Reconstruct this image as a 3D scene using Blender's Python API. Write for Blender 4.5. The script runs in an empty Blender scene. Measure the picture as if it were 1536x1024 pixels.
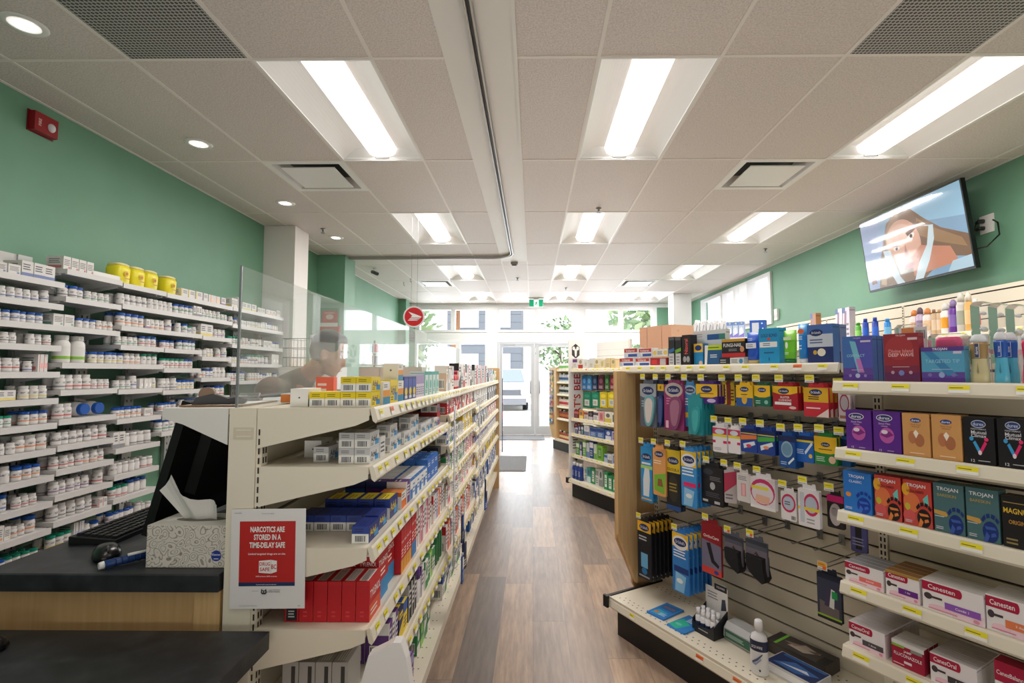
import bpy, math, random
from mathutils import Vector, Matrix
RND = random.Random(11)
COL = bpy.context.scene.collection
pi = math.pi
ORD = ['first','second','third','fourth','fifth','sixth','seventh','eighth','ninth','tenth','eleventh','twelfth','thirteenth','fourteenth','fifteenth','sixteenth','seventeenth','eighteenth','nineteenth','twentieth','twenty-first','twenty-second','twenty-third','twenty-fourth']
# ------------------------------------------------------------------ camera model (used to read real positions off the photograph)
F, PX, PY, YAW, PIT, CZ = 756.0, 791.0, 512.0, math.radians(.6), math.radians(3.48), 1.41
FW = Vector((-math.sin(YAW)*math.cos(PIT), math.cos(YAW)*math.cos(PIT), math.sin(PIT)))
RT = Vector((math.cos(YAW), math.sin(YAW), 0)); UPV = RT.cross(FW); CAM = Vector((0, 0, CZ))
def proj(p):
    d = Vector(p) - CAM; z = d.dot(FW)
    return (PX + F*d.dot(RT)/z, PY - F*d.dot(UPV)/z)
def ray(x, y): return FW + RT*((x-PX)/F) - UPV*((y-PY)/F)
def at(x, y, axis, v):
    d = ray(x, y); return CAM + d*((v-CAM[axis])/d[axis])
def solve(f, target, a, b):
    fa = f(a) < target
    for _ in range(50):
        m = (a+b)/2
        if (f(m) < target) == fa: a = m
        else: b = m
    return (a+b)/2
# ------------------------------------------------------------------ materials
def lin(c):
    c = c/255.0
    return c/12.92 if c <= .04045 else ((c+.055)/1.055)**2.4
MATS = {}
def M(rgb, rough=.5, metal=0.0, emit=0.0, bump=0.0):
    key = (tuple(rgb), rough, metal, emit, bump)
    if key in MATS: return MATS[key]
    m = bpy.data.materials.new('finish_%d_%d_%d' % tuple(rgb)); m.use_nodes = True
    b = m.node_tree.nodes['Principled BSDF']
    c = (lin(rgb[0]), lin(rgb[1]), lin(rgb[2]), 1)
    b.inputs['Base Color'].default_value = c
    b.inputs['Roughness'].default_value = rough; b.inputs['Metallic'].default_value = metal
    if emit:
        b.inputs['Emission Color'].default_value = c; b.inputs['Emission Strength'].default_value = emit
    if bump:
        nt = m.node_tree; n = nt.nodes.new('ShaderNodeTexNoise'); n.inputs['Scale'].default_value = 60
        bp = nt.nodes.new('ShaderNodeBump'); bp.inputs['Strength'].default_value = bump
        nt.links.new(n.outputs['Fac'], bp.inputs['Height']); nt.links.new(bp.outputs['Normal'], b.inputs['Normal'])
    MATS[key] = m
    return m
def nodemat(name):
    m = bpy.data.materials.new(name); m.use_nodes = True
    nt = m.node_tree; return m, nt, nt.nodes['Principled BSDF'], nt.nodes.new, nt.links.new
def ramp(nt, stops):
    r = nt.nodes.new('ShaderNodeValToRGB'); e = r.color_ramp.elements
    while len(e) < len(stops): e.new(.5)
    for k, (p, c) in enumerate(stops):
        e[k].position = p; e[k].color = (lin(c[0]), lin(c[1]), lin(c[2]), 1)
    return r
def noise_mat(name, stops, scale=(1, 1, 1), nscale=8, detail=4, rough=.5, bump=0, bscale=None):
    m, nt, b, N_, L = nodemat(name)
    tc = N_('ShaderNodeTexCoord'); mp = N_('ShaderNodeMapping'); mp.inputs['Scale'].default_value = scale
    L(tc.outputs['Object'], mp.inputs['Vector'])
    n = N_('ShaderNodeTexNoise'); n.inputs['Scale'].default_value = nscale; n.inputs['Detail'].default_value = detail
    L(mp.outputs['Vector'], n.inputs['Vector'])
    r = ramp(nt, stops); L(n.outputs['Fac'], r.inputs['Fac']); L(r.outputs['Color'], b.inputs['Base Color'])
    b.inputs['Roughness'].default_value = rough
    if bump:
        n2 = N_('ShaderNodeTexNoise'); n2.inputs['Scale'].default_value = bscale or nscale; n2.inputs['Detail'].default_value = 3
        L(mp.outputs['Vector'], n2.inputs['Vector'])
        bp = N_('ShaderNodeBump'); bp.inputs['Strength'].default_value = bump; bp.inputs['Distance'].default_value = .01
        L(n2.outputs['Fac'], bp.inputs['Height']); L(bp.outputs['Normal'], b.inputs['Normal'])
    return m
def clear_mat(name, tint=(1, 1, 1), refl=.08, haze=.04, rough=.02, cap=1.0):
    m, nt, b, N_, L = nodemat(name); nt.nodes.remove(b)
    out = [n for n in nt.nodes if n.type == 'OUTPUT_MATERIAL'][0]
    t = N_('ShaderNodeBsdfTransparent'); t.inputs['Color'].default_value = (*tint, 1)
    g = N_('ShaderNodeBsdfGlossy'); g.inputs['Roughness'].default_value = rough
    d = N_('ShaderNodeBsdfDiffuse'); d.inputs['Color'].default_value = (.9, .92, .92, 1)
    lw = N_('ShaderNodeLayerWeight'); lw.inputs['Blend'].default_value = refl
    m1 = N_('ShaderNodeMixShader'); m2 = N_('ShaderNodeMixShader'); m1.inputs[0].default_value = haze
    L(t.outputs[0], m1.inputs[1]); L(d.outputs[0], m1.inputs[2])
    ml = N_('ShaderNodeMath'); ml.operation = 'MULTIPLY'; ml.inputs[1].default_value = cap; L(lw.outputs['Fresnel'], ml.inputs[0]); L(ml.outputs[0], m2.inputs[0]); L(m1.outputs[0], m2.inputs[1]); L(g.outputs[0], m2.inputs[2])
    L(m2.outputs[0], out.inputs['Surface'])
    return m
def floor_mat():
    m, nt, b, N_, L = nodemat('vinyl_planks')
    def math_(op, a, bb=None):
        n = N_('ShaderNodeMath'); n.operation = op
        for k, v in ((0, a), (1, bb)):
            if v is None: continue
            if isinstance(v, (int, float)): n.inputs[k].default_value = v
            else: L(v, n.inputs[k])
        return n.outputs[0]
    tc = N_('ShaderNodeTexCoord'); sx = N_('ShaderNodeSeparateXYZ'); L(tc.outputs['Object'], sx.inputs[0])
    px = math_('DIVIDE', sx.outputs['X'], .185); ix = math_('FLOOR', px)
    w = N_('ShaderNodeTexWhiteNoise'); w.noise_dimensions = '1D'; L(ix, w.inputs['W'])
    py = math_('DIVIDE', math_('ADD', sx.outputs['Y'], math_('MULTIPLY', w.outputs['Value'], 1.22)), 1.22); iy = math_('FLOOR', py)
    cb = N_('ShaderNodeCombineXYZ'); L(ix, cb.inputs[0]); L(iy, cb.inputs[1])
    w2 = N_('ShaderNodeTexWhiteNoise'); w2.noise_dimensions = '2D'; L(cb.outputs[0], w2.inputs['Vector'])
    r1 = ramp(nt, [(0, (124, 110, 101)), (.3, (150, 131, 117)), (.6, (172, 147, 124)), (1, (200, 169, 137))])
    L(w2.outputs['Value'], r1.inputs['Fac'])
    mp = N_('ShaderNodeMapping'); mp.inputs['Scale'].default_value = (14, 1.3, 1); L(tc.outputs['Object'], mp.inputs['Vector'])
    off = N_('ShaderNodeVectorMath'); L(mp.outputs[0], off.inputs[0]); L(w2.outputs['Color'], off.inputs[1])
    n = N_('ShaderNodeTexNoise'); n.inputs['Scale'].default_value = 3; n.inputs['Detail'].default_value = 7; n.inputs['Roughness'].default_value = .65
    L(off.outputs[0], n.inputs['Vector'])
    r2 = ramp(nt, [(.25, (110, 100, 96)), (.5, (190, 180, 172)), (.72, (232, 226, 220))]); L(n.outputs['Fac'], r2.inputs['Fac'])
    mx = N_('ShaderNodeMixRGB'); mx.blend_type = 'MULTIPLY'; mx.inputs[0].default_value = .85
    L(r1.outputs[0], mx.inputs[1]); L(r2.outputs[0], mx.inputs[2])
    fx = math_('FRACT', px); fy = math_('FRACT', py)
    seam = math_('MAXIMUM', math_('LESS_THAN', fx, .014), math_('LESS_THAN', fy, .003))
    mx2 = N_('ShaderNodeMixRGB'); mx2.inputs[2].default_value = (.03, .025, .02, 1); L(math_('MULTIPLY', seam, .6), mx2.inputs[0])
    L(mx.outputs[0], mx2.inputs[1]); 
    bc = N_('ShaderNodeBrightContrast'); bc.inputs['Bright'].default_value = 0.085; L(mx2.outputs[0], bc.inputs[0])
    L(bc.outputs[0], b.inputs['Base Color'])
    b.inputs['Roughness'].default_value = .36
    return m
def ceil_mat():
    m, nt, b, N_, L = nodemat('acoustic_tile')
    tc = N_('ShaderNodeTexCoord')
    v = N_('ShaderNodeTexNoise'); v.inputs['Scale'].default_value = 120; v.inputs['Detail'].default_value = 4
    L(tc.outputs['Object'], v.inputs['Vector'])
    r = ramp(nt, [(.3, (202, 191, 186)), (.62, (228, 217, 212))]); L(v.outputs['Fac'], r.inputs['Fac']); L(r.outputs[0], b.inputs['Base Color'])
    bp = N_('ShaderNodeBump'); bp.inputs['Strength'].default_value = .5; bp.inputs['Distance'].default_value = .004
    L(v.outputs['Fac'], bp.inputs['Height']); L(bp.outputs[0], b.inputs['Normal'])
    b.inputs['Roughness'].default_value = .55
    return m
def perf_mat():
    m, nt, b, N_, L = nodemat('perforated_grille')
    tc = N_('ShaderNodeTexCoord'); mp = N_('ShaderNodeMapping'); mp.inputs['Scale'].default_value = (54, 54, 54); L(tc.outputs['Object'], mp.inputs[0])
    v = N_('ShaderNodeTexVoronoi'); v.inputs['Scale'].default_value = 1; v.inputs['Randomness'].default_value = 0; v.voronoi_dimensions = '2D'
    L(mp.outputs[0], v.inputs['Vector'])
    r = ramp(nt, [(.34, (52, 50, 50)), (.40, (176, 172, 170))]); L(v.outputs['Distance'], r.inputs['Fac']); L(r.outputs[0], b.inputs['Base Color'])
    return m
def marble_mat():
    m, nt, b, N_, L = nodemat('marbled_card')
    tc = N_('ShaderNodeTexCoord'); n = N_('ShaderNodeTexNoise'); n.inputs['Scale'].default_value = 14; n.inputs['Detail'].default_value = 2
    L(tc.outputs['Object'], n.inputs['Vector'])
    ad = N_('ShaderNodeVectorMath'); ad.operation = 'MULTIPLY_ADD'; ad.inputs[1].default_value = (.05, .05, .05)
    L(n.outputs['Color'], ad.inputs[0]); L(tc.outputs['Object'], ad.inputs[2])
    v = N_('ShaderNodeTexVoronoi'); v.inputs['Scale'].default_value = 42; L(ad.outputs[0], v.inputs['Vector'])
    w = N_('ShaderNodeMath'); w.operation = 'MULTIPLY'; w.inputs[1].default_value = 26; L(v.outputs['Distance'], w.inputs[0])
    s = N_('ShaderNodeMath'); s.operation = 'SINE'; L(w.outputs[0], s.inputs[0])
    r = ramp(nt, [(.0, (222, 216, 205)), (.62, (212, 205, 192)), (.9, (168, 160, 148)), (1, (140, 132, 120))]); L(s.outputs[0], r.inputs['Fac'])
    L(r.outputs[0], b.inputs['Base Color']); b.inputs['Roughness'].default_value = .5
    return m
WHITE = M((236, 234, 230)); CREAM = M((232, 224, 204), .45); CREAM2 = M((214, 204, 182), .5); BLACK = M((18, 18, 20), .45); STEEL = M((150, 150, 150), .35, .8)
GROOVE = M((52, 40, 30), .7); SHELFW = M((216, 214, 212), .4); GREEN = noise_mat('green_wall_paint', [(.3, (106, 152, 125)), (.7, (111, 157, 130))], nscale=3, rough=.5, bump=.03, bscale=200)
WOOD = noise_mat('maple_laminate', [(.3, (204, 164, 112)), (.5, (209, 170, 119)), (.7, (214, 177, 127))], scale=(26, 26, 1.2), nscale=3, detail=6, rough=.42)
COUNTER = noise_mat('charcoal_laminate', [(.3, (32, 34, 38)), (.55, (45, 47, 51)), (.75, (60, 62, 67))], nscale=22, detail=8, rough=.42)
PERF = None
DECK = CREAM
TAGY = M((240, 226, 40), .5); TAGW = M((240, 240, 238), .5); TAGO = M((236, 110, 40), .5)
CLEAR = clear_mat('clear_plastic', refl=.12, haze=.10, rough=.08)
# ------------------------------------------------------------------ mesh builder
TXT = {}
def text_geo(s, bold=.012):
    if (s, bold) in TXT: return TXT[(s, bold)]
    cu = bpy.data.curves.new('t', 'FONT'); cu.body = s; cu.resolution_u = 2; cu.offset = bold; cu.align_x = 'CENTER'
    o = bpy.data.objects.new('t', cu)
    me = bpy.data.meshes.new_from_object(o)
    vs = [(v.co.x, v.co.y) for v in me.vertices]; fs = [tuple(p.vertices) for p in me.polygons]
    bpy.data.objects.remove(o); bpy.data.curves.remove(cu); bpy.data.meshes.remove(me)
    if vs:
        x0 = min(v[0] for v in vs); x1 = max(v[0] for v in vs); y0 = min(v[1] for v in vs); y1 = max(v[1] for v in vs)
        vs = [(v[0]-(x0+x1)/2, v[1]-(y0+y1)/2) for v in vs]
    else: x0 = x1 = y0 = 0; y1 = 1
    TXT[(s, bold)] = (vs, fs, x1-x0, y1-y0)
    return TXT[(s, bold)]
class MB:
    def __init__(s): s.v, s.f, s.m, s.sm, s.mats = [], [], [], [], []
    def mi(s, mat):
        if isinstance(mat, tuple): mat = M(mat)
        if mat not in s.mats: s.mats.append(mat)
        return s.mats.index(mat)
    def face(s, pts, mat, smooth=False):
        b = len(s.v); s.v += [tuple(p) for p in pts]; s.f.append(tuple(range(b, b+len(pts)))); s.m.append(s.mi(mat)); s.sm.append(smooth)
    def box(s, x0, x1, y0, y1, z0, z1, mat, over=None):
        over = over or {}
        b = len(s.v)
        s.v += [(x0,y0,z0),(x1,y0,z0),(x1,y1,z0),(x0,y1,z0),(x0,y0,z1),(x1,y0,z1),(x1,y1,z1),(x0,y1,z1)]
        for k, q in (('d',(0,3,2,1)),('t',(4,5,6,7)),('f',(0,1,5,4)),('r',(1,2,6,5)),('b',(2,3,7,6)),('l',(3,0,4,7))):
            s.f.append(tuple(b+i for i in q)); s.m.append(s.mi(over.get(k, mat))); s.sm.append(False)
        return s
    def prism(s, poly, axis, a, b, mat, side=None):
        # poly: 2d points in the two remaining axes (in x,y,z order)
        def P(p, h):
            q = list(p); q.insert(axis, h); return tuple(q)
        n = len(poly); k = len(s.v); s.v += [P(p, a) for p in poly] + [P(p, b) for p in poly]
        s.f.append(tuple(k+i for i in range(n))); s.m.append(s.mi(mat)); s.sm.append(False)
        s.f.append(tuple(k+n+i for i in reversed(range(n)))); s.m.append(s.mi(mat)); s.sm.append(False)
        for i in range(n):
            j = (i+1) % n
            s.f.append((k+i, k+n+i, k+n+j, k+j)); s.m.append(s.mi(side or mat)); s.sm.append(False)
        return s
    def loft(s, rings, seg, mats, cx=0, cy=0, cap=True, power=1.0, smooth=True):
        # rings: (z, rx, ry); mats: one, or one per band
        k = len(s.v)
        for (z, rx, ry) in rings:
            for i in range(seg):
                a = 2*pi*i/seg; c, q = math.cos(a), math.sin(a)
                c = math.copysign(abs(c)**power, c); q = math.copysign(abs(q)**power, q)
                s.v.append((cx+rx*c, cy+ry*q, z))
        for r in range(len(rings)-1):
            mt = mats[r] if isinstance(mats, list) else mats
            for i in range(seg):
                j = (i+1) % seg
                s.f.append((k+r*seg+i, k+r*seg+j, k+(r+1)*seg+j, k+(r+1)*seg+i)); s.m.append(s.mi(mt)); s.sm.append(smooth)
        if cap:
            m0 = mats[0] if isinstance(mats, list) else mats; m1 = mats[-1] if isinstance(mats, list) else mats
            s.f.append(tuple(k+i for i in reversed(range(seg)))); s.m.append(s.mi(m0)); s.sm.append(False)
            s.f.append(tuple(k+(len(rings)-1)*seg+i for i in range(seg))); s.m.append(s.mi(m1)); s.sm.append(False)
        return s
    def tube(s, pts, r, mat, seg=6):
        pts = [Vector(p) for p in pts]; k = len(s.v); n = len(pts)
        for i, p in enumerate(pts):
            t = (pts[min(i+1, n-1)] - pts[max(i-1, 0)]).normalized()
            a = t.cross(Vector((0, 0, 1)) if abs(t.z) < .9 else Vector((1, 0, 0))).normalized(); b = t.cross(a)
            rr = r[i] if isinstance(r, (list, tuple)) else r
            for q in range(seg):
                an = 2*pi*q/seg; s.v.append(tuple(p + a*math.cos(an)*rr + b*math.sin(an)*rr))
        for i in range(n-1):
            for q in range(seg):
                j = (q+1) % seg
                s.f.append((k+i*seg+q, k+i*seg+j, k+(i+1)*seg+j, k+(i+1)*seg+q)); s.m.append(s.mi(mat)); s.sm.append(True)
        s.f.append(tuple(k+q for q in reversed(range(seg)))); s.m.append(s.mi(mat)); s.sm.append(False)
        s.f.append(tuple(k+(n-1)*seg+q for q in range(seg))); s.m.append(s.mi(mat)); s.sm.append(False)
        return s
    def sphere(s, c, rx, ry, rz, mat, seg=12, rings=8):
        return s.loft([(c[2]-rz*math.cos(pi*i/rings), max(1e-4, rx*math.sin(pi*i/rings)), max(1e-4, ry*math.sin(pi*i/rings))) for i in range(rings+1)], seg, mat, c[0], c[1])
    def xf(s, mtx, start=0):
        for i in range(start, len(s.v)): s.v[i] = tuple(mtx @ Vector(s.v[i]))
        return s
    def deco(s, o, ux, uy, n, W, H, items, eps=.00013):
        # flat printing on a face: o origin corner, ux/uy unit vectors, n outward
        o, ux, uy, n = Vector(o), Vector(ux), Vector(uy), Vector(n); lvl = [1]
        def p(u, v, e): return o + ux*(u*W) + uy*(v*H) + n*(eps*e)
        for it in items:
            e = lvl[0]; k = it[0]
            if k == 'rect':
                _, u0, v0, u1, v1, c = it; s.face([p(u0,v0,e), p(u1,v0,e), p(u1,v1,e), p(u0,v1,e)], c)
            elif k == 'poly': s.face([p(u, v, e) for u, v in it[1]], it[2])
            elif k == 'ell':
                _, u, v, ru, rv, c = it; s.face([p(u+ru*math.cos(2*pi*i/18), v+rv*math.sin(2*pi*i/18), e) for i in range(18)], c)
            elif k == 'oval':
                _, u, v, ru, q_, c = it; rv = ru*W*q_/H; s.face([p(u+ru*math.cos(2*pi*i/20), v+rv*math.sin(2*pi*i/20), e) for i in range(20)], c)
            elif k == 'bar':
                _, u0, v0, u1, v1 = it; s.face([p(u0,v0,e), p(u1,v0,e), p(u1,v1,e), p(u0,v1,e)], (235,235,232))
                x = u0+.06*(u1-u0); R2 = random.Random(5)
                while x < u1-.1*(u1-u0):
                    w = (u1-u0)*R2.choice([.03,.05,.08]); s.face([p(x,v0+.1*(v1-v0),e+1), p(x+w,v0+.1*(v1-v0),e+1), p(x+w,v1-.1*(v1-v0),e+1), p(x,v1-.1*(v1-v0),e+1)], (40,40,42)); x += w + (u1-u0)*R2.choice([.03,.05])
            elif k == 'lines':
                _, u0, v0, u1, v1, cnt, c = it; R2 = random.Random(cnt)
                for i in range(cnt):
                    a = v0+(v1-v0)*(i+.25)/cnt; b = v0+(v1-v0)*(i+.7)/cnt; ue = u1-(u1-u0)*R2.random()*.3
                    s.face([p(u0,a,e), p(ue,a,e), p(ue,b,e), p(u0,b,e)], c)
            elif k == 'text' or k == 'vtext':
                u, v, h, t, c = it[1:6]; mw = it[6] if len(it) > 6 else .9; sq = it[7] if len(it) > 7 else None
                vs, fs, tw, th = text_geo(t, .012 if sq is None else .034)
                if not vs: continue
                if k == 'text':
                    sy = h*H/th; sx = min(sy if sq is None else sy*sq, mw*W/tw) if tw else sy
                    if sq is None: sy = min(sy, sx*1.5)
                else:
                    sy = h*W/th; sx = min(sy*(sq or 1), mw*H/tw)
                b = len(s.v); q = s.mi(c)
                for (x, y) in vs:
                    if k == 'text': s.v.append(tuple(o + ux*(u*W + x*sx) + uy*(v*H + y*sy) + n*(eps*e)))
                    else: s.v.append(tuple(o + ux*(u*W - y*sy) + uy*(v*H + x*sx) + n*(eps*e)))
                for f in fs: s.f.append(tuple(b+i for i in f)); s.m.append(q); s.sm.append(False)
            lvl[0] += 1
        return s
    def mesh(s, name):
        me = bpy.data.meshes.new(name); me.from_pydata(s.v, [], s.f)
        for m in s.mats: me.materials.append(m)
        me.polygons.foreach_set('material_index', s.m); me.polygons.foreach_set('use_smooth', s.sm); me.update()
        return me
    def obj(s, name, parent=None): return new(name, s.mesh(name), parent)
USED = set()
def new(name, me, parent=None):
    o = bpy.data.objects.new(name, me); COL.objects.link(o)
    if parent is not None: o.parent = parent
    return o
def tag(o, label, cat, group=None, kind=None):
    if label in USED: print('DUPLABEL', label)
    USED.add(label)
    if not 4 <= len(label.split()) <= 16: print('LABELLEN', len(label.split()), label)
    o['label'] = label; o['category'] = cat
    if group: o['group'] = group
    if kind: o['kind'] = kind
    return o
def struct(mb, name, parent=None):
    o = mb.obj(name, parent)
    if parent is None: o['kind'] = 'structure'
    return o
def thing(name, label, cat, loc=(0,0,0), rz=0, group=None):
    o = new(name, None); o.location = loc; o.rotation_euler = (0, 0, rz); return tag(o, label, cat, group)
# a kind of product: main mesh + child meshes; every use of it is an object of its own
def put(proto, name, loc, rz, label, cat, group=None, tilt=(0, 0)):
    me, kids = proto if isinstance(proto, tuple) else (proto, [])
    o = new(name, me); o.location = loc; o.rotation_euler = (tilt[0], tilt[1], rz); tag(o, label, cat, group)
    for kn, km in kids: new(kn, km, o)
    return o
CART = {}
def faceframe(k, dx, dy, dz):
    return {'f': ((-dx/2,-dy/2,0),(1,0,0),(0,0,1),(0,-1,0),dx,dz), 'l': ((-dx/2,dy/2,0),(0,-1,0),(0,0,1),(-1,0,0),dy,dz),
            'r': ((dx/2,-dy/2,0),(0,1,0),(0,0,1),(1,0,0),dy,dz), 't': ((-dx/2,-dy/2,dz),(1,0,0),(0,1,0),(0,0,1),dx,dy)}[k]
def carton(dx, dy, dz, base, over=None, deco=None, name='carton'):
    """a folded carton: tucked end flaps, score lines, printed faces; origin at the middle of its foot"""
    mb = MB(); c = min(dx, dy, dz)*.03
    mb.box(-dx/2, dx/2, -dy/2, dy/2, 0, dz, base, over)
    for k, items in (deco or {}).items(): mb.deco(*faceframe(k, dx, dy, dz), items)
    # flap seams on the end faces
    for k in ('l', 'r'):
        if not (deco and k in deco):
            o, ux, uy, n, W, H = faceframe(k, dx, dy, dz)
            dk = tuple(int(x*.72) for x in base) if isinstance(base, tuple) else (90, 90, 90)
            mb.deco(o, ux, uy, n, W, H, [('rect', .04, .9, .96, .93, dk)])
    if not (deco and 't' in deco):
        o, ux, uy, n, W, H = faceframe('t', dx, dy, dz)
        bt = (over or {}).get('t', base)
        dk = tuple(int(x*.75) for x in bt) if isinstance(bt, tuple) else (90, 90, 90)
        mb.deco(o, ux, uy, n, W, H, [('rect', .02, .88, .98, .92, dk)])
    return mb.mesh(name)
# ================================================================== ROOM
XL, XR, YB, YF, ZC = -2.87, 3.54, -2.6, 11.45, 2.976
LAMP = 1.6; TUBE = 22.5
def walls():
    mb = MB(); mb.box(XL-.2, XR+.2, YB-.2, YF+.15, -.1, 0, floor_mat()); struct(mb, 'floor')
    mb = MB(); mb.box(XL-.12, XL, YB, YF, 0, ZC+.3, GREEN)
    struct(mb, 'wall_left')
    mb = MB(); mb.box(XL, XL+.335, 5.28, 5.6, 0, ZC-.004, M((238,232,228), .6)); struct(mb, 'column_1')
    mb = MB(); mb.box(XL, XL+.37, 6.62, 7.0, 0, ZC-.004, GREEN); struct(mb, 'column_2')
    mb = MB(); mb.box(XL, XL+.16, 10.7, 11.0, 0, ZC-.004, GREEN); struct(mb, 'column_3')
    mb = MB(); mb.box(2.80, 3.16, 10.0, 10.36, 0, ZC-.004, M((240,240,240), .6)); struct(mb, 'column_4')
    mb = MB(); w0, w1, z0, z1 = 7.42, 10.5, 2.12, 2.9
    mb.box(XR, XR+.12, YB, w0, 0, ZC+.3, GREEN); mb.box(XR, XR+.12, w1, YF, 0, ZC+.3, GREEN)
    mb.box(XR, XR+.12, w0, w1, 0, z0, GREEN); mb.box(XR, XR+.12, w0, w1, z1, ZC+.3, GREEN)
    struct(mb, 'wall_right')
    mb = MB(); mb.box(XL-.12, XR+.12, YB-.12, YB, 0, ZC+.3, noise_mat('rear_wall_paint', [(.3, (150,150,146)), (.7, (160,160,156))], nscale=3)); struct(mb, 'wall_rear')
    # side clerestory windows
    wf = M((238,238,240), .45)
    mb = MB(); mb.box(XR-.03, XR+.06, w0, w0+.07, z0, z1, wf); mb.box(XR-.03, XR+.06, w1-.07, w1, z0, z1, wf)
    mb.box(XR-.03, XR+.06, w0+.07, w1-.07, z0, z0+.07, wf); mb.box(XR-.03, XR+.06, w0+.07, w1-.07, z1-.06, z1, wf)
    for y in (8.1, 8.7, 9.3): mb.box(XR-.03 if y != 8.1 else XR-.09, XR+.06, y, y+(.3 if y == 8.1 else .1), z0+.07, z1-.06, wf)
    o = struct(mb, 'window_1'); mb = MB(); mb.box(XR+.02, XR+.026, w0+.05, w1-.05, z0+.05, z1-.04, GLASS); mb.obj('pane', o)
    # skirting
    mb = MB(); mb.box(XL, XL+.012, 7.0, 10.7, 0, .1, M((60,58,56))); struct(mb, 'baseboard_left')
GLASS = clear_mat('window_glass', refl=.06, haze=.0, cap=.35)
CX = [-2.87,-2.63,-2.02,-1.41,-.805,-.44,-.075,.33,.94,1.55,2.16,2.77,3.38,3.54]
RY = [-2.46,-1.24,-.02,1.2,2.42,3.64,4.86,6.08,7.3,8.52,9.74,10.96]
LIGHTS = [(c, r) for r in (2.42, 4.86, 7.3, 9.74, -.02) for c in (-1.41, .33, 2.16)]
VENTS = [(-2.02, 3.64), (1.55, 3.64), (-2.02, 8.52), (1.55, 8.52)]
GRILLES = [(-2.02, 1.2), (1.55, 1.2)]
def ceiling():
    mt = ceil_mat(); mb = MB(); pl = M((236,232,228), .5)
    ys = [YB] + RY + [YF+.1]
    for i in range(len(CX)-1):
        for j in range(len(ys)-1):
            x0, x1, y0, y1 = CX[i], CX[i+1], ys[j], ys[j+1]
            if (x0, y0) in LIGHTS or (x0, y0) in GRILLES: continue
            if (x0, y0) in VENTS: y0 += .61
            m_ = mt
            if x0 == -.44 and y1 <= 7.4: continue
            mb.face([(x0,y0,ZC),(x0,y1,ZC),(x1,y1,ZC),(x1,y0,ZC)], m_)
    mb.box(XL-.1, XR+.1, YB, YF+.1, ZC+.25, ZC+.3, M((120,120,120)))
    struct(mb, 'ceiling')
    mb = MB(); mb.box(-.44, -.075, YB, 7.02, ZC-.006, ZC+.03, pl); mb.box(-.44, -.075, 7.02, 7.3, ZC-.001, ZC+.03, mt)
    mb.box(-.092, -.075, YB, 7.02, ZC-.014, ZC-.006, pl)
    struct(mb, 'trim_1')
    mb = MB(); tb = M((236,228,223), .5); h = .0095
    for x in CX[1:-1]:
        if x in (-.44, -.075): mb.box(x-h, x+h, 7.02, YF, ZC-.003, ZC+.02, tb)
        else: mb.box(x-h, x+h, YB, YF, ZC-.003, ZC+.02, tb)
    for y in RY:
        segs = [(XL, -.44), (-.075, XR)] if y < 7.02 else [(XL, XR)]
        for a, b in segs: mb.box(a, b, y-h, y+h, ZC-.0025, ZC+.02, tb)
    for x, y in VENTS: mb.box(x, x+.61, y+.61-h, y+.61+h, ZC-.0025, ZC+.02, tb)
    mb.box(XL, XL+.02, YB, YF, ZC-.004, ZC+.02, tb); mb.box(XR-.02, XR, YB, YF, ZC-.004, ZC+.02, tb)
    struct(mb, 'trim_2')
    # recessed fluorescent troffers
    hs = M((238,236,234), .35); lens = M((255,250,244), .4, 0, LAMP); edge = M((228,225,222), .45, 0, .12)  # reflector sides carry a faint glow in their colour, imitating lens light
    W, Lh = .58, 1.195
    fr = MB(); fr.box(-.3,.3,-.608,-.596,-.002,.1,hs); fr.box(-.3,.3,.596,.608,-.002,.1,hs); fr.box(-.3,-.288,-.596,.596,-.002,.1,hs); fr.box(.288,.3,-.596,.596,-.002,.1,hs); fr.box(-.3,.3,-.608,.608,.1,.105,hs)
    rf = MB(); n = 10
    for sg in (-1, 1):
        pr = []
        for i in range(n+1):
            t = i/n; pr.append((sg*(.288-.178*t), .004+.075*math.sin(t*pi*.62)))
        for i in range(n):
            a, b = pr[i], pr[i+1]; q = [(a[0],-.59,a[1]),(a[0],.59,a[1]),(b[0],.59,b[1]),(b[0],-.59,b[1])]
            rf.face(q if sg > 0 else q[::-1], edge, True)
    for sy in (-1, 1):
        rf.face([(-.285, sy*.592, .003), (.285, sy*.592, .003), (.2, sy*.56, .085), (-.2, sy*.56, .085)], hs)
        rf.prism([(.29*math.cos(pi*i/14), .004+.035*math.sin(pi*i/14)) for i in range(15)], 1, sy*.594, sy*.586, hs)
    ln = MB(); pr = [(-.11,.07),(-.09,.035),(-.05,.018),(0,.013),(.05,.018),(.09,.035),(.11,.07)]
    for i in range(6):
        a, b = pr[i], pr[i+1]; ln.face([(a[0],-.575,a[1]),(b[0],-.575,b[1]),(b[0],.575,b[1]),(a[0],.575,a[1])][::-1], lens, True)
    ln.face([(x,-.575,z) for x, z in pr], lens); ln.face([(x,.575,z) for x, z in pr][::-1], lens)
    clip = MB(); clip.tube([(-.05,.578,.02),(-.05,.578,.008),(.05,.578,.008),(.05,.578,.03)], .003, STEEL, 5)
    fm, rm, lm, cm = fr.mesh('troffer'), rf.mesh('reflector'), ln.mesh('lens'), clip.mesh('latch')
    rown = {2.42:'nearest', 4.86:'second', 7.3:'third', 9.74:'farthest'}; coln = {-1.41:'left', .33:'middle', 2.16:'right'}
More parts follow.
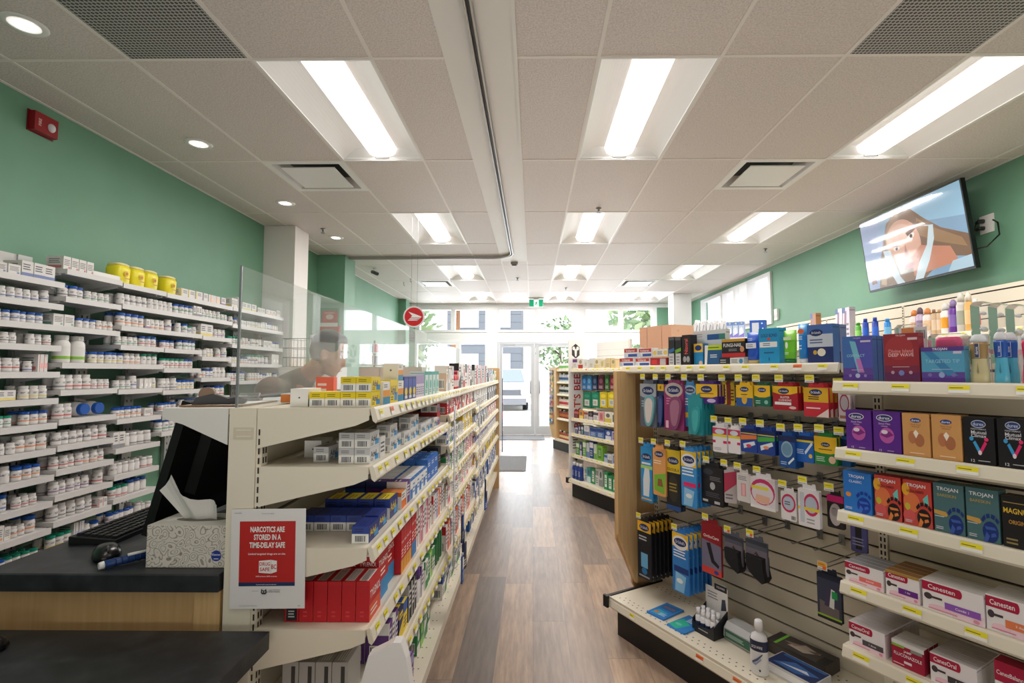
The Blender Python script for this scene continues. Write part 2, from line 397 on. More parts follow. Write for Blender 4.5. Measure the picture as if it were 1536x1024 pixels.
    for x, y in LIGHTS:
        if y < 0:
            lab = 'long recessed ceiling light above the %s of the counter area, overhead' % coln[x]
        else: lab = 'long recessed fluorescent ceiling light, %s of the three in the %s row' % (coln[x], rown[y])
        la = bpy.data.lights.new('tube_light', 'AREA'); la.shape = 'RECTANGLE'; la.size = .18; la.size_y = 1.12; la.energy = TUBE*(.2 if y < 0 else 1); la.color = (1, .95, .92)
        lo = bpy.data.objects.new('tube_light', la); COL.objects.link(lo); lo.location = (x+.305, y+.61, ZC+.008)
        put((fm, [('reflector', rm), ('lens', lm), ('latch', cm)]), 'ceiling_light', (x+.305, y+.61, ZC-.002), 0, lab, 'ceiling light', 'recessed fluorescent ceiling lights')
    # return air grilles
    PF = perf_mat(); g = MB(); g.box(-.305,.305,-.61,.61,0,.01,hs); g.deco((-.3,.605,-.001),(1,0,0),(0,-1,0),(0,0,-1),.6,1.21,[('rect',.012,.006,.988,.994,PF)])
    gm = g.mesh('grille')
    for x, y in GRILLES:
        put(gm, 'ceiling_grille', (x+.305, y+.61, ZC-.002), 0, 'perforated grey ceiling grille above the %s' % ('pharmacy shelves, beside a downlight' if x < 0 else 'condom shelves, near the television'), 'grille', 'perforated return grilles')
    # square diffusers
    dm = MB()
    for k, (r0, z) in enumerate([(.302, 0), ]):
        for a, b, c, d in ((-r0,r0,-r0,-r0+.045),(-r0,r0,r0-.045,r0),(-r0,-r0+.045,-r0+.045,r0-.045),(r0-.045,r0,-r0+.045,r0-.045)): dm.box(a,b,c,d,-.004,.01,hs)
    for q in range(4):
        ml = MB(); ml.face([(-.257,-.257,.0),(.257,-.257,.0),(.2,-.2,.075),(-.2,-.2,.075)], M((206,200,196),.4)); ml.xf(Matrix.Rotation(q*pi/2, 4, 'Z')); b0 = len(dm.v); dm.v += ml.v; dm.f += [tuple(b0+i for i in f) for f in ml.f]; dm.m += [dm.mi(M((206,200,196),.4))]; dm.sm += [False]
    dm.box(-.26,.26,-.26,.26,.08,.085,M((48,45,43)))  # cavity top coloured dark, painting the shade inside the vent
    pm = MB(); pm.box(-.205,.205,-.205,.205,-.014,-.006,hs)
    d1, d2 = dm.mesh('diffuser'), pm.mesh('panel')
    for (x, y), w in zip(VENTS, ('left side, nearest row', 'right side, nearest row', 'left side, far row', 'right side, far row')):
        put((d1, [('face_panel', d2)]), 'ceiling_vent', (x+.305, y+.305, ZC), 0, 'square white air diffuser in the ceiling, '+w, 'air vent', 'square ceiling diffusers')
    # downlights over the dispensary
    dl = MB(); dl.loft([(-.002,.085,.085),(-.008,.08,.08),(-.006,.058,.058)], 24, M((240,238,236),.3), cap=False); dl.loft([(-.0065,.001,.001),(-.0065,.058,.058)], 24, M((250,246,240),.3,0,.6), cap=False)
    bl = MB(); bl.loft([(-.010,.034,.034),(-.009,.04,.04)], 20, M((255,236,232),.3,0,9))
    d1, d2 = dl.mesh('downlight'), bl.mesh('lamp')
    for y, w in ((2.158,'nearest'), (3.345,'second nearest'), (4.56,'third'), (5.764,'farthest')):
        put((d1, [('lamp', d2)]), 'ceiling_downlight', (-2.29, y, ZC), 0, 'small round downlight over the pharmacy shelves, %s of the four' % w, 'downlight', 'downlights over the dispensary')
    # sprinklers
    sp = MB(); sp.loft([(-.003,.028,.028),(-.008,.012,.012),(-.035,.008,.008)], 12, STEEL); sp.loft([(-.05,.02,.02),(-.047,.022,.022)], 12, STEEL); sp.tube([(-.008,0,-.03),(-.012,0,-.045)], .002, STEEL); sp.tube([(.008,0,-.03),(.012,0,-.045)], .002, STEEL)
    sm = sp.mesh('sprinkler')
    for p, w in (((.633,4.743),'before the middle second row light'), ((-2.29,5.40),'beside the farthest downlight'), ((2.96,6.36),'near the right wall windows'), ((-.25,8.3),'beyond the end of the ceiling track'), ((.62,9.3),'above the entrance aisle')):
        put(sm, 'ceiling_sprinkler', (p[0], p[1], ZC-.001), 0, 'small metal fire sprinkler in the ceiling, '+w, 'sprinkler', 'ceiling sprinklers')
    # curved shutter track
    tr = MB(); r = .3; pts = [(-.27, YB+.3)] + [(-.27, 6.43)] + [(-.57+r*math.cos(a), 6.43+r*math.sin(a)) for a in [pi/2*i/10 for i in range(1, 10)]] + [(-.57, 6.73), (-2.49, 6.745)]
    def off(d):
        out = []
        for i, p in enumerate(pts):
            a = Vector(pts[max(i-1,0)]); b = Vector(pts[min(i+1,len(pts)-1)]); t = (b-a).normalized(); nn = Vector((t.y,-t.x)); out.append((p[0]+nn.x*d, p[1]+nn.y*d))
        return out
    ga = M((168,164,160),.35,.5); dk = M((60,58,56),.5)
    for a, b, z0, z1, m_ in ((-.018,-.009,-.04,-.006,ga),(.009,.018,-.04,-.006,ga),(-.009,.009,-.02,-.006,dk)):
        A, B = off(a), off(b)
        for i in range(len(pts)-1):
            q = [(A[i],A[i+1]),(B[i],B[i+1])]
            tr.face([(*A[i],ZC+z0),(*A[i+1],ZC+z0),(*B[i+1],ZC+z0),(*B[i],ZC+z0)], m_)
            tr.face([(*A[i],ZC+z1),(*A[i+1],ZC+z1),(*A[i+1],ZC+z0),(*A[i],ZC+z0)], m_)
            tr.face([(*B[i],ZC+z0),(*B[i+1],ZC+z0),(*B[i+1],ZC+z1),(*B[i],ZC+z1)], m_)
    tag(tr.obj('ceiling_track'), 'grey curved metal shutter track fixed along the white ceiling band', 'track')
    # cameras and hooks
    sc = MB(); sc.loft([(-.002,.03,.03),(-.012,.03,.03)], 14, M((220,220,220))); sc.tube([(0,0,-.01),(0,0,-.06)], .008, M((220,220,220)))
    bd = MB(); bd.tube([(-.03,.05,-.05),(.0,0,-.07),(.03,-.05,-.095)], [.028,.03,.03], M((90,92,96),.3)); bd.tube([(.03,-.05,-.095),(.034,-.056,-.099)], .022, BLACK)
    put((sc.mesh('camera'), [('camera_body', bd.mesh('camera_body'))]), 'ceiling_camera', (-2.38, 7.5, ZC), .5, 'small grey bullet security camera under the ceiling by left wall', 'camera')
    hk = MB(); hk.loft([(-.002,.012,.012),(-.01,.008,.008)], 8, STEEL); hk.tube([(0,0,-.01),(0,0,-.05),(.012,0,-.062),(.02,0,-.05)], .003, BLACK, 5)
    hm = hk.mesh('hook')
    for p, w in (((-2.25,8.7),'above the post sign, nearest the wall'), ((-2.05,8.35),'left of the far square vent'), ((-1.37,8.35),'just right of the far square vent')):
        put(hm, 'ceiling_hook', (p[0], p[1], ZC), 0, 'small dark hook in the ceiling, '+w, 'hook', 'ceiling hooks')
    sb = MB(); sb.box(-.05,.05,-.03,.03,-.03,0,M((150,146,144),.5)); sb.box(-.035,.035,-.02,.02,-.045,-.03,M((110,108,106)))
    put(sb.mesh('box'), 'ceiling_sensor', (-.26,7.1,ZC-.008), 0, 'small grey sensor box at the end of the white ceiling band', 'sensor')
walls(); ceiling()
# ------------------------------------------------------------------ storefront
def storefront():
    wf = M((244,244,246), .45); Y0, Y1 = YF, YF+.12
    mb = MB()
    def bx(x0, x1, z0, z1, y0=Y0, y1=Y1, m=wf): mb.box(x0, x1, y0, y1, z0, z1, m)
    bx(XL-.1, XR+.1, 2.88, ZC+.3); bx(XL-.1, XR+.1, 2.1, 2.32); bx(XL-.1, -2.68, 0, 2.88, m=GREEN); bx(2.83, XR+.1, 0, 2.88, m=GREEN)
    bx(2.76, 2.83, 2.32, 2.88); bx(-2.68, -2.62, 2.32, 2.88)
    bx(-1.03, -.80, 0, 2.88, Y0-.03); bx(.95, 1.17, 0, 2.88, Y0-.03)
    bx(-2.68, -1.03, 0, .55); bx(1.17, 2.83, 0, .55)
    struct(mb, 'wall_front')
    n = [1]
    def win(x0, x1, z0, z1, mull=()):
        n[0] += 1; m = MB(); w = .05
        m.box(x0,x0+w,Y0-.02,Y1-.03,z0,z1,wf); m.box(x1-w,x1,Y0-.02,Y1-.03,z0,z1,wf); m.box(x0+w,x1-w,Y0-.02,Y1-.03,z0,z0+w,wf); m.box(x0+w,x1-w,Y0-.02,Y1-.03,z1-w,z1,wf)
        for q in mull: m.box(q-.05,q+.05,Y0-.02,Y1-.03,z0+w,z1-w,wf)
        o = struct(m, 'window_%d' % n[0]); g = MB(); g.box(x0+w*.8,x1-w*.8,Y0+.03,Y0+.036,z0+w*.8,z1-w*.8,GLASS); g.obj('pane', o)
    win(-2.62,-1.03,2.32,2.88,(-1.815,)); win(-.80,.95,2.32,2.88,(.085,)); win(1.17,2.76,2.32,2.88,(2.015,))
    win(-2.68,-1.03,.55,2.1,(-1.7,)); win(1.17,2.83,.55,2.1,(2.0,))
    al = M((206,210,216), .4, .2); d = 1
    for x0, x1, hx in ((-.76, .035, -.05), (.075, .90, .16)):
        m = MB(); y0, y1 = Y0+.01, Y0+.055
        m.box(x0,x0+.075,y0,y1,.012,2.06,al); m.box(x1-.075,x1,y0,y1,.012,2.06,al); m.box(x0+.075,x1-.075,y0,y1,.012,.2,al); m.box(x0+.075,x1-.075,y0,y1,1.985,2.06,al)
        o = struct(m, 'door_%d' % d); d += 1
        g = MB(); g.box(x0+.07,x1-.07,y0+.02,y0+.026,.19,1.99,GLASS); g.obj('pane', o)
        h = MB(); h.tube([(hx,y0-.005,.92),(hx,y0-.05,.94),(hx,y0-.05,1.2),(hx,y0-.005,1.22)], .011, STEEL); h.obj('handle', o)
        h = MB(); h.box(x0+.1,x0+.36,y0-.05,y0-.001,1.99,2.05,M((190,192,198),.4,.3)); h.obj('door_closer', o)
    m = MB(); m.box(-.80,-.765,Y0-.01,Y1,0,2.1,al); m.box(.905,.95,Y0-.01,Y1,0,2.1,al); m.box(-.765,.905,Y0-.01,Y1,2.065,2.1,al); m.box(.038,.072,Y0,Y1,0,2.065,al); struct(m, 'trim_3')
    # exit sign
    e = MB(); e.box(-.16,.16,-.03,.03,-.012,0,M((225,225,225)))
    e.box(-.05,.05,-.02,.02,-.03,-.012,M((225,225,225)))
    e.box(-.15,.15,-.02,.02,-.19,-.03,M((235,240,238)))
    gr = M((0,150,110),.4,0,.6); wt = M((240,250,246),.4,0,.7)
    e.deco((-.15,-.02,-.19),(1,0,0),(0,0,1),(0,-1,0),.3,.16,[('rect',.02,.05,.98,.95,gr),('rect',.34,.05,.68,.95,wt),('ell',.545,.78,.035,.07,gr),('poly',[(.47,.66),(.56,.68),(.55,.42),(.46,.42)],gr),('poly',[(.46,.45),(.52,.42),(.46,.22),(.38,.18),(.39,.26)],gr),('poly',[(.5,.44),(.56,.44),(.6,.3),(.57,.12),(.53,.14),(.55,.3)],gr),('poly',[(.55,.66),(.63,.52),(.6,.5),(.54,.58)],gr),('poly',[(.48,.66),(.41,.6),(.39,.48),(.42,.48),(.45,.57)],gr)])
    put(e.mesh('exit_sign'), 'exit_sign', (.075, 10.6, ZC-.001), 0, 'green and white running man exit sign hanging above the entrance', 'exit sign')
    # mats
    for x0, x1, y0, y1, w in ((-1.15,-.10,7.27,8.57,'on the aisle floor beyond the left gondola'), (-.72,.25,10.55,11.38,'on the floor at the entrance doors')):
        m = MB(); mt = noise_mat('ribbed_mat', [(.3,(92,92,94)),(.7,(128,128,130))], scale=(1,1,1), nscale=120, rough=.9)
        m.prism([(x0+.03,y0),(x1-.03,y0),(x1,y0+.03),(x1,y1-.03),(x1-.03,y1),(x0+.03,y1),(x0,y1-.03),(x0,y0+.03)], 2, .0005, .007, mt)
        m.box(x0+.05,x1-.05,y0+.05,y1-.05,.007,.010,mt)
        tag(m.obj('floor_mat'), 'flat grey ribbed mat '+w, 'mat', 'entrance mats')
storefront()
# ------------------------------------------------------------------ outside
def tree(x, y, h, seed, label, n=900):
    R_ = random.Random(seed); t = thing('tree', label, 'tree', (x, y, -.1), 0, 'trees outside the windows')
    m = MB(); m.tube([(0,0,0),(.05,.03,h*.4),(0,.0,h*.8)], [.14,.1,.03], (90,74,60), 8)
    for k in range(5):
        a = k*1.3; z = h*(.35+.08*k); m.tube([(0,0,z),(math.cos(a)*h*.12,math.sin(a)*h*.12,z+h*.1),(math.cos(a)*h*.22,math.sin(a)*h*.22,z+h*.16)], [.05,.03,.012], (90,74,60), 6)
    m.obj('trunk', t)
    f = MB(); cs = [(150,176,136),(178,196,152),(130,158,124)]
    for i in range(n):
        u = Vector((R_.gauss(0,1),R_.gauss(0,1),R_.gauss(0,1))).normalized()*(R_.random()**.4)
        c = Vector((u.x*h*.3,u.y*h*.3,h*.62+u.z*h*.36)); s_ = h*.028*(.6+R_.random())
        a = Vector((R_.gauss(0,1),R_.gauss(0,1),R_.gauss(0,1))).normalized(); b = a.cross(Vector((.3,.5,.8))).normalized()
        f.face([c-a*s_, c-b*s_*.6, c+a*s_, c+b*s_*.6], cs[i % 3])
    f.obj('foliage', t)
def outside():
    m = MB(); m.box(-30, 34, YF+.15, 60, -.3, -.1, noise_mat('concrete_paving', [(.3,(196,194,190)),(.7,(214,212,208))], nscale=5, rough=.8)); struct(m, 'exterior_ground')
    m = MB(); m.box(-7, 3.7, YF+.2, 14.3, 3.34, 3.6, M((150,152,158),.6)); m.box(-7, 3.7, 14.2, 14.3, 3.2, 3.34, M((120,122,128),.6)); struct(m, 'exterior_canopy_roof')
    m = MB(); wd = noise_mat('cedar_post', [(.3,(168,118,82)),(.7,(190,140,100))], scale=(20,20,1), nscale=3)
    m.box(-.1,.1,-.1,.1,-.1,3.33,wd); m.box(-.13,.13,-.13,.13,-.1,.15,M((120,120,120))); m.box(-.13,.13,-.13,.13,3.1,3.2,M((70,70,70)))
    o = m.obj('canopy_post'); o.location = (-2.02, 13.2, 0); tag(o, 'brown timber canopy post outside the left transom window', 'post')
    # building over the road
    b = thing('shop_building', 'grey clad building seen through the windows across the road', 'building', (0, 27, -.1))
    m = MB(); cl = M((104,110,118),.6)
    for k in range(16): m.box(-4.6, -.6, 0, 6, k*.42, k*.42+.405, cl)
    m.box(-4.55,-.65,.03,5.9,0,6.8,M((90,96,104))); m.obj('siding_wall', b)
    m = MB(); m.box(-4.8,-.4,-.3,6.2,6.82,7.0,M((70,74,80))); m.obj('roof_slab', b)
    for z in (1.2, 3.9):
        for x in (-3.9, -2.2):
            m = MB(); m.box(x,x+1,-.05,-.01,z,z+1.3,M((230,234,238),.3)); m.obj('window', b)
    tree(-8.2, 19, 7, 1, 'pale green leafy tree outside the left window, nearest the wall'); tree(-4.4, 16.5, 4.6, 2, 'small leafy tree outside between the left windows')
    tree(5.4, 22, 7.0, 3, 'large leafy tree outside the right transom window'); tree(11.5, 19, 6, 4, 'leafy tree outside beyond the right storefront corner'); tree(1.6, 30, 5, 5, 'distant leafy tree seen behind the entrance doors', 500)
    tree(11.5, 9.0, 7.0, 6, 'leafy tree outside the high side windows', 600)
    # parked car
    c = thing('parked_car', 'white car with dark grille parked facing the entrance doors', 'car', (-1.05, 19.5, -.1), .06)
    m = MB(); wc = M((236,238,240),.3)
    prof = [(0,.35),(0,.72),(.12,.95),(1.2,1.08),(1.9,1.62),(3.6,1.66),(4.5,1.2),(4.6,.5),(4.5,.35)]
    m.prism(prof, 0, -.9, .9, wc); m.obj('body', c)
    m = MB(); m.box(-.62,.62,-.03,-.002,.62,.84,M((96,98,104),.4)); m.obj('grille', c)
    m = MB(); m.box(-.8,.8,-.05,-.002,.26,.5,M((120,122,128),.5)); m.obj('bumper', c)
    m = MB(); m.face([(-.8,1.22,1.10),(.8,1.22,1.10),(.68,1.88,1.6),(-.68,1.88,1.6)], M((120,130,140),.1)); m.xf(Matrix.Translation((0,-.02,.02))); m.obj('windscreen', c)
    for sx in (-1, 1):
        m = MB(); m.box(sx*.74-.14,sx*.74+.14,-.035,-.002,.66,.84,M((230,236,240),.15)); m.obj('headlight', c)
    for sx in (-.8, .8):
        for y in (.85, 3.7):
            m = MB(); m.loft([(-.1,.34,.34),(.1,.34,.34)], 20, BLACK); m.xf(Matrix.Translation((sx,y,.35)) @ Matrix.Rotation(pi/2, 4, 'Y')); m.obj('wheel', c)
outside()
# ================================================================== PHARMACY WALL SHELVING
SH = []   # (y0, y1, z, bay)
def add(b, y0, y1, zs): SH.extend((y0, y1, z, b) for z in zs)
add(0, 2.33, 2.755, (1.892, 1.77, 1.542, 1.399, 1.256, 1.122, .984, .841, .701, .558, .41, .267))
add(0, 2.33, 3.145, (1.654,))
add(1, 2.765, 3.145, (1.976, 1.82, 1.298, 1.136, .992, .86, .721, .582, .431))
add(1, 2.765, 3.53, (1.45,))
add(2, 3.155, 3.53, (1.966, 1.57, 1.288, 1.101, .916, .751, .607, .457))
add(2, 3.155, 4.325, (1.832,)); add(2, 3.155, 3.935, (1.693,))
add(3, 3.54, 4.325, (1.962,)); add(3, 3.54, 3.935, (1.567, 1.426, 1.268, 1.12, .976))
add(4, 3.945, 4.325, (1.685, 1.52, 1.352, 1.2))
add(5, 4.335, 5.22, (1.965, 1.815, 1.64, 1.475, 1.32))
BAYN = ['nearest', 'second', 'third', 'fourth', 'fifth', 'farthest']
root = thing('pharmacy_shelving', 'white bracket shelving along the green wall holding hundreds of pill bottles', 'shelving', (XL, 2.3, 0))
def wl(m): return m.xf(Matrix.Translation((-XL, -2.3, 0)))
for y in (2.345, 2.76, 3.15, 3.535, 3.94, 4.33, 4.78, 5.215):
    m = MB(); up = M((196,198,196), .4, .3)
    m.box(XL+.004, XL+.03, y-.04, y+.04, .1, 2.06 if y < 2.8 else 2.0, up); n = 0
    z = .15
    while z < 1.97:
        m.box(XL+.0302, XL+.0308, y-.022, y-.014, z, z+.018, (40,40,40)); m.box(XL+.0302, XL+.0308, y+.014, y+.022, z, z+.018, (40,40,40)); z += .05
    wl(m).obj('upright', root)
m = MB(); m.box(XL+.002, XL+.02, 2.3, 2.76, 1.93, 2.06, SHELFW); m.box(XL+.002, XL+.02, 2.78, 4.3, 1.97, 2.03, SHELFW); wl(m).obj('back_board', root)
for y0, y1, z, b in SH:
    m = MB(); m.box(XL+.035, -2.615, y0, y1, z-.012, z+.012, SHELFW); m.box(-2.615, -2.603, y0, y1, z-.019, z+.013, SHELFW)
    for y in (y0+.012, y1-.024): m.prism([(XL+.036, z-.0125), (-2.66, z-.0125), (-2.66, z-.02), (XL+.036, z-.05)], 1, y, y+.012, SHELFW)
    wl(m).obj('shelf', root)
# --- pill bottles
def pill(r, h, cap, stripe, cream=False, seg=14, wide=False):
    body = M((216,213,209), .35); c = M(cap, .4); lab = M((222,219,216), .5)
    b = MB(); b.loft([(0, r*.93, r*.93), (h*.02, r, r), (h*.70, r, r), (h*.78, r*.8, r*.8), (h*.82, r*.78, r*.78)], seg, body)
    k = MB(); rc = r*(.98 if wide else .86); k.loft([(h*.80, rc, rc), (h*.985, rc, rc), (h, rc*.93, rc*.93)], seg*2, c, smooth=False)
    l = MB(); l.loft([(h*.10, r*1.012, r*1.012), (h*.62, r*1.012, r*1.012)], seg, lab, cap=False)
    s0 = RND.uniform(.14, .34); l.loft([(h*s0, r*1.018, r*1.018), (h*(s0+.1), r*1.018, r*1.018)], seg, M(stripe, .5), cap=False)
    for q in range(5):
        a0 = q*2*pi/5
        for zz, w in ((.5, .38), (.44, .3)):
            pts = [(r*1.02*math.cos(a), r*1.02*math.sin(a)) for a in (a0, a0+w, a0+2*w)]
            for i in range(2): l.face([(*pts[i], h*zz), (*pts[i+1], h*zz), (*pts[i+1], h*(zz+.035)), (*pts[i], h*(zz+.035))], (90,90,96))
    return (b.mesh('pill_bottle'), [('cap', k.mesh('cap')), ('paper_label', l.mesh('paper_label'))])
WC, BC, GC = (218,216,213), (24,84,170), (20,140,112)
STR = [(204,120,116), (226,160,120), (120,172,150), (120,134,180), (160,128,168), (140,140,144), (224,208,130), (222,218,216)]
PILL = {}
def getpill(size, cap, st):
    k = (size, cap, st)
    if k not in PILL:
        r, h = {'s': (.0195, .056), 'm': (.0225, .069), 'l': (.0265, .084), 'x': (.047, .125)}[size]
        PILL[k] = pill(r, h, {'w': WC, 'b': BC, 'g': GC}[cap], STR[st], wide=(cap != 'w'))
    return PILL[k]
SZ = {'s': (.0195, .056), 'm': (.0225, .069), 'l': (.0265, .084), 'x': (.047, .125)}
SZN = {'s': 'small', 'm': 'medium', 'l': 'tall', 'x': 'large'}; CPN = {'w': 'white', 'b': 'blue', 'g': 'green'}
CT = {}
def pbox(w, d, h, st, style):
    k = (w, d, h, st, style)
    if k not in CT:
        c = STR[st]; base = (220,217,213)
        dc = {0: [('rect', 0, 0, .16, 1, c), ('lines', .25, .45, .9, .85, 3, (110,110,116))], 1: [('rect', 0, 0, 1, .25, c), ('lines', .1, .4, .8, .85, 3, (90,90,96))],
              2: [('lines', .1, .3, .9, .8, 4, (120,118,120)), ('rect', .7, .1, .9, .25, c)], 3: [('rect', .3, 0, .42, 1, c), ('rect', .55, .2, .9, .5, tuple(min(255, x+50) for x in c))]}[style]
        CT[k] = carton(w, d, h, base, None, {'f': dc, 'l': [('rect', .1, .1, .9, .3, c), ('lines', .15, .45, .85, .85, 3, (120,120,124))]}, 'pill_carton')
    return CT[k]
R3 = random.Random(4); bottles = []; extra = []
shelf_rank = {}
for b in range(6):
    zs = sorted({z for (_, _, z, bb) in SH if bb == b}, reverse=True)
    for i, z in enumerate(zs): shelf_rank[(b, z)] = i
SPECIAL = {(1, 1.976): 'none', (2, 1.966): 'sharps', (3, 1.962): 'boxes', (5, 1.965): 'boxes', (0, 1.892): 'boxes'}
ncart = {}
for (y0, y1, z, b) in SH:
    above = [q for (a0, a1, q, _) in SH if q > z+.02 and a0 < y1-.02 and a1 > y0+.02]
    gap = (min(above)-z-.05) if above else .14
    sp = SPECIAL.get((b, z)); y = y0+.012 if (b, z) != (3, 1.962) else 3.72; idx = 0; top = z+.0135; rank = shelf_rank[(b, z)]
    if sp in ('sharps', 'none'): continue
    if (b, z) == (1, 1.45): y = 2.99
    if (b, z) == (1, 1.136): y1 = 2.90
    while y < y1-.03:
        if sp == 'boxes' or R3.random() < .11:
            n = R3.randint(1, 3); w = R3.choice([.03, .045, .06, .075]); h = min(gap, R3.choice([.05, .065, .08, .1])); st = R3.randrange(8); sty = R3.randrange(4)
            for q in range(n):
                if y+w > y1-.008: break
                d = R3.choice([.09, .11]); me = pbox(w, .1, round(h, 3), st, sty); ncart.setdefault((b, rank), 0)
                ncart[(b, rank)] += 1
                put(me, 'pill_carton', (-2.622-.05-R3.random()*.01, y+w/2, top), pi/2, 'white medicine box, %s box along %s shelf down, %s bay of the pharmacy wall' % (ORD[ncart[(b, rank)]-1], ORD[rank], BAYN[b]), 'medicine box', 'medicine boxes on the pharmacy shelves')
                y += w+.002
            y += R3.choice([.004, .01, .03]); continue
        n = R3.randint(1, 5); size = R3.choices(['s', 'm', 'l'], [4, 6, 3])[0]; cap = R3.choices(['w', 'b', 'g'], [64, 26, 10])[0]; st = R3.randrange(8)
        if gap > .15 and R3.random() < .3: size = 'x'
        if SZ[size][1] > gap: size = 'm' if SZ['m'][1] < gap else 's'
        r = SZ[size][0]
        for q in range(n):
            if y+2*r > y1-.006: y = y1; break
            x = -2.624-r-R3.random()*.012
            bottles.append((y+r, x, top, size, cap, st, b, rank, idx)); idx += 1
            if size != 'x' and R3.random() < .75: extra.append((y+r, x-2*r-.008-R3.random()*.02, top, size, cap, st))
            y += 2*r+.0025
        y += R3.choice([.002, .002, .006, .02, .05])
bottles.sort(key=lambda t: (t[0]*.9 + (3 if (t[2] < .95 and t[0] > 3.2) else 0)))
cnt = {}; NIND = 290
for k, (y, x, z, size, cap, st, b, rank, idx) in enumerate(bottles):
    if k >= NIND: extra.append((y, x, z, size, cap, st)); continue
    cnt[(b, rank)] = cnt.get((b, rank), 0)+1
    put(getpill(size, cap, st), 'pill_bottle', (x, y, z), R3.random()*6, '%s white bottle, %s cap, %s bottle along %s shelf down, %s pharmacy bay' % (SZN[size], CPN[cap], ORD[cnt[(b, rank)]-1], ORD[rank], BAYN[b]), 'pill bottle', 'pill bottles on the pharmacy wall')
print('BOTTLES', len(bottles), 'extra', len(extra), 'cartons', sum(ncart.values()))
m = MB()
for (y, x, z, size, cap, st) in extra:
    r, h = SZ[size]; c = {'w': WC, 'b': BC, 'g': GC}[cap]
    m.loft([(z, r, r), (z+h*.14, r, r), (z+h*.24, r, r), (z+h*.7, r, r), (z+h*.78, r*.8, r*.8), (z+h*.81, r*.9, r*.9), (z+h, r*.88, r*.88)], 10, [M((216,213,209),.35), M(STR[st],.5), M((222,219,216),.5), M((216,213,209),.35), M(c,.4), M(c,.4)], x, y)
tag(m.obj('pill_bottles'), 'massed white pill bottles in the back rows of the pharmacy shelves', 'pill bottles', kind='stuff')
JAR = {}
def bigjar(r, h, cap):
    body = M((222,220,216), .35); b = MB(); b.loft([(0,r*.94,r*.94),(.006,r,r),(h*.7,r,r),(h*.8,r*.78,r*.78),(h*.83,r*.74,r*.74)],18,body)
    k = MB(); k.loft([(h*.8305,r*.8,r*.8),(h*.98,r*.8,r*.8),(h,r*.75,r*.75)],30,M(cap,.4),smooth=False); l = MB(); l.loft([(h*.12,r*1.01,r*1.01),(h*.6,r*1.01,r*1.01)],18,M((226,224,220),.5),cap=False)
    l.loft([(h*.13,r*1.016,r*1.016),(h*.24,r*1.016,r*1.016)],18,M((140,190,70),.5),cap=False); return (b.mesh('jar'), [('cap', k.mesh('cap')), ('paper_label', l.mesh('paper_label'))])
J1, J2 = bigjar(.04,.155,WC), bigjar(.042,.15,BC)
for k, y in enumerate((2.825, 2.92)): put(J1, 'pill_jar', (-2.672, y, 1.45+.0135), k, 'big white pill jar with green band on the pharmacy shelves, %s of the pair' % ('nearer','farther')[k], 'pill jar', 'big white pill jars')
for k, y in enumerate((2.955, 3.055)): put(J2, 'pill_jar', (-2.78, y, 1.136+.0135+.0433), 0, 'large white jar lying with its blue cap outwards, %s of two' % ('nearer','farther')[k], 'pill jar', 'lying pill jars', tilt=(0, pi/2))
# sharps containers on the top shelf
sb = MB(); yel = M((238,224,40), .35); sb.loft([(0,.048,.043),(.01,.054,.048),(.10,.058,.052),(.118,.05,.045)], 24, yel, power=.55)
sb.deco((-.03,-.0535,.03),(1,0,0),(0,0,1),(0,-1,0),.06,.06,[('ell',.5,.6,.3,.3,(226,190,40)),('ell',.5,.6,.14,.14,(190,110,40)),('rect',.15,.02,.85,.14,(200,150,40))], .003)
sl = MB(); sl.loft([(.1185,.05,.045),(.128,.052,.047),(.136,.04,.036)], 24, M((236,226,170),.3), power=.6)
spm = (sb.mesh('sharps'), [('lid', sl.mesh('lid'))])
for y, z, w in ((3.21,1.966,'first of four, nearest the camera'),(3.335,1.966,'second of four'),(3.455,1.966,'third of four'),(3.64,1.962,'last of four, standing apart')):
    put(spm, 'sharps_container', (-2.69, y, z+.0135), pi/2, 'yellow plastic sharps container on the top pharmacy shelf, '+w, 'sharps container', 'yellow sharps containers')
for k, (y, tl) in enumerate(((2.80,.0),(2.85,.0),(2.90,.0),(2.95,.0))):
    put(pbox(.045,.1,.075,0,2), 'pill_carton', (-2.69, y+.0, 1.976+.0135), pi/2, 'white medicine box on the raised second top shelf, %s of four' % ORD[k], 'medicine box', 'medicine boxes on the pharmacy shelves')
put(carton(.2,.1,.03,(232,230,226),None,None), 'flat_carton', (-2.69,3.07,1.976+.0135), pi/2, 'long flat white box lying beside the yellow sharps containers', 'box')
# ================================================================== COUNTERS
def counter():
    c = thing('counter_cabinet', 'maple counter with charcoal top holding the monitor and tissue box', 'counter', (-1.14, 1.4, 0))
    T = Matrix.Translation((1.14, -1.4, 0))
    m = MB(); m.box(-1.43,-.826,1.372,3.45,.0,.833,WOOD); m.xf(T).obj('cabinet_body', c)
    m = MB(); m.box(-.895,-.826,1.362,1.3715,.0,.833,noise_mat('maple_edge',[(.3,(204,166,112)),(.7,(222,188,136))],scale=(26,26,1.2),nscale=3,rough=.4)); m.xf(T).obj('end_stile', c)
    m = MB(); m.prism([(1.348,.8345),(3.5,.8345),(3.5,.88),(1.352,.88),(1.348,.877)], 0, -1.463, -.824, COUNTER); m.xf(T).obj('countertop', c)
    c = thing('service_counter', 'low charcoal topped counter in the near left corner of the room', 'counter', (-1.3, .7, 0))
    T = Matrix.Translation((1.3, -.7, 0))
    m = MB(); m.prism([(-2.1,.2),(-.672,.2),(-.672,1.322),(-2.1,1.322)], 2, .706, .75, COUNTER); m.xf(T).obj('countertop', c)
    m = MB(); m.box(-2.05,-.74,.3,1.29,.08,.705,WOOD); m.box(-2.02,-.78,.33,1.26,0,.08,BLACK); m.xf(T).obj('cabinet_body', c)
counter()
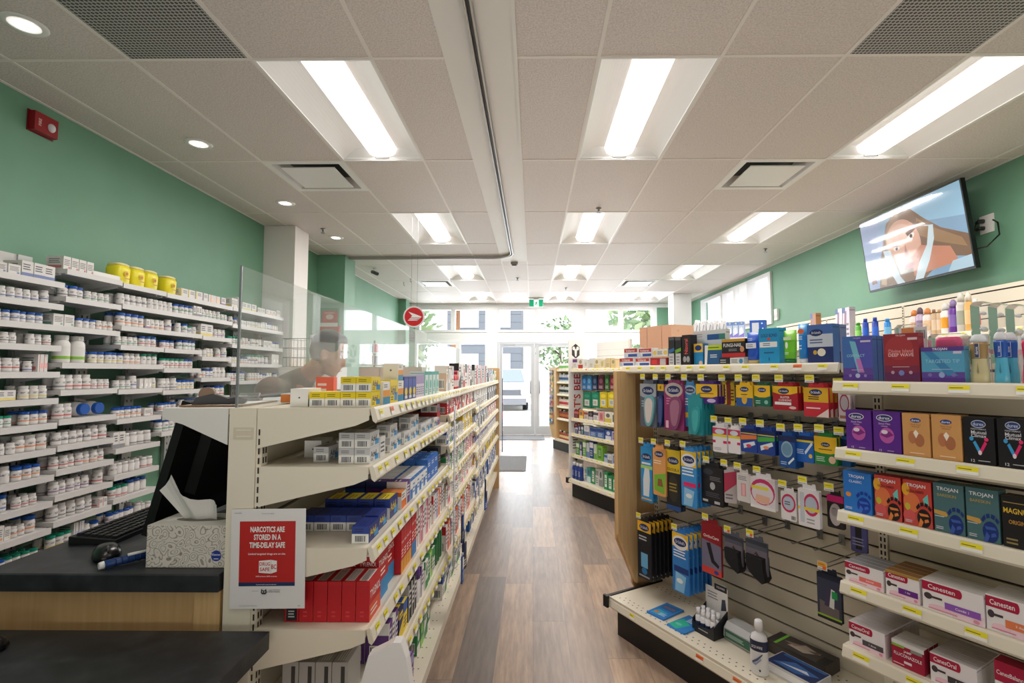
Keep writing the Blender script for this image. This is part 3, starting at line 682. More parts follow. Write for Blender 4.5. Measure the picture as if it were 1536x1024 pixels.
def desk_things():
    # tissue box
    mm = marble_mat(); m = MB(); W, D, H = .218, .12, .112
    m.box(-W/2,W/2,-D/2,D/2,0,H-.001,mm)
    top = MB(); top.prism([(-W/2,-D/2),(W/2,-D/2),(W/2,D/2),(-W/2,D/2)], 2, H-.001, H, M((226,222,212),.5))
    sl = MB(); sl.loft([(H+.0004,.07,.022),(H+.0004,.001,.001)], 24, M((120,114,104),.8), cap=False)
    m.deco((-W/2,-D/2,0),(1,0,0),(0,0,1),(0,-1,0),W,H,[('ell',.88,.28,.065,.13,(30,60,150)),('text',.88,.31,.05,'Kleenex',(240,240,245),.11),('rect',.85,.2,.91,.22,(230,230,240))])
    ts = MB(); n = 16; tm = M((222,220,214),.9); rows = 9
    def P(i, j):
        u = i/n; v = j/rows; w = .046 + .05*v
        x = (u-.5)*2*w - .035*v + .006*math.sin(u*9+1)*v; y = .016*math.sin(u*pi*3+.8)*(.25+v) - .012*v
        z = H-.004 + v*(.082+.038*math.sin(u*pi*1.7+.35)-.012*math.cos(u*12))
        return (x, y, z)
    for i in range(n):
        for j in range(rows): ts.face([P(i,j),P(i+1,j),P(i+1,j+1),P(i,j+1)], tm, True)
    put((m.mesh('tissue_box'), [('box_top', top.mesh('box_top')), ('slot', sl.mesh('slot')), ('tissue', ts.mesh('tissue'))]), 'tissue_box', (-.942, 1.452, .8812), 0, 'grey marbled tissue box with a white tissue pulled up on the charcoal counter', 'tissue box')
    # monitor seen from behind
    t = thing('computer_monitor', 'black computer monitor seen from behind on the charcoal counter', 'monitor', (-1.07, 1.86, .8812))
    blk = M((10,10,11),.5); Rm = Matrix.Translation((-.03,0,.245)) @ Matrix.Rotation(math.radians(15), 4, 'Y')
    m = MB(); m.box(-.018,.008,-.33,.30,-.215,.20,blk); m.xf(Rm).obj('screen_panel', t)
    m = MB(); m.prism([(-.2,-.13),(.2,-.13),(.23,-.1),(.23,.1),(.2,.14),(-.2,.14),(-.23,.1),(-.23,-.1)], 0, .0085, .045, M((16,16,17),.6)); m.xf(Rm).obj('rear_housing', t)
    m = MB(); m.box(.046,.075,-.05,.05,-.11,.05,blk); m.xf(Rm); m.box(.0,.04,-.04,.04,.012,.16,blk); m.obj('stand', t)
    m = MB(); m.loft([(0,.11,.13),(.008,.11,.13),(.012,.1,.12)], 28, blk, power=.7); m.obj('stand_base', t)
    # keyboard
    t = thing('keyboard', 'black computer keyboard on the charcoal counter', 'keyboard', (-1.365, 1.79, .8812), .04)
    m = MB(); m.prism([(-.07,0),(.07,0),(.07,.012),(-.07,.024)], 1, -.22, .22, M((20,20,22),.5)); m.obj('keyboard_base', t)
    m = MB(); R5 = random.Random(3)
    for r in range(6):
        for k in range(20 if r else 17):
            x = -.058+r*.021; y = -.205+k*.0207; zz = .024-(x+.07)*.0857
            m.box(x, x+.016, y, y+.016, zz, zz+.007, M((34,34,36),.45))
    m.obj('keys', t)
    m = MB(); m.loft([(0,.03,.052),(.006,.034,.058),(.02,.031,.052),(.032,.022,.036),(.037,.008,.014)], 24, M((22,22,24),.25), power=.85); m.box(-.002,.002,-.05,-.012,.028,.033,M((60,60,62)))
    wh = MB(); wh.sphere((0,-.028,.033),.004,.008,.006,M((80,80,84)))
    cb = MB(); cb.tube([(0,.056,.008),(.01,.09,.004),(.01,.10,.004)], .0022, BLACK, 6)
    put((m.mesh('mouse'), [('scroll_wheel', wh.mesh('scroll_wheel')), ('cord', cb.mesh('cord'))]), 'computer_mouse', (-1.222, 1.468, .8812), .75, 'black computer mouse on the charcoal counter before the keyboard', 'mouse')
    put((m.mesh('mouse'), [('scroll_wheel', wh.mesh('scroll_wheel'))]), 'computer_mouse', (-1.31, 1.215, .7512), -1.2, 'black computer mouse on the low counter at its near left side', 'mouse')
    m = MB(); m.tube([(-.05,0,.011),(.0,0,.0115),(.05,0,.0115)], [.0105,.0112,.0105], M((28,62,120),.4), 10)
    for k in range(6): m.tube([(-.03+k*.014,0,.0115),(-.026+k*.014,0,.0115)], .0118, M((18,44,92),.4), 10)
    tp = MB(); tp.tube([(-.0505,0,.011),(-.062,0,.0105)], [.0105,.0085], M((236,236,234),.4), 10)
    hd = MB(); hd.tube([(0.0,-.004,.0235),(.05,-.004,.0235)], .004, M((236,236,234),.4), 8)
    put((m.mesh('brush'), [('tip', tp.mesh('tip')), ('bristle_head', hd.mesh('head'))]), 'cleaning_brush', (-1.125, 1.42, .8815), .95, 'small blue handled brush with white tip lying beside the tissue box', 'brush')
desk_things()
# ================================================================== shared shelf fixtures
def slats(mb, x0, x1, y, z0, z1, pitch=.0762, th=.014, mat=CREAM2):
    # slatwall facing -y: boards with dark slots between
    z = z0
    while z < z1-.01:
        zz = min(z+pitch-.009, z1); mb.box(x0, x1, y, y+th, z, zz, mat); z += pitch
    mb.box(x0, x1, y+th*.8, y+th*1.1, z0, z1, GROOVE)
def rail(mb, x0, x1, yf, z, mat=CREAM, tags=(), tagseed=0):
    # ticket moulding along a shelf front (local -y), sloping, with price tickets
    mb.prism([(yf+.012, z), (yf+.002, z+.003), (yf-.002, z-.003), (yf-.010, z-.032), (yf-.004, z-.040), (yf+.004, z-.034), (yf+.010, z-.008)], 0, x0, x1, mat)
    o = Vector((x0, yf-.0101, z-.0305)); up = Vector((0, .0076, .0262)); L = x1-x0
    its = []
    for (a, b, c) in tags:
        its.append(('rect', (a-x0)/L, .1, (b-x0)/L, .95, (242,240,234))); its.append(('rect', (a-x0)/L, .45, (b-x0)/L, .95, c)); its.append(('rect', (a-x0)/L+.002, .62, (a-x0)/L+(b-a)/L*.7, .7, (110,100,40)))
    mb.deco(o, (1,0,0), up.normalized(), Vector((0,-.96,.28)), L, up.length, its, .0003)
def shelf_mesh(x0, x1, yf, yb, z, tags=(), mat=CREAM, deep=.085, ends=True):
    """one steel shelf, local frame: front at yf (-y), back at yb; pan, end brackets"""
    m = MB(); m.box(x0, x1, yf+.012, yb, z-.02, z, mat)
    if ends:
        for a in (x0-.0033, x1+.0003): m.prism([(yb-.001, z-.0005), (yf+.013, z-.0005), (yf+.013, z-.032), (yf+.05, z-.047), (yb-.001, z-deep)], 0, a, a+.003, mat)
    r = MB(); rail(r, x0, x1, yf, z, mat, tags)
    return m, r
def autotags(x0, x1, seed, step=.09, w=.034, orange=.08):
    R_ = random.Random(seed); out = []; x = x0+.03
    while x < x1-w-.01:
        out.append((x, x+w, (236,104,40) if R_.random() < orange else (240,226,44))); x += step*R_.choice([.8, 1, 1, 1.4])
    return out
def upright(mb, x, w, y0, y1, z0, z1, mat=CREAM):
    mb.box(x-w/2, x+w/2, y0, y1, z0, z1, mat); z = z0+.05
    while z < z1-.05:
        for s in (-1, 1): mb.box(x+s*w*.22-.003, x+s*w*.22+.003, y0-.0006, y0-.0001, z, z+.016, (46,40,34))
        z += .0254
# ================================================================== LEFT GONDOLA (runs away from the camera; stocked face looks at the aisle, +x)
# local frame of the stocked face: x = distance along Y, -y = towards the aisle
GL = thing('gondola', 'long cream gondola along the left of the aisle, stocked with cold and pain medicines', 'gondola', (-.745, 1.36, 0), pi/2)
XFR = -.417
def lgl(x, y): return (x, y)   # local x = Y-1.36 ; local y = -(X+.745)
SECS = [(1.36, 2.58), (2.58, 3.80), (3.80, 5.02), (5.02, 6.22)]
LZ = [[1.313, 1.157, .945, .735, .515], [1.313, 1.19, 1.035, .88, .72, .48], [1.313, 1.135, .965, .81, .65, .40], [1.313, 1.135, .965, .81, .65, .40]]
for s, (y0, y1) in enumerate(SECS):
    m = MB(); slats(m, y0-1.36+.02, y1-1.36-.02, 0.002, .2, 1.3, .1016 if s == 0 else .1016, .014, CREAM2); m.obj('back_panel', GL)
    for k, z in enumerate(LZ[s]):
        a, b = y0-1.36+.004, y1-1.36-.004
        sh, r = shelf_mesh(a, b, -.318, -.002, z, autotags(a, b, s*9+k, .085 if s else .075, .034, .06), deep=.108)
        q = sh.obj('shelf', GL); r.obj('price_rail', q)
m = MB(); m.box(.004, 4.86, -.305, -.002, .16, .2, CREAM); m.box(.004, 4.86, -.312, -.305, .158, .203, CREAM)
for k in range(60):
    for j in range(2): m.box(.05+k*.08, .056+k*.08, -.28+j*.02, -.274+j*.02, .2, .2003, (90,84,74))
m.obj('base_deck', GL)
m = MB(); m.box(.03, 4.84, -.23, .05, 0, .16, BLACK); m.obj('kick_plate', GL)
for k, y in enumerate((0, 1.22, 2.44, 3.66)):
    m = MB()
    if k == 0: m.box(0, .035, -.001, .072, 0, 1.313, CREAM); m.box(-.001, 0, .005, .06, 1.23, 1.262, CREAM2); m.box(-.0015, -.001, .012, .052, 1.236, 1.239, CREAM); m.box(-.0015, -.001, .012, .052, 1.253, 1.256, CREAM)
    upright(m, y+(.02 if k == 0 else 0), .03, -.0155 if k == 0 else 0, .0, .2, 1.3); m.obj('upright', GL)
    if k == 0:
        m = MB(); z = .25
        while z < 1.26: m.box(-.0008, -.0001, -.0125, -.0085, z, z+.016, (46,40,34)); z += .0254
        m.obj('slot_strip', GL)
m = MB(); m.box(.036, 4.86, .018, .072, .2, 1.3125, CREAM); m.obj('rear_panel', GL)
m = MB(); m.prism([(.076, 1.3125), (.255, 1.3125), (.255, 1.285), (.2, 1.27), (.076, 1.215)], 0, .0, .004, M((228,226,220),.45)); m.box(.004, 3.6, .076, .25, 1.296, 1.3125, M((228,226,220),.45)); m.box(.004, 3.6, .25, .258, 1.28, 1.3125, M((228,226,220),.45)); m.obj('staff_shelf', GL)
m = MB(); m.prism([(-.335, 0.0), (.40, 0.0), (.40, 1.46), (-.325, 1.46), (-.335, 1.45)], 0, 4.865, 4.895, WOOD); m.obj('end_panel', GL)
# ---------------------------------------------------------------- products for it
def LG(me, w, d, y, xf, z, name, label, cat, grp=None, rz=0):
    return put(me, name, (xf-d/2, y+w/2, z+.0008), pi/2+rz, label, cat, grp)
NAVY, YEL, RED, TEAL = (28,50,130), (242,214,30), (200,24,34), (30,160,150)
def pain_box(w, d, h, body, endtop, txt='Advil', tc=NAVY, fr=None):
    return carton(w, d, h, body, None, {'l': [('rect',0,0,1,.56,(238,236,230)),('bar',.16,.06,.84,.5),('rect',0,.56,1,1,endtop),('lines',.15,.66,.9,.9,2,tuple(int(c*.6) for c in endtop))],
        'f': [('rect',.0,.0,1,1,body),('rect',.55,.08,.95,.45,(60,150,210)),('text',.42,.55,.42,txt,tc,.7),('lines',.1,.1,.5,.3,2,(90,90,90))],
        't': [('rect',.04,.1,.96,.9,fr or endtop),('lines',.1,.3,.9,.7,2,tuple(int(c*.65) for c in (fr or endtop)))]}, 'pain_box')
advy = pain_box(.085,.042,.041,YEL,(232,206,20)); advg = pain_box(.085,.042,.042,(222,222,222),(196,196,196),'Advil',(30,30,46)); advb = pain_box(.088,.046,.045,NAVY,(40,66,150),'Advil',YEL,(26,52,140)); advb2 = pain_box(.09,.05,.062,NAVY,(40,66,150),'Advil',YEL,(240,216,40))
whb = carton(.085,.05,.05,(238,236,230),None,{'l':[('ell',.5,.5,.05,.05,(90,90,90))],'f':[('rect',0,0,1,.4,(120,180,220)),('lines',.1,.55,.9,.85,2,(100,110,130))]})
n = 0
for lay, ks in ((0, (0,1,2,3)), (1, (0,1))):
    for k in ks:
        LG(advy,.085,.042,1.402,-.449-.0432*k,1.313+lay*.0418,'pain_relief_box','small yellow pain relief box near the gondola end, %s row, %s from the aisle' % ('upper' if lay else 'lower', ORD[k]),'medicine box','yellow pain relief boxes on the top shelf')
LG(whb,.085,.05,1.41,-.449-.0432*4-.006,1.313,'medicine_carton','plain white box left of the yellow pain relief boxes on top','medicine box')
def og(w, d, h): return carton(w,d,h,(240,236,226),None,{'f':[('rect',0,.32,1,.62,(240,160,50)),('rect',0,0,1,.32,(40,140,180)),('lines',.1,.72,.8,.9,2,(120,120,130))],'l':[('ell',.5,.6,.06,.06,(110,104,96))]})
LG(og(.072,.06,.068),.072,.06,1.492,-.442,1.313,'cold_remedy_box','white, orange and blue remedy box just behind the yellow pain boxes','medicine box')
advl = pain_box(.085,.05,.072,YEL,(232,206,20)); LG(advl,.085,.05,1.567,-.442,1.313,'pain_relief_box','larger yellow pain relief box between two orange and blue boxes','medicine box')
LG(og(.072,.06,.068),.072,.06,1.656,-.442,1.313,'cold_remedy_box','white, orange and blue remedy box after the larger yellow box','medicine box')
LG(og(.062,.05,.055),.062,.05,1.657,-.442,1.3825,'cold_remedy_box','cream ended remedy box stacked on the second orange and blue box','medicine box')
bl = carton(.058,.05,.08,NAVY,None,{'f':[('rect',.1,.45,.9,.9,(50,80,180)),('ell',.5,.35,.3,.18,YEL),('rect',.2,.05,.8,.18,(230,230,230))]})
for k in range(3): LG(bl,.058,.05,1.735+k*.06,-.442,1.313,'sleep_aid_box','dark blue box with yellow spot, %s of three on the top left shelf' % ORD[k],'medicine box','blue boxes with yellow spots')
lv = carton(.032,.05,.085,(226,218,232),None,{'f':[('rect',0,.6,1,1,(170,150,200)),('lines',.1,.1,.9,.5,4,(120,110,140))]})
for k in range(4): LG(lv,.032,.05,1.918+k*.034,-.442,1.313,'medicine_carton','slim white and lavender box, %s of four on the top left shelf' % ORD[k],'medicine box','lavender boxes')
tl = carton(.078,.06,.1,(216,236,230),None,{'f':[('rect',0,.85,1,1,TEAL),('rect',0,0,.2,1,TEAL),('ell',.6,.45,.2,.2,(60,180,160)),('lines',.3,.1,.9,.25,2,(80,120,120))],'t':[('rect',0,0,1,1,TEAL)]})
for k in range(4): LG(tl,.078,.06,2.06+k*.08,-.442,1.313,'medicine_carton','teal trimmed white box, %s of four on the top left shelf' % ORD[k],'medicine box','teal boxes')
bg = carton(.1,.095,.12,(228,212,202),None,{'l':[('lines',.1,.1,.9,.2,1,(190,170,160))]})
for k in range(3): LG(bg,.1,.095,2.30,-.505-k*.097,1.313,'plain_carton','plain beige carton behind the teal boxes, %s from the aisle' % ORD[k],'carton','beige cartons on the top shelf')
rb = MB(); rb.loft([(0,.02,.02),(.004,.022,.022),(.07,.022,.022),(.082,.012,.012),(.086,.012,.012)],14,M((206,40,50),.3)); rb.loft([(.012,.0225,.0225),(.05,.0225,.0225)],14,M((238,220,220),.4),cap=False)
rc = MB(); rc.loft([(.0865,.014,.014),(.105,.013,.013)],14,M((60,70,150),.4)); rc2 = MB(); rc2.loft([(.0865,.014,.014),(.105,.013,.013)],14,M((200,30,50),.4))
rbm = rb.mesh('syrup_bottle'); rcm, rcm2 = rc.mesh('cap'), rc2.mesh('cap')
# generic aisle stock
PAL = {'w': (240,238,234), 'r': (204,34,44), 'b': (36,92,176), 'n': (26,40,90), 'g': (44,140,80), 'y': (240,210,50), 'o': (236,130,50), 'p': (98,54,130), 'k': (26,26,30), 'l': (176,160,206), 't': (50,160,156), 'q': (226,120,150), 'a': (200,200,202), 'e': (212,188,164), 'i': (150,210,90)}
PN = {'w':'white','r':'red','b':'blue','n':'navy','g':'green','y':'yellow','o':'orange','p':'purple','k':'black','l':'lavender','t':'teal','q':'pink','a':'grey','e':'beige','i':'lime'}
def stock(c1, c2, w, d, h, sty):
    key = ('st', c1, c2, w, d, h, sty)
    if key not in CT:
        A, B = PAL[c1], PAL[c2]; dk = (70,70,80) if c1 in 'wayei' else (235,235,235)
        fr = {0: [('rect',0,.62,1,1,B),('lines',.12,.12,.88,.5,3,dk)], 1: [('rect',0,0,1,.3,B),('ell',.5,.62,.28,.2,B),('lines',.15,.84,.85,.94,1,dk)], 2: [('rect',0,0,.22,1,B),('lines',.3,.3,.92,.85,4,dk)], 3: [('poly',[(0,0),(1,0),(1,.55),(0,.25)],B),('rect',.12,.66,.88,.86,B),('lines',.2,.7,.8,.8,1,A)]}[sty]
        CT[key] = carton(w, d, h, A, None, {'f': fr, 'l': [('rect',0,.7,1,1,B),('bar',.15,.08,.85,.45)], 't': [('rect',.08,.12,.92,.88,B if sty != 2 else A),('lines',.15,.3,.85,.7,2,dk)]}, 'stock_carton')
    return CT[key]
SHN = ['top', 'second', 'third', 'fourth', 'fifth', 'sixth']; SCN = ['nearest', 'second', 'third', 'farthest']
scount = {}; NC = [0]; FARM = MB()
def run(sec, sh, y0, y1, combos, w, h, d=.06, xf=-.442, back=0, sty=None, z=None, hv=.0, base=False):
    """stock a stretch of shelf with neighbouring cartons; combos is a list of colour pairs"""
    R_ = random.Random(sec*100+sh*10+int(y0*37)); z = LZ[sec][sh] if z is None and not base else (z or .2)
    y = y0; i = 0
    while y+w < y1:
        c = combos[i % len(combos)]; st = R_.randrange(4) if sty is None else sty
        hh = round(h*(1+R_.choice([-hv, 0, hv])), 3)
        for bk in range(1+back):
            NC[0] += 1
            if NC[0] > 205:
                x1 = xf-bk*(d+.003)-R_.random()*.004; A, B = PAL[c[0]], PAL[c[1]]
                FARM.box(x1-d, x1, y, y+w, z+.0008, z+hh, A, {'t': B}); FARM.deco((x1,y,z+.0008),(0,1,0),(0,0,1),(1,0,0),w,hh,[('rect',0,.6,1,1,B),('lines',.12,.12,.88,.5,3,(90,90,96))]); continue
            key = (sec, 'base' if base else sh); scount[key] = scount.get(key, 0)+1
            where = 'bottom deck' if base else SHN[sh]+' shelf'
            lab = '%s and %s medicine box, item %s along %s, %s section of left gondola' % (PN[c[0]], PN[c[1]], ORD[scount[key]-1] if scount[key] <= 24 else 'number '+str(scount[key]), where, SCN[sec])
            LG(stock(c[0], c[1], w, d, hh, st), w, d, y, xf-bk*(d+.003)-R_.random()*.004, z, 'medicine_carton', lab, 'medicine box', 'cartons on the left gondola %s' % where)
        y += w+.003+(R_.random()*.012 if R_.random() < .2 else 0); i += 1
# top shelf, farther sections
run(1, 0, 2.44+.15, 2.86, ['ew','wa'], .06, .13); run(1, 0, 3.05, 3.76, ['wk','aw','wr'], .085, .15, back=0)
for k, y in enumerate((2.90, 2.955, 3.005)): put((rbm, [('cap', rcm if k < 1 else rcm2)]), 'syrup_bottle', (-.462, y, 1.314), 0, 'red syrup bottle with %s cap on the top left shelf, %s of three' % ('blue' if k < 1 else 'red', ORD[k]), 'bottle', 'red syrup bottles')
run(2, 0, 3.84, 4.98, ['ak','wn','rw','aw'], .075, .155, sty=2); run(3, 0, 5.06, 5.7, ['nw','wb'], .07, .13); run(3, 0, 5.72, 6.18, ['wg','wy'], .06, .11)
# second shelf: grey pain boxes
for lay in (0,1):
    for k in (0,1): LG(advg,.085,.042,1.402,-.45-.0435*k,1.157+lay*.0428,'pain_relief_box','grey pain relief box at the near end, %s layer, %s from the aisle' % (('lower','upper')[lay],ORD[k]),'medicine box','grey pain relief boxes')
LG(whb,.085,.05,1.50,-.625,1.157,'medicine_carton','plain white box behind the grey boxes on the second left shelf','medicine box')
LG(advg,.085,.042,1.43,-.575,1.157,'pain_relief_box','lone grey box set back between white box and stacked grey boxes','medicine box','grey pain relief boxes')
LG(whb,.085,.05,1.50,-.53,1.157,'medicine_carton','white box beside the stacked grey boxes, nearer the aisle','medicine box')
wpk = carton(.05,.05,.06,(226,226,224),None,{'f':[('lines',.1,.2,.9,.8,3,(90,90,100))]}); LG(wpk,.05,.05,1.50,-.45,1.157,'medicine_carton','small white box right behind the stacked grey boxes','medicine box')
for r in range(9):
    for k in range(4):
        for lay in range(1 + (1 if (r in (0,3,4) and k == 0) or (r in (4,) and k == 1) else 0)):
            LG(advg,.085,.042,1.60+r*.0885,-.45-.0435*k-(.01 if r % 3 == 1 else 0),1.157+lay*.0428,'pain_relief_box','grey pain relief box on second left shelf, %s row back, %s column in, %s layer' % (ORD[r],ORD[k],('bottom','top')[lay]),'medicine box','grey pain relief boxes')
redb = pain_box(.075,.038,.06,(186,26,36),(150,16,26),'Motrin',(240,240,240))
for k in range(5): LG(redb,.075,.038,2.41,-.455-.0395*k,1.157,'pain_relief_box','dark red barcode ended box on second left shelf, %s from the aisle' % ORD[k],'medicine box','red pain boxes')
for k in range(2): LG(redb,.075,.038,2.41,-.455-.0395*k,1.2178,'pain_relief_box','dark red box in upper layer on second left shelf, %s from the aisle' % ORD[k],'medicine box','red pain boxes')
# third shelf
LG(advb,.088,.046,1.395,-.446,.945,'pain_relief_box','single blue and yellow pain relief box at the front shelf corner','medicine box')
for k in range(5): LG(advb,.088,.046,1.50,-.452-.0475*k,.945,'pain_relief_box','blue and yellow pain box in front row, %s from the aisle' % ORD[k],'medicine box','blue pain boxes')
for k in range(4): LG(advb2,.09,.05,1.62,-.452-.052*k,.945,'pain_relief_box','taller blue and yellow pain box in second row, %s from the aisle' % ORD[k],'medicine box','tall blue pain boxes')
orb = carton(.06,.075,.055,(240,238,234),None,{'l':[('rect',0,.75,1,1,(236,120,40)),('rect',0,0,.1,1,(236,120,40)),('lines',.2,.2,.8,.6,3,(200,140,90))],'f':[('rect',0,0,1,.5,(236,120,40)),('lines',.1,.6,.9,.9,2,(120,90,80))],'t':[('rect',0,0,1,1,(236,140,60))]})
LG(orb,.06,.075,1.735,-.445,.945,'medicine_carton','white and orange box in front of the purple ones, third left shelf','medicine box')
for k, c in enumerate(('pw','pn','bn')): LG(stock(c[0],c[1],.05,.07,.078,2),.05,.07,1.80,-.445-k*.073,.945,'medicine_carton','%s box behind the white and orange box, %s from the aisle' % (PN[c[0]],ORD[k]),'medicine box')
n = 0
wbm = carton(.07,.06,.07,(242,242,242),None,{'f':[('rect',0,0,.5,.5,(40,120,200)),('rect',0,.92,1,1,(40,120,200)),('lines',.55,.2,.95,.8,3,(80,120,180))],'l':[('ell',.3,.6,.03,.03,(90,90,90))],'t':[('rect',.0,.0,1,.14,(40,120,200))]})
for r in range(4):
    for k in range(3): LG(wbm,.07,.06,1.86+r*.073,-.445-k*.062,.945,'medicine_carton','white box with blue corner, third left shelf, %s row back, %s from aisle' % (ORD[r],ORD[k]),'medicine box','white boxes with blue corners')
blm = carton(.075,.05,.045,(44,112,200),None,{'f':[('lines',.1,.3,.9,.7,2,(230,236,245))],'l':[('rect',.1,.1,.9,.7,(70,140,220))],'t':[('lines',.1,.3,.9,.7,2,(150,190,240))]})
for r in range(3):
    for k in range(4):
        for lay in range(2): LG(blm,.075,.05,2.16+r*.078,-.445-k*.052,.945+lay*.0458,'medicine_carton','flat blue box, third left shelf, %s row, %s from aisle, %s layer' % (ORD[r],ORD[k],('lower','upper')[lay]),'medicine box','flat blue boxes')
bkm = carton(.07,.045,.1,(24,26,34),None,{'l':[('bar',.15,.5,.85,.85)],'f':[('lines',.1,.3,.9,.7,3,(140,140,150))]})
for k in range(3): LG(bkm,.07,.045,2.45,-.455-k*.047,.945,'medicine_carton','black box with white barcode, third left shelf, %s from aisle' % ORD[k],'medicine box','black boxes')
# fourth shelf: red boxes
tyl = carton(.1,.0365,.107,RED,{'t': (206,40,44)},{'t':[('rect',.06,.16,.9,.86,(228,226,222)),('lines',.1,.25,.85,.75,4,(150,150,150))],'f':[('rect',0,0,1,.4,(226,90,60)),('text',.5,.65,.2,'TYLENOL',(245,240,235)),('lines',.1,.1,.9,.3,2,(250,230,220))],'l':[('rect',.04,.02,.96,.9,(192,20,32)),('lines',.3,.1,.7,.3,2,(214,60,66))]})
for k in range(5): LG(tyl,.1,.0365,1.40,-.442-.0385*k,.735,'pain_relief_box','tall red box with white top near the gondola end, %s from the aisle' % ORD[k],'medicine box','tall red boxes, front row')
tyb = carton(.1,.0365,.107,RED,None,{'l':[('rect',.1,.42,.9,.98,(230,230,228)),('lines',.18,.5,.82,.92,6,(90,90,90)),('rect',.1,.03,.9,.4,(24,24,28)),('lines',.25,.1,.75,.3,3,(200,200,200))]})
LG(tyb,.1,.0365,1.40,-.442-.0385*5,.735,'pain_relief_box','red box with black and white end, innermost of the front row','medicine box')
ty2 = carton(.1,.06,.155,(188,18,30),None,{'l':[('text',.5,.72,.085,'TYLENOL',(248,244,238),.84),('rect',.03,.42,.97,.58,(40,140,200)),('rect',.2,.86,.9,.93,(240,236,230))],'t':[('rect',.2,.1,.5,.8,(60,80,70)),('lines',.25,.15,.45,.75,4,(220,220,215))],'f':[('rect',0,0,1,.35,(40,140,200)),('text',.5,.7,.12,'TYLENOL',(248,244,238)),('lines',.1,.42,.9,.58,2,(250,230,220))]})
for k in range(4): LG(ty2,.1,.06,1.51,-.452-.062*k,.735,'pain_relief_box','large red box with blue band behind the front row, %s from the aisle' % ORD[k],'medicine box','large red boxes with blue band')
for k in range(4): LG(ty2,.1,.06,1.615,-.462-.062*k,.735,'pain_relief_box','large red box in the third row of red boxes, %s from the aisle' % ORD[k],'medicine box','large red boxes with blue band')
def tall(w, h, side): return carton(w,.09,h,RED,None,{'f':[('rect',0,0,1,.3,side),('text',.5,.7,.1,'TYLENOL',(245,240,235)),('lines',.1,.35,.9,.55,3,(250,220,210))],'l':[('rect',.05,.05,.4,.95,(236,232,228)),('lines',.08,.1,.36,.9,7,(150,60,60))],'t':[('rect',.05,.2,.95,.8,(222,40,46))]})
for k in range(4): LG(tall(.034,.145,(230,160,60)),.034,.09,1.722+k*.0355,-.44,.735,'pain_relief_box','slim tall red box at the aisle edge, %s of four' % ORD[k],'medicine box','slim tall red boxes')
for k in range(2): LG(tall(.036,.17,(60,130,190)),.036,.09,1.868+k*.038,-.44,.735,'pain_relief_box','tallest red box at the aisle edge on fourth left shelf, %s of two' % ORD[k],'medicine box','tallest red boxes')
run(0, 3, 1.95, 2.28, ['wq','wr','qw'], .034, .14, .09, sty=2); run(0, 3, 2.285, 2.56, ['wr','wl','lw','ow','wo'], .034, .12, .09, sty=2)
# fifth shelf and deck
gyb = carton(.1,.043,.11,(178,176,172),None,{'l':[('rect',.55,.45,.8,.9,(60,60,60)),('lines',.1,.1,.9,.3,2,(120,120,120))],'t':[('lines',.1,.2,.9,.8,4,(230,230,226))]})
for k in range(4): LG(gyb,.1,.043,1.41,-.50-.045*k,.515,'medicine_carton','grey box under the red boxes on fifth left shelf, %s from the aisle' % ORD[k],'medicine box','grey boxes on the fifth shelf')
run(0, 4, 1.60, 1.72, ['pw','wp'], .035, .12, .07, back=1, sty=2); run(0, 4, 1.725, 1.85, ['ny','yb'], .055, .10, .07); run(0, 4, 1.855, 1.98, ['ka','kw'], .038, .13, .09, back=1, sty=2); run(0, 4, 2.06, 2.12, ['wp'], .05, .12); run(0, 4, 2.13, 2.36, ['wg','gw','iw'], .05, .11, back=1)
pj = MB(); pj.loft([(0,.03,.03),(.006,.032,.032),(.08,.032,.032),(.09,.026,.026)],16,M((238,236,238),.35)); pjc = MB(); pjc.loft([(.0905,.034,.034),(.125,.033,.033),(.13,.028,.028)],18,M((92,50,140),.4))
put((pj.mesh('jar'), [('lid', pjc.mesh('lid'))]), 'tablet_jar', (-.475, 2.022, .516), 0, 'white jar with a fat purple lid on fifth left shelf', 'jar')
gb = MB(); gb.loft([(0,.024,.018),(.004,.026,.02),(.12,.026,.02),(.14,.012,.012),(.15,.012,.012)],14,M((30,112,60),.35)); gbc = MB(); gbc.loft([(.1505,.016,.016),(.18,.015,.015)],14,M((232,232,230),.4))
gbm, gbcm = gb.mesh('bottle'), gbc.mesh('cap')
for k in range(3): put((gbm, [('cap', gbcm)]), 'liquid_bottle', (-.465, 2.40+k*.055, .516), pi/2, 'green bottle with white cap on fifth left shelf, %s of three' % ORD[k], 'bottle', 'green bottles')
run(0, 0, 1.70, 1.86, ['yb','ny'], .075, .05, .1, xf=-.475, base=True); run(0, 0, 1.45, 1.62, ['by','yb'], .075, .05, .1, xf=-.475, base=True); run(0, 0, 2.02, 2.1, ['pl'], .06, .1, .05, xf=-.475, base=True); run(0, 0, 2.22, 2.5, ['gw','gi','wg'], .06, .12, .06, xf=-.49, base=True)
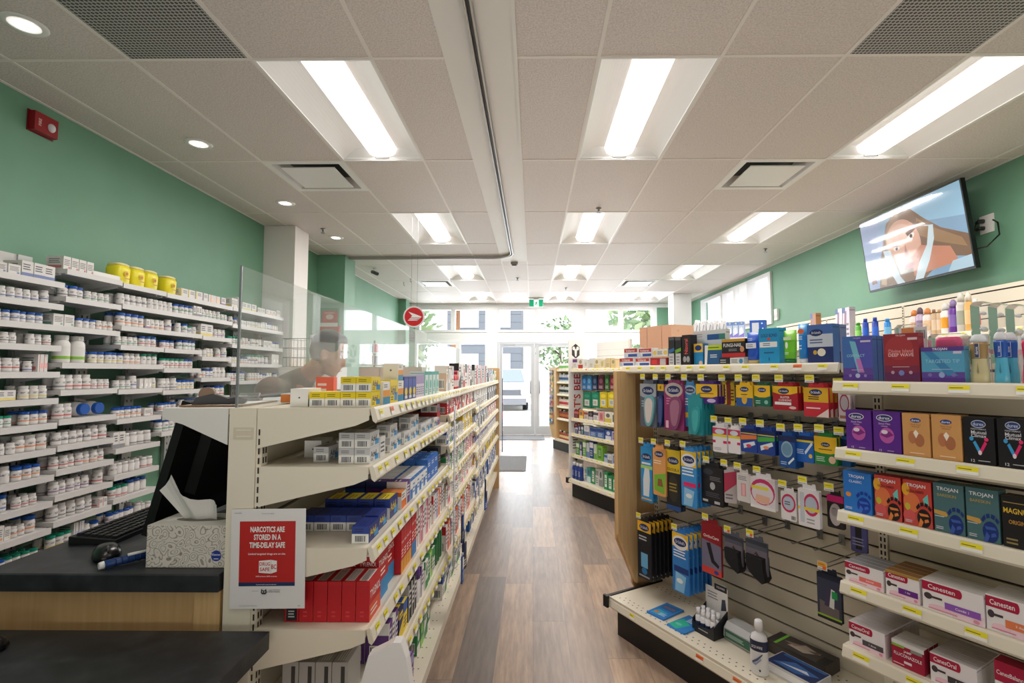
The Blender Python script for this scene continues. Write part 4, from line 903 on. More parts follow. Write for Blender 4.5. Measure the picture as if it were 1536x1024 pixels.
# sections two to four
run(1, 1, 2.62, 3.2, ['rw','rk','wr'], .045, .085, back=1); run(1, 1, 3.2, 3.78, ['wr','rw','ww'], .05, .1)
run(1, 2, 2.62, 3.2, ['wb','wa','wg'], .05, .07); run(1, 2, 3.2, 3.78, ['wy','yw'], .08, .1, sty=0)
run(1, 3, 2.62, 3.3, ['wg','wl','gw'], .05, .09); run(1, 3, 3.3, 3.78, ['wl','rw'], .05, .11)
run(1, 4, 2.62, 3.78, ['we','wq','ww','wa'], .06, .10); run(1, 5, 2.62, 3.78, ['wr','rw','ow','wb','wn'], .05, .14, sty=2); run(1, 0, 2.75, 3.75, ['wb','wg','nw'], .07, .12, xf=-.48, base=True)
run(2, 1, 3.84, 4.98, ['aw','wa','ww'], .07, .13, sty=2); run(2, 2, 3.84, 4.98, ['wb','nw','wa'], .07, .11); run(2, 3, 3.84, 4.98, ['wl','wb'], .08, .1); run(2, 4, 3.84, 4.98, ['yw','wo','by'], .08, .11); run(2, 5, 3.84, 4.98, ['wb','bw','wn'], .08, .16); run(2, 0, 3.9, 4.9, ['bw','wn'], .1, .12, xf=-.48, base=True)
run(3, 1, 5.06, 6.18, ['nw','wn','kw'], .08, .12); run(3, 2, 5.06, 6.18, ['wr','ow','wa'], .08, .1); run(3, 3, 5.06, 6.18, ['wl','wp'], .09, .11); run(3, 4, 5.06, 6.18, ['yb','yw','by'], .09, .11); run(3, 5, 5.06, 6.18, ['bw','wb'], .1, .15)
tag(FARM.obj('far_medicine_cartons'), 'massed small medicine boxes on the far sections of the left gondola', 'medicine boxes', kind='stuff')
# clip strips with merchandise at the section joints
def clipstrip(y, z0, z1, lab, seed):
    t = thing('clip_strip', lab, 'clip strip', (-.398, y, z0)); m = MB(); m.box(-.001,.001,-.016,.016,0,z1-z0,M((236,238,240),.3)); m.tube([(0,0,z1-z0-.004),(-.02,0,z1-z0+.006)],.003,M((236,238,240),.3)); m.obj('strip', t); R_ = random.Random(seed)
    k = 0; z = .03
    while z < z1-z0-.04:
        d = MB(); d.box(.002,.004,-.02,.02,z-.026,z+.026,(232,236,240)); d.sphere((.010,R_.uniform(-.006,.006),z),.012,.018,.018,CLEAR,10,7); d.obj('bubble_pack', t); z += .062; k += 1
clipstrip(2.585, .42, 1.24, 'white clip strip of clear bubble packs between first and second gondola sections', 1); clipstrip(3.80, .42, 1.24, 'white clip strip of clear bubble packs between second and third gondola sections', 2)
def hpack(w, h, c1, c2):
    m = MB(); m.box(-w/2,w/2,-.004,.004,-h,0,c1); m.deco((-w/2,-.004,-h),(1,0,0),(0,0,1),(0,-1,0),w,h,[('rect',.05,.5,.95,.95,c2),('lines',.1,.1,.9,.4,3,(220,220,226))]); m.loft([(.012,.006,.006),(.0,.009,.005)],8,(220,220,220)); return m.mesh('hang_pack')
for k, (y, z, c1, c2) in enumerate(((2.56,.70,'n','b'),(2.60,.62,'n','k'),(2.63,.54,'k','n'),(2.57,.50,'b','w'),(3.78,.62,'n','w'),(3.82,.52,'b','n'))):
    put(hpack(.055,.13,PAL[c1],PAL[c2]), 'hanging_pack', (-.35, y, z), pi/2+.2*math.sin(k*2.1), '%s blister pack hanging at the aisle edge of the left gondola, %s of six downwards' % (PN[c1], ORD[k]), 'pack', 'packs on the clip strips')
# far end: hanging strip of dark packs on the wooden end panel
for k in range(9): put(hpack(.07,.1,PAL['nkpnrnkbn'[k]],PAL['apwrnlwna'[k]]), 'hanging_pack', (-.375, 6.30, 1.33-k*.1), pi/2, 'small dark pack on the far gondola end, %s from the top' % ORD[k], 'pack', 'packs on the far end strip')
# ---------------------------------------------------------------- sign on the gondola end
def narcotics_sign():
    W, H = .198, .257; m = MB(); m.box(0,W,0,.0008,0,H,M((232,230,228),.35)); r = (190,32,28); w = (244,240,236); nv = (22,48,92)
    its = [('rect',.115,.225,.865,.875,r),('rect',.115,.225,.865,.262,nv),('text',.49,.793,.058,'NARCOTICS ARE',w,.62,.62),('text',.49,.715,.058,'STORED IN A',w,.5,.62),('text',.49,.636,.058,'TIME-DELAY SAFE',w,.63,.62),('text',.49,.545,.026,'Limited targeted drugs are on site.',w,.62),
        ('poly',[(.385,.36),(.545,.35),(.545,.488),(.385,.478)],w),('poly',[(.548,.35),(.625,.37),(.625,.478),(.548,.488)],w),('text',.465,.448,.036,'DRUG',r,.14),('text',.465,.394,.036,'SAFE',r,.14),('text',.587,.42,.06,'BC',r,.066),
        ('text',.49,.325,.013,'SAFE at home. SAFE in stores.',w,.44),('text',.49,.243,.011,'Prescriptions held in secure time-delay safes',w,.44),
        ('poly',[(.42,.165),(.43,.205),(.445,.185),(.475,.185),(.49,.205),(.50,.165),(.485,.148),(.435,.148)],(60,60,64)),('ell',.445,.172,.008,.006,(232,230,228)),('ell',.475,.172,.008,.006,(232,230,228)),
        ('text',.60,.188,.012,'College of Pharmacists',(70,70,74),.19),('text',.59,.172,.012,'of British Columbia',(70,70,74),.17),('lines',.3,.178,.4,.184,1,(150,150,150)),('text',.5,.955,.010,'This notice must be displayed',(90,90,94),.25),('lines',.05,.958,.15,.966,1,(120,120,124)),('text',.26,.035,.010,'Do not remove. Property of the pharmacy.',(90,90,94),.42),('lines',.92,.03,.95,.04,1,(120,120,120))]
    m.deco((0,0,0),(1,0,0),(0,0,1),(0,-1,0),W,H,its,.0002)
    o = put(m.mesh('sign'), 'paper_sign', (-.796, 1.3545, .790), 0, 'white and red paper notice about narcotics taped to the gondola end', 'sign', tilt=(0, -.012))
narcotics_sign()
m = MB(); m.prism([(-.415,.64),(-.388,.742),(-.35,.760),(-.33,.772),(-.312,.772),(-.298,.735),(-.286,.66),(-.28,.4),(-.28,.02),(-.415,.02)], 1, -.012, .02, M((238,236,234),.3))
t = thing('plastic_stand', 'white moulded plastic panel with rounded top standing by the lower left shelves', 'stand', (0, 1.24, 0)); m.obj('moulded_panel', t); m = MB(); m.box(-.43,-.27,-.05,.06,0,.0195,M((230,228,226),.35)); m.obj('base', t)
# ---------------------------------------------------------------- acrylic shields and things on the staff top
AC = clear_mat('acrylic_sheet', (.97,.99,.985), refl=.10, haze=.10, rough=.015, cap=.30)  # pale haze in the material stands in for the ceiling's reflection
m = MB(); m.box(-.803,-.798,1.366,3.78,1.3145,1.702,AC); e = MB(); e.box(-.8035,-.7975,1.3605,1.3655,1.3145,1.702,M((150,156,158),.25,.4))
put((m.mesh('acrylic_shield'), [('edge_strip', e.mesh('edge'))]), 'acrylic_shield', (0,0,0), 0, 'long clear acrylic shield standing on top of the left gondola', 'acrylic shield')
m = MB(); m.box(-.803,-.798,3.83,5.7,1.3145,1.66,AC); put(m.mesh('acrylic_shield'), 'acrylic_shield', (0,0,0), 0, 'second clear acrylic shield farther along the left gondola, near the post sign', 'acrylic shield')
def paper(x, y, w, h, rz, z, lab, c=(240,240,240), th=.002):
    m = MB(); m.prism([(-w/2,-h/2),(w/2,-h/2),(w/2,h/2-.01),(w/2-.01,h/2),(-w/2,h/2)], 2, 0, th, c); m.deco((-w/2,-h/2,th),(1,0,0),(0,1,0),(0,0,1),w,h,[('lines',.1,.1,.9,.9,9,(196,196,200))]); put(m.mesh('sheet'), 'paper_sheet', (x,y,z), rz, lab, 'paper')
paper(-.91, 1.80, .15, .21, .1, 1.3135, 'white paper sheets on the staff side of the gondola top behind the acrylic'); paper(-.91, 2.1, .15, .21, -.2, 1.3135, 'white papers farther along the staff top, in front of the man')
m = MB(); m.box(-.085,.085,-.12,.12,0,.004,M((150,110,70),.6)); m.deco((-.085,-.12,.004),(1,0,0),(0,1,0),(0,0,1),.17,.24,[('rect',.06,.03,.94,.9,(240,240,240))]); k = MB(); k.box(-.04,.04,.09,.118,.0055,.012,STEEL); k.tube([(-.03,.1,.012),(-.03,.118,.026),(.03,.118,.026),(.03,.1,.012)],.003,STEEL)
put((m.mesh('clipboard'), [('clip', k.mesh('clip'))]), 'clipboard', (-.912, 1.53, 1.3135), .1, 'brown clipboard with white paper at the near end of the staff top', 'clipboard')
m = MB(); m.prism([(-.07,0),(.06,0),(.07,.012),(.045,.02),(.02,.016),(-.02,.03),(-.06,.02)], 1, -.015, .015, M((24,22,22),.35)); k = MB(); k.loft([(-.012,.02,.02),(.012,.02,.02)],18,M((120,90,60),.3)); k.xf(Matrix.Translation((-.035,0,.028)) @ Matrix.Rotation(pi/2,4,'X'))
k2 = MB(); k2.box(.045,.065,-.012,.012,.0205,.024,STEEL); put((m.mesh('dispenser'), [('tape_roll', k.mesh('roll')), ('cutter', k2.mesh('cutter'))]), 'tape_dispenser', (-.90, 1.455, 1.3185), .35, 'black tape dispenser lying on the clipboard at the near gondola corner', 'tape dispenser')
cb = carton(.03,.06,.08,(240,110,84),None,{'l':[('rect',0,.0,1,.25,(246,240,236)),('lines',.1,.35,.8,.8,2,(250,220,210))]}); LG(cb,.03,.06,1.70,-.672,1.313,'medicine_carton','coral orange box behind the yellow pain relief boxes','medicine box')
fb = carton(.09,.085,.03,(238,236,232),None,{'l':[('rect',.0,.1,.35,.9,(236,140,70)),('lines',.4,.3,.9,.7,2,(130,130,130))]}); LG(fb,.09,.085,1.56,-.695,1.313,'medicine_carton','flat white box with orange panel on the gondola top behind acrylic','medicine box')
m = MB(); m.prism([(-.1,-.08),(.1,-.08),(.1,.08),(-.1,.08)],2,0,.012,M((46,48,52),.4)); put(m.mesh('tablet'), 'counting_tray', (-.91, 2.40, 1.3135), 0, 'dark flat tray on the staff top beside the man', 'tray')
# ================================================================== RIGHT GONDOLA (angled face)
TH = math.radians(30.5)
class Fix:
    """frame of an angled fixture: t along its face (left to right), d into it, z up"""
    def __init__(s, ox, oy, th):
        s.U = Vector((math.sin(th), -math.cos(th), 0)); s.N = Vector((-math.cos(th), -math.sin(th), 0)); s.O = Vector((ox, oy, 0)); s.rz = math.atan2(s.U.y, s.U.x)
    def w(s, t, d, z): return s.O + s.U*t - s.N*d + Vector((0, 0, z))
    def t_at(s, px, d, z): return solve(lambda t: proj(s.w(t, d, z))[0], px, -1, 2.4 if s is not RG else 1.9)
    def z_at(s, py, t, d): return solve(lambda z: -proj(s.w(t, d, z))[1], -py, 0, 2.6)
    def tz(s, px, py, d):
        t, z = .5, 1.2
        for _ in range(12): t = s.t_at(px, d, z); z = s.z_at(py, t, d)
        return t, z
RG = None
RG = Fix(.418, 2.81, TH)
def rput(fx, me, t, d, z, name, label, cat, grp=None, tilt=(0,0), dr=0): return put(me, name, tuple(fx.w(t, d, z)), fx.rz+dr, label, cat, grp, tilt)
g = thing('gondola', 'angled cream slatwall gondola on the right with foot care packs and condom shelves', 'gondola', tuple(RG.w(0, 0, 0)), RG.rz)
# local frame of the fixture: x = t, y = d
for a, b, z1 in ((-.03, 1.152, 1.44), (1.188, 2.36, 1.44)):
    m = MB(); slats(m, a, b, .40, .2, z1); m.obj('back_panel', g)
for x in (-.045, 1.17, 2.376):
    m = MB(); upright(m, x, .03, .393, .425, .2, 1.44); m.obj('upright', g)
m = MB(); m.box(-.06, 2.4, .425, .44, .0, 1.44, CREAM); m.obj('rear_panel', g)
m = MB(); m.box(-.0, 1.2, .0, .398, .165, .2, CREAM); m.box(1.2, 2.4, .0, .398, .165, .2, CREAM); m.box(0, 2.4, -.006, 0, .163, .203, CREAM)
hole = (96,88,76)
for k in range(70):
    for j in range(4): 
        yy = (.03,.055,.30,.325)[j]; x = .04+k*.033+(.0165 if j % 2 else 0); m.face([(x,yy,.2004),(x+.007,yy,.2004),(x+.007,yy+.007,.2004),(x,yy+.007,.2004)], hole)
dk = m.obj('base_deck', g)
m = MB(); rail(m, 0, 2.4, -.0065, .19, CREAM, [(.17,.205,(240,226,44)),(.60,.64,(236,104,40)),(.79,.83,(236,120,60)),(1.3,1.34,(240,226,44))]); m.obj('price_rail', dk)
m = MB(); m.prism([(-.02,-.012),(.0,-.02),(.0,.0),(-.012,.4),(-.02,.4)], 2, .165, .205, BLACK); m.prism([(-.022,-.03),(.012,-.03),(.012,-.0175),(-.022,-.0145)], 2, .15, .21, BLACK); m.obj('corner_bumper', g)
m = MB(); m.box(.02, 2.4, .035, .40, 0, .164, BLACK); m.obj('kick_plate', g)
m = MB(); m.prism([(.10,.47),(.10,1.415),(.44,1.415),(.44,.0),(.33,0),(.215,.208),(.215,.24)], 0, -.075, -.061, WOOD); m.obj('end_panel', g)
m = MB(); m.prism([(.095,.50),(.095,1.4145),(.235,1.4145),(.235,.212),(.225,.212)], 0, -.060, -.038, noise_mat('maple_lit',[(.3,(214,176,122)),(.7,(228,194,144))],scale=(26,26,1.2),nscale=3,rough=.4)); m.obj('end_lit_strip', g)  # added strip of lighter maple, painting in the lit front of the panel
sh, r = shelf_mesh(-.075, 1.15, .17, .44, 1.444, autotags(-.07, 1.15, 77, .1, .036, .14), deep=.03); q = sh.obj('shelf', g); r.obj('price_rail', q)
S2Z = [1.377, 1.146, .931, .692, .480]
for k, z in enumerate(S2Z):
    tg = [(1.2+.035+j*(.155 if k else .15), 1.2+.085+j*(.155 if k else .15), (240,226,44)) for j in range(7)]
    sh, r = shelf_mesh(1.2, 2.36, .04, .392, z, tg, deep=.06); q = sh.obj('shelf', g); r.obj('price_rail', q)
# ---------------------------------------------------------------- top shelf of the foot care section
ZT = 1.4448
def tp(pl, pr, ptop, d, depth, z=ZT, fx=None):
    """t centre, width, height of something whose front edges sit at those columns"""
    fx = fx or RG; a = fx.t_at(pl, d, z); b = fx.t_at(pr, d, z); h = fx.z_at(ptop, (a+b)/2, d)-z
    return (a+b)/2, max(.01, b-a), max(.01, h)
def tbox(pl, pr, ptop, d, depth, base, deco, name, label, cat, grp=None, z=ZT, over=None, fx=None, shrink=.0015):
    fx = fx or RG
    t, w, h = tp(pl, pr, ptop, d, depth, z, fx); me = carton(w-shrink, depth, h-.0006, base, over, deco)
    return rput(fx, me, t, d+depth/2, z, name, label, cat, grp), (t, w, h)
vd = {'f':[('rect',.02,.55,.95,.95,(200,60,60)),('text',.45,.75,.3,'Voltaren',(245,240,240),.7),('rect',.3,.08,.95,.38,(60,90,170)),('poly',[(0,0),(.3,0),(.1,.5),(0,.5)],(210,220,236))]}
W_ = (238,238,240)
for k, (a, b) in enumerate(((929,951),(953,975))): tbox(a,b,536.5,.195,.05,W_,vd,'gel_box','small white, red and blue gel box, lower layer, %s from the left end' % ORD[k],'box','gel boxes')
t, w, h = tp(929,951,536.5,.195,.05)
for k, (a, b) in enumerate(((936,957),(958,978))): tbox(a,b,522,.2,.05,W_,vd,'gel_box','white, red and blue gel box, upper layer, %s from the left end' % ORD[k],'box','gel boxes',z=ZT+h+.0008)
tbox(976,1000,536.5,.195,.05,(170,40,50),{'f':[('rect',.05,.2,.4,.8,(220,60,60)),('rect',.6,.1,.95,.9,(200,190,190))]},'gel_box','small dark red box under the white and yellow box','box')
tbox(979,1002,523,.2,.05,(244,242,232),{'f':[('ell',.15,.5,.13,.3,(244,214,110)),('ell',.85,.5,.13,.3,(244,214,110)),('lines',.32,.25,.68,.75,3,(110,110,120))]},'gel_box','white box with yellow spots on the right gondola top','box',z=ZT+h+.0008)
for k, (a, b) in enumerate(((1003,1012),(1013,1022))):
    tbox(a,b,505,.2,.05,(40,42,46),{'f':[('rect',.05,0,.95,.42,(206,206,208)),('poly',[(0,.42),(1,.5),(1,.62),(0,.54)],[(60,110,170),(120,180,60)][k]),('lines',.2,.05,.8,.35,3,(150,150,156)),('rect',0,.88,1,1,(90,90,94))]},'spray_box','tall black and grey box with %s stripe' % ('blue','green')[k],'box')
tbox(1023.5,1036,502,.2,.05,(34,30,32),{'f':[('vtext',.5,.62,.4,'Nizoral',(240,90,90),.5),('ell',.3,.2,.2,.1,(170,170,174)),('ell',.72,.2,.2,.1,(170,170,174))]},'spray_box','tall black box with red top and vertical red lettering','box',over={'t':(206,30,40)})
tbox(1041,1055,515,.22,.04,(40,140,200),{'f':[('rect',0,.6,1,1,(244,196,60)),('ell',.5,.8,.36,.13,(30,60,130)),('ell',.75,.1,.2,.1,(236,190,160))]},'foot_box','blue and yellow foot care box beside the tall black boxes','box')
tbox(1057,1086,517,.215,.045,(34,90,140),{'f':[('rect',.1,.75,1,1,(200,220,40)),('poly',[(0,0),(.12,0),(.2,1),(.02,1)],(240,240,238)),('lines',.3,.35,.8,.55,2,(220,230,240)),('lines',.2,.82,.8,.92,1,(60,110,60))]},'foot_box','blue box with lime band on the right gondola top','box')
tbox(1040,1090,495,.275,.03,(222,222,218),{'f':[('rect',.45,.72,.98,.88,(40,90,150)),('rect',.8,.72,.98,.88,(60,140,120)),('lines',.05,.8,.4,.93,2,(180,180,184))]},'card_box','wide pale box with blue band behind the foot care boxes','box')
tt, ww, hh = tp(1080,1094,536,.2,.06); tbox(1079,1094,536,.195,.06,(40,40,44),{'f':[('lines',.1,.2,.9,.8,2,(180,180,184))]},'nail_box','small black box under the wide black and red box, left','box')
tbox(1095,1116,536,.195,.06,(214,216,214),{'f':[('ell',.8,.5,.14,.35,(60,140,190)),('lines',.1,.2,.6,.8,3,(120,120,124))]},'nail_box','small grey box under the wide black and red box, right','box')
tbox(1083,1118,508,.2,.06,(28,28,32),{'f':[('rect',0,.85,1,1,(210,160,50)),('rect',0,0,1,.22,(204,40,48)),('text',.47,.66,.2,'FUNGI-NAIL',(240,240,240),.8),('lines',.3,.32,.8,.48,2,(150,150,156)),('ell',.88,.42,.09,.16,(214,150,110))]},'nail_box','wide black and red nail treatment box stacked on two small boxes','box',z=ZT+hh+.0008)
def tubeof(w, d, h, bands, capm, caph=.14):
    """squeeze tube standing on its cap: (z fraction, colour) bands, crimped flat top"""
    m = MB(); rings = []; mats = []
    zs = [caph] + [b[0] for b in bands]
    for i, zf in enumerate(zs):
        k = (zf-caph)/(1-caph); rings.append((zf*h, w/2*(.82+.18*min(1, k*1.6)), d/2*(1-k)**.7+.0015))
        if i: mats.append(M(bands[i-1][1], .35))
    m.loft(rings, 20, mats); c = MB(); c.loft([(0,w*.40,d*.46),(caph*h-.0008,w*.42,d*.48)], 20, M(capm,.4)); return m, c
def ttube(pl, pr, ptop, d, dep, bands, capm, deco, label, caph=.14):
    t, w, h = tp(pl, pr, ptop, d, dep); m, c = tubeof(w, dep, h, bands, capm, caph)
    mm = MB(); 
    o = rput(RG, m.mesh('tube'), t, d+dep/2, ZT, 'cream_tube', label, 'tube'); new('tube_cap', c.mesh('tube_cap'), o)
    p = MB(); p.deco((-w*.42,-dep/2-.001,h*.2),(1,0,0),(0,0,1),(0,-1,0),w*.84,h*.7,deco); new('tube_print', p.mesh('print'), o)
    return o
bluu = (40,90,200)
ttube(1118,1137,498,.2,.035,[(.4,bluu),(.7,bluu),(1,bluu)],(206,180,120),[('rect',.02,.42,.98,.66,(236,236,240)),('lines',.1,.46,.9,.62,2,(120,130,170)),('lines',.2,.75,.8,.9,2,(190,210,250))],'royal blue foot cream tube standing on a tan cap')
tbox(1139,1170,492,.2,.05,(28,150,206),{'f':[('text',.5,.80,.11,'GOLD BOND',(24,40,90),.8),('ell',.5,.7,.08,.04,(200,70,50)),('rect',.04,.47,.9,.62,(240,240,240)),('lines',.2,.5,.7,.6,2,(70,100,140)),('lines',.25,.28,.75,.36,1,(20,90,140)),('ell',.5,.14,.03,.05,(20,90,140))]},'cream_box','tall bright blue cream box between two tubes','box')
ttube(1172.5,1192,495,.2,.04,[(.35,(110,196,40)),(.7,(120,206,46)),(1,(150,220,80))],(20,110,60),[('rect',.15,.72,.85,.86,(220,240,200)),('ell',.42,.5,.12,.14,(240,245,236)),('lines',.25,.1,.75,.22,2,(230,245,220))],'lime green cream tube standing on a dark green cap',.15)
ttube(1195,1211,485,.205,.04,[(.35,(40,140,216)),(.7,(30,130,210)),(1,(60,160,226))],(226,226,230),[('ell',.5,.86,.36,.09,(236,110,60)),('lines',.2,.55,.8,.7,2,(220,235,250)),('lines',.2,.2,.7,.4,2,(210,230,250))],'tall blue tube with an orange spot on the right gondola top',.13)
tbox(1212,1251,486,.2,.045,(70,110,180),{'f':[('rect',0,0,1,.42,(28,48,110)),('rect',.0,.42,1,.75,(206,214,226)),('ell',.36,.79,.26,.09,(26,46,100)),('text',.36,.79,.06,"Dr.Scholl's",(240,240,244),.36),('ell',.55,.28,.16,.1,(240,232,210)),('lines',.1,.5,.8,.64,2,(90,110,150)),('ell',.3,.28,.08,.06,(210,170,60))]},'support_box','blue and white foot support box near the condom shelves','box')
tbox(1252,1262,486,.25,.045,(126,140,190),{'f':[('rect',0,0,1,.3,(40,46,90))]},'support_box','lavender blue box behind the blue foot support box','box')
# ---------------------------------------------------------------- slatwall hooks with hanging packs
HOOKN = [0]
def hook(t, z, d0, tags=True, tc=(240,226,44), where=''):
    """wire hook from the slatwall to depth d0, with its price ticket"""
    HOOKN[0] += 1; t = max(t, -.016); z = min(z, 1.376)
    m = MB(); L = .398-d0; m.tube([(0,L-.012,.012),(0,L-.014,0),(0,0,0),(0,-.012,.006)], .0022, STEEL, 6); m.box(-.012,.012,L-.010,L-.007,-.012,.03,STEEL)
    if tags: m.tube([(0,L-.012,.02),(0,-.006,.014)], .0018, STEEL, 6)
    kids = []
    if tags:
        k = MB(); w, h = .036, .030; k.prism([(-w/2,-.004),(w/2,-.004),(w/2,h-.004),(-w/2,h-.004)], 1, -.0145, -.0135, (240,240,238))
        k.deco((-w/2,-.0145,-.004),(1,0,0),(0,0,1),(0,-1,0),w,h,[('rect',.03,.35,.97,.97,tc),('lines',.1,.62,.8,.74,1,(130,120,50)),('lines',.1,.1,.6,.22,1,(120,120,120)),('rect',.55,.1,.9,.5,(236,110,50)) if tc != (240,226,44) else ('rect',.6,.12,.9,.2,(160,160,150))], .0003)
        kids = [('price_ticket', k.mesh('price_ticket'))]
    rput(RG, (m.mesh('hook'), kids), t, d0, z, 'display_hook', 'wire display hook%s, %s hook on the foot care slatwall%s' % (' with yellow price ticket' if tags else ' without stock', ORD[HOOKN[0]-1] if HOOKN[0] <= 24 else 'number %d' % HOOKN[0], where), 'hook', 'slatwall hooks')
def hcard(w, h, body, deco, th=.012, shape=None, extra=None):
    """hanging card: printed card with a euro-slot header, thicker product bulge; hung from z=0"""
    m = MB(); hd = min(.022, h*.14)
    m.prism([(-w*.32,-hd),(-w*.28,0),(-.012,0),(-.012,-.006),(.012,-.006),(.012,0),(w*.28,0),(w*.32,-hd)], 1, -.0012, .0012, body)
    m.prism([(-w/2+.004,-h),(w/2-.004,-h),(w/2,-h+.004),(w/2,-hd-.002),(w/2-.004,-hd),(-w/2+.004,-hd),(-w/2,-hd-.002),(-w/2,-h+.004)], 1, -th/2, th/2, body)
    m.deco((-w/2,-th/2,-h),(1,0,0),(0,0,1),(0,-1,0),w,h-hd,deco)
    return m
PK = [0]
def hang(pl, pr, pt, pb, d, body, deco, desc, n=1, th=.012, kid=None, gap=.022, hk=True, tc=(240,226,44), tk=True, name='hanging_pack', dr=0, hookup=.006):
    t0, z0 = RG.tz((pl+pr)/2, pt, d); z0 = min(z0, 1.368); a = RG.t_at(pl, d, z0); b = RG.t_at(pr, d, z0); w = b-a; t = (a+b)/2; z1 = RG.z_at(pb, t, d); h = z0-z1
    m = hcard(w, h, body, deco, th); me = m.mesh('pack'); kids = []
    if kid:
        k = MB(); kid(k, w, h, th); kids = [('insole' if 'insole' in desc else 'product', k.mesh('product'))]
    for q in range(n):
        dq = d+q*max(gap, th*2.1 if kid else th+.003)
        if dq > .385-th: break
        lab = desc if n == 1 else desc+(', front one' if q == 0 else ', %s behind it' % ORD[q-1])
        rput(RG, (me, kids), t, dq, z0, name, lab, 'pack', ('foot care packs: '+desc)[:100] if n > 1 else None, dr=dr)
    if hk: hook(t, z0+hookup, d-.03, tk, tc)
    return t, w, h, z0
NV, YL, SK = (26,44,104), (246,196,36), (210,210,214)
def scholl(u, v, r): return [('oval',u,v,r,.5,(24,42,100)),('text',u,v,r*.34,"Dr.Scholl's",(240,240,246),r*1.5)]
def insole(c, c2=None, side=1):
    def f(k, w, h, th):
        pts = []; L = h*.66
        for i in range(24):
            a = 2*pi*i/24; yy = math.sin(a); wd = .36+.10*yy-.06*math.cos(2*a); pts.append((side*w*.12 + w*wd*math.cos(a) + side*.05*w*yy, -h*.98+L*.5+L*.5*yy))
        k.prism(pts, 1, -th/2-.011, -th/2-.0002, M(c,.3)); p2 = [(x*.72+side*w*.03, (z+h*.65)*.8-h*.65) for x, z in pts]; k.prism(p2, 1, -th/2-.0125, -th/2-.0112, M(c2 or tuple(min(255,x+28) for x in c),.3))
    return f
d1 = .17
# row one, under the top shelf
hang(961,985,566,640,d1+.02,(96,104,120),[('poly',[(0,.72),(.2,.68),(.8,.68),(1,.72),(1,1),(0,1)],(170,176,184))]+scholl(.5,.84,.36)+[('lines',.1,.45,.7,.62,3,(190,196,204))],'grey and blue insole pack at the left end of the top hooks',3,.012,insole((120,180,190),(226,214,210)))
hang(986,998,560,640,d1+.03,(30,44,96),[('rect',.1,.84,.9,1,YL),('text',.5,.92,.08,'8',(30,30,30)),('rect',.1,.1,.3,.7,(150,160,180))],'narrow navy insole pack with a yellow size tag',3,.014,insole((36,60,120)))
hang(997,1026,564,645,d1,(150,50,110),[('oval',.5,.88,.46,.62,(196,186,176))]+scholl(.5,.88,.34)+[('lines',.12,.55,.8,.72,3,(220,130,180)),('rect',.08,.04,.22,.2,(236,190,210))],'purple pink insole pack on the top hooks',2,.012,insole((134,70,110),(170,110,140)))
hang(1026,1045,567,640,d1+.01,(70,140,200),[('oval',.5,.88,.47,.62,(170,200,220))]+scholl(.5,.88,.36)+[('lines',.1,.5,.8,.7,3,(230,240,250)),('rect',.1,.22,.5,.34,(240,190,60))],'light blue insole pack beside the purple one',1,.008)
hang(1033,1054,590,652,d1-.02,(40,150,160),[('ell',.5,.45,.2,.16,(200,230,230))],'big teal insole hanging low on the top hooks',4,.012,insole((46,160,166),(70,180,184)),hk=False)
hang(1045,1077,567,605,d1-.01,(76,40,130),[('poly',[(0,.4),(.25,.32),(.75,.32),(1,.4),(1,1),(0,1)],YL)]+scholl(.5,.74,.26)+[('lines',.15,.48,.85,.56,1,(120,60,40)),('ell',.72,.16,.2,.1,(210,190,230)),('lines',.05,.08,.45,.24,2,(200,190,230))],'yellow and purple cushion pack on the top hooks',3)
for k in range(3): hang(1083+k*6,1089+k*6,566,606+k,d1+.04+k*.012,(240,206,30) if k % 2 == 0 else (150,40,40),[('lines',.1,.2,.9,.8,4,(120,60,40))],'narrow yellow and red pack seen edge on, %s of three' % ORD[k],1,hk=(k==1),dr=.5)
hang(1105,1130,565,609,d1,YL,[('rect',0,0,1,.4,(40,90,160))]+scholl(.5,.80,.26)+[('ell',.5,.32,.16,.22,(230,180,60)),('lines',.3,.52,.7,.6,1,(60,60,60))],'yellow and blue pad pack on the top hooks',2)
hang(1132,1156,570,609,d1,(20,104,84),[('poly',[(0,.5),(.3,.42),(.7,.42),(1,.5),(1,1),(0,1)],YL)]+scholl(.5,.78,.26)+[('lines',.1,.1,.5,.3,2,(180,220,200)),('ell',.75,.2,.12,.1,(140,200,180))],'yellow and dark green pad pack on the top hooks',2)
hang(1160,1197,569,615,d1,(176,28,44),[('poly',[(0,.74),(.3,.66),(.7,.66),(1,.74),(1,1),(0,1)],YL)]+scholl(.45,.8,.22)+[('text',.5,.54,.085,'BLISTER',(245,235,235),.8),('text',.5,.42,.085,'CUSHIONS',(245,235,235),.84),('rect',.08,.22,.75,.34,(240,240,240)),('ell',.8,.12,.14,.06,(240,200,200))],'red blister cushion pack with yellow top',3)
hang(1206,1243,570,625,d1,(206,44,60),[('rect',0,.5,1,1,(226,176,40))]+scholl(.5,.84,.26)+[('lines',.2,.58,.8,.72,2,(60,40,30)),('poly',[(.5,.0),(1,.0),(1,.3)],(240,220,210)),('lines',.1,.25,.7,.35,1,(250,220,220))],'large yellow and red pack at the right of the top hooks',4,gap=.03)
hang(1258,1276,580,632,d1+.02,(226,214,220),[('ell',.5,.62,.4,.3,(170,50,80)),('ell',.5,.62,.32,.24,(200,190,200)),('rect',.1,.1,.9,.2,(180,120,90))],'white pack with red oval beside the condom shelves',2)
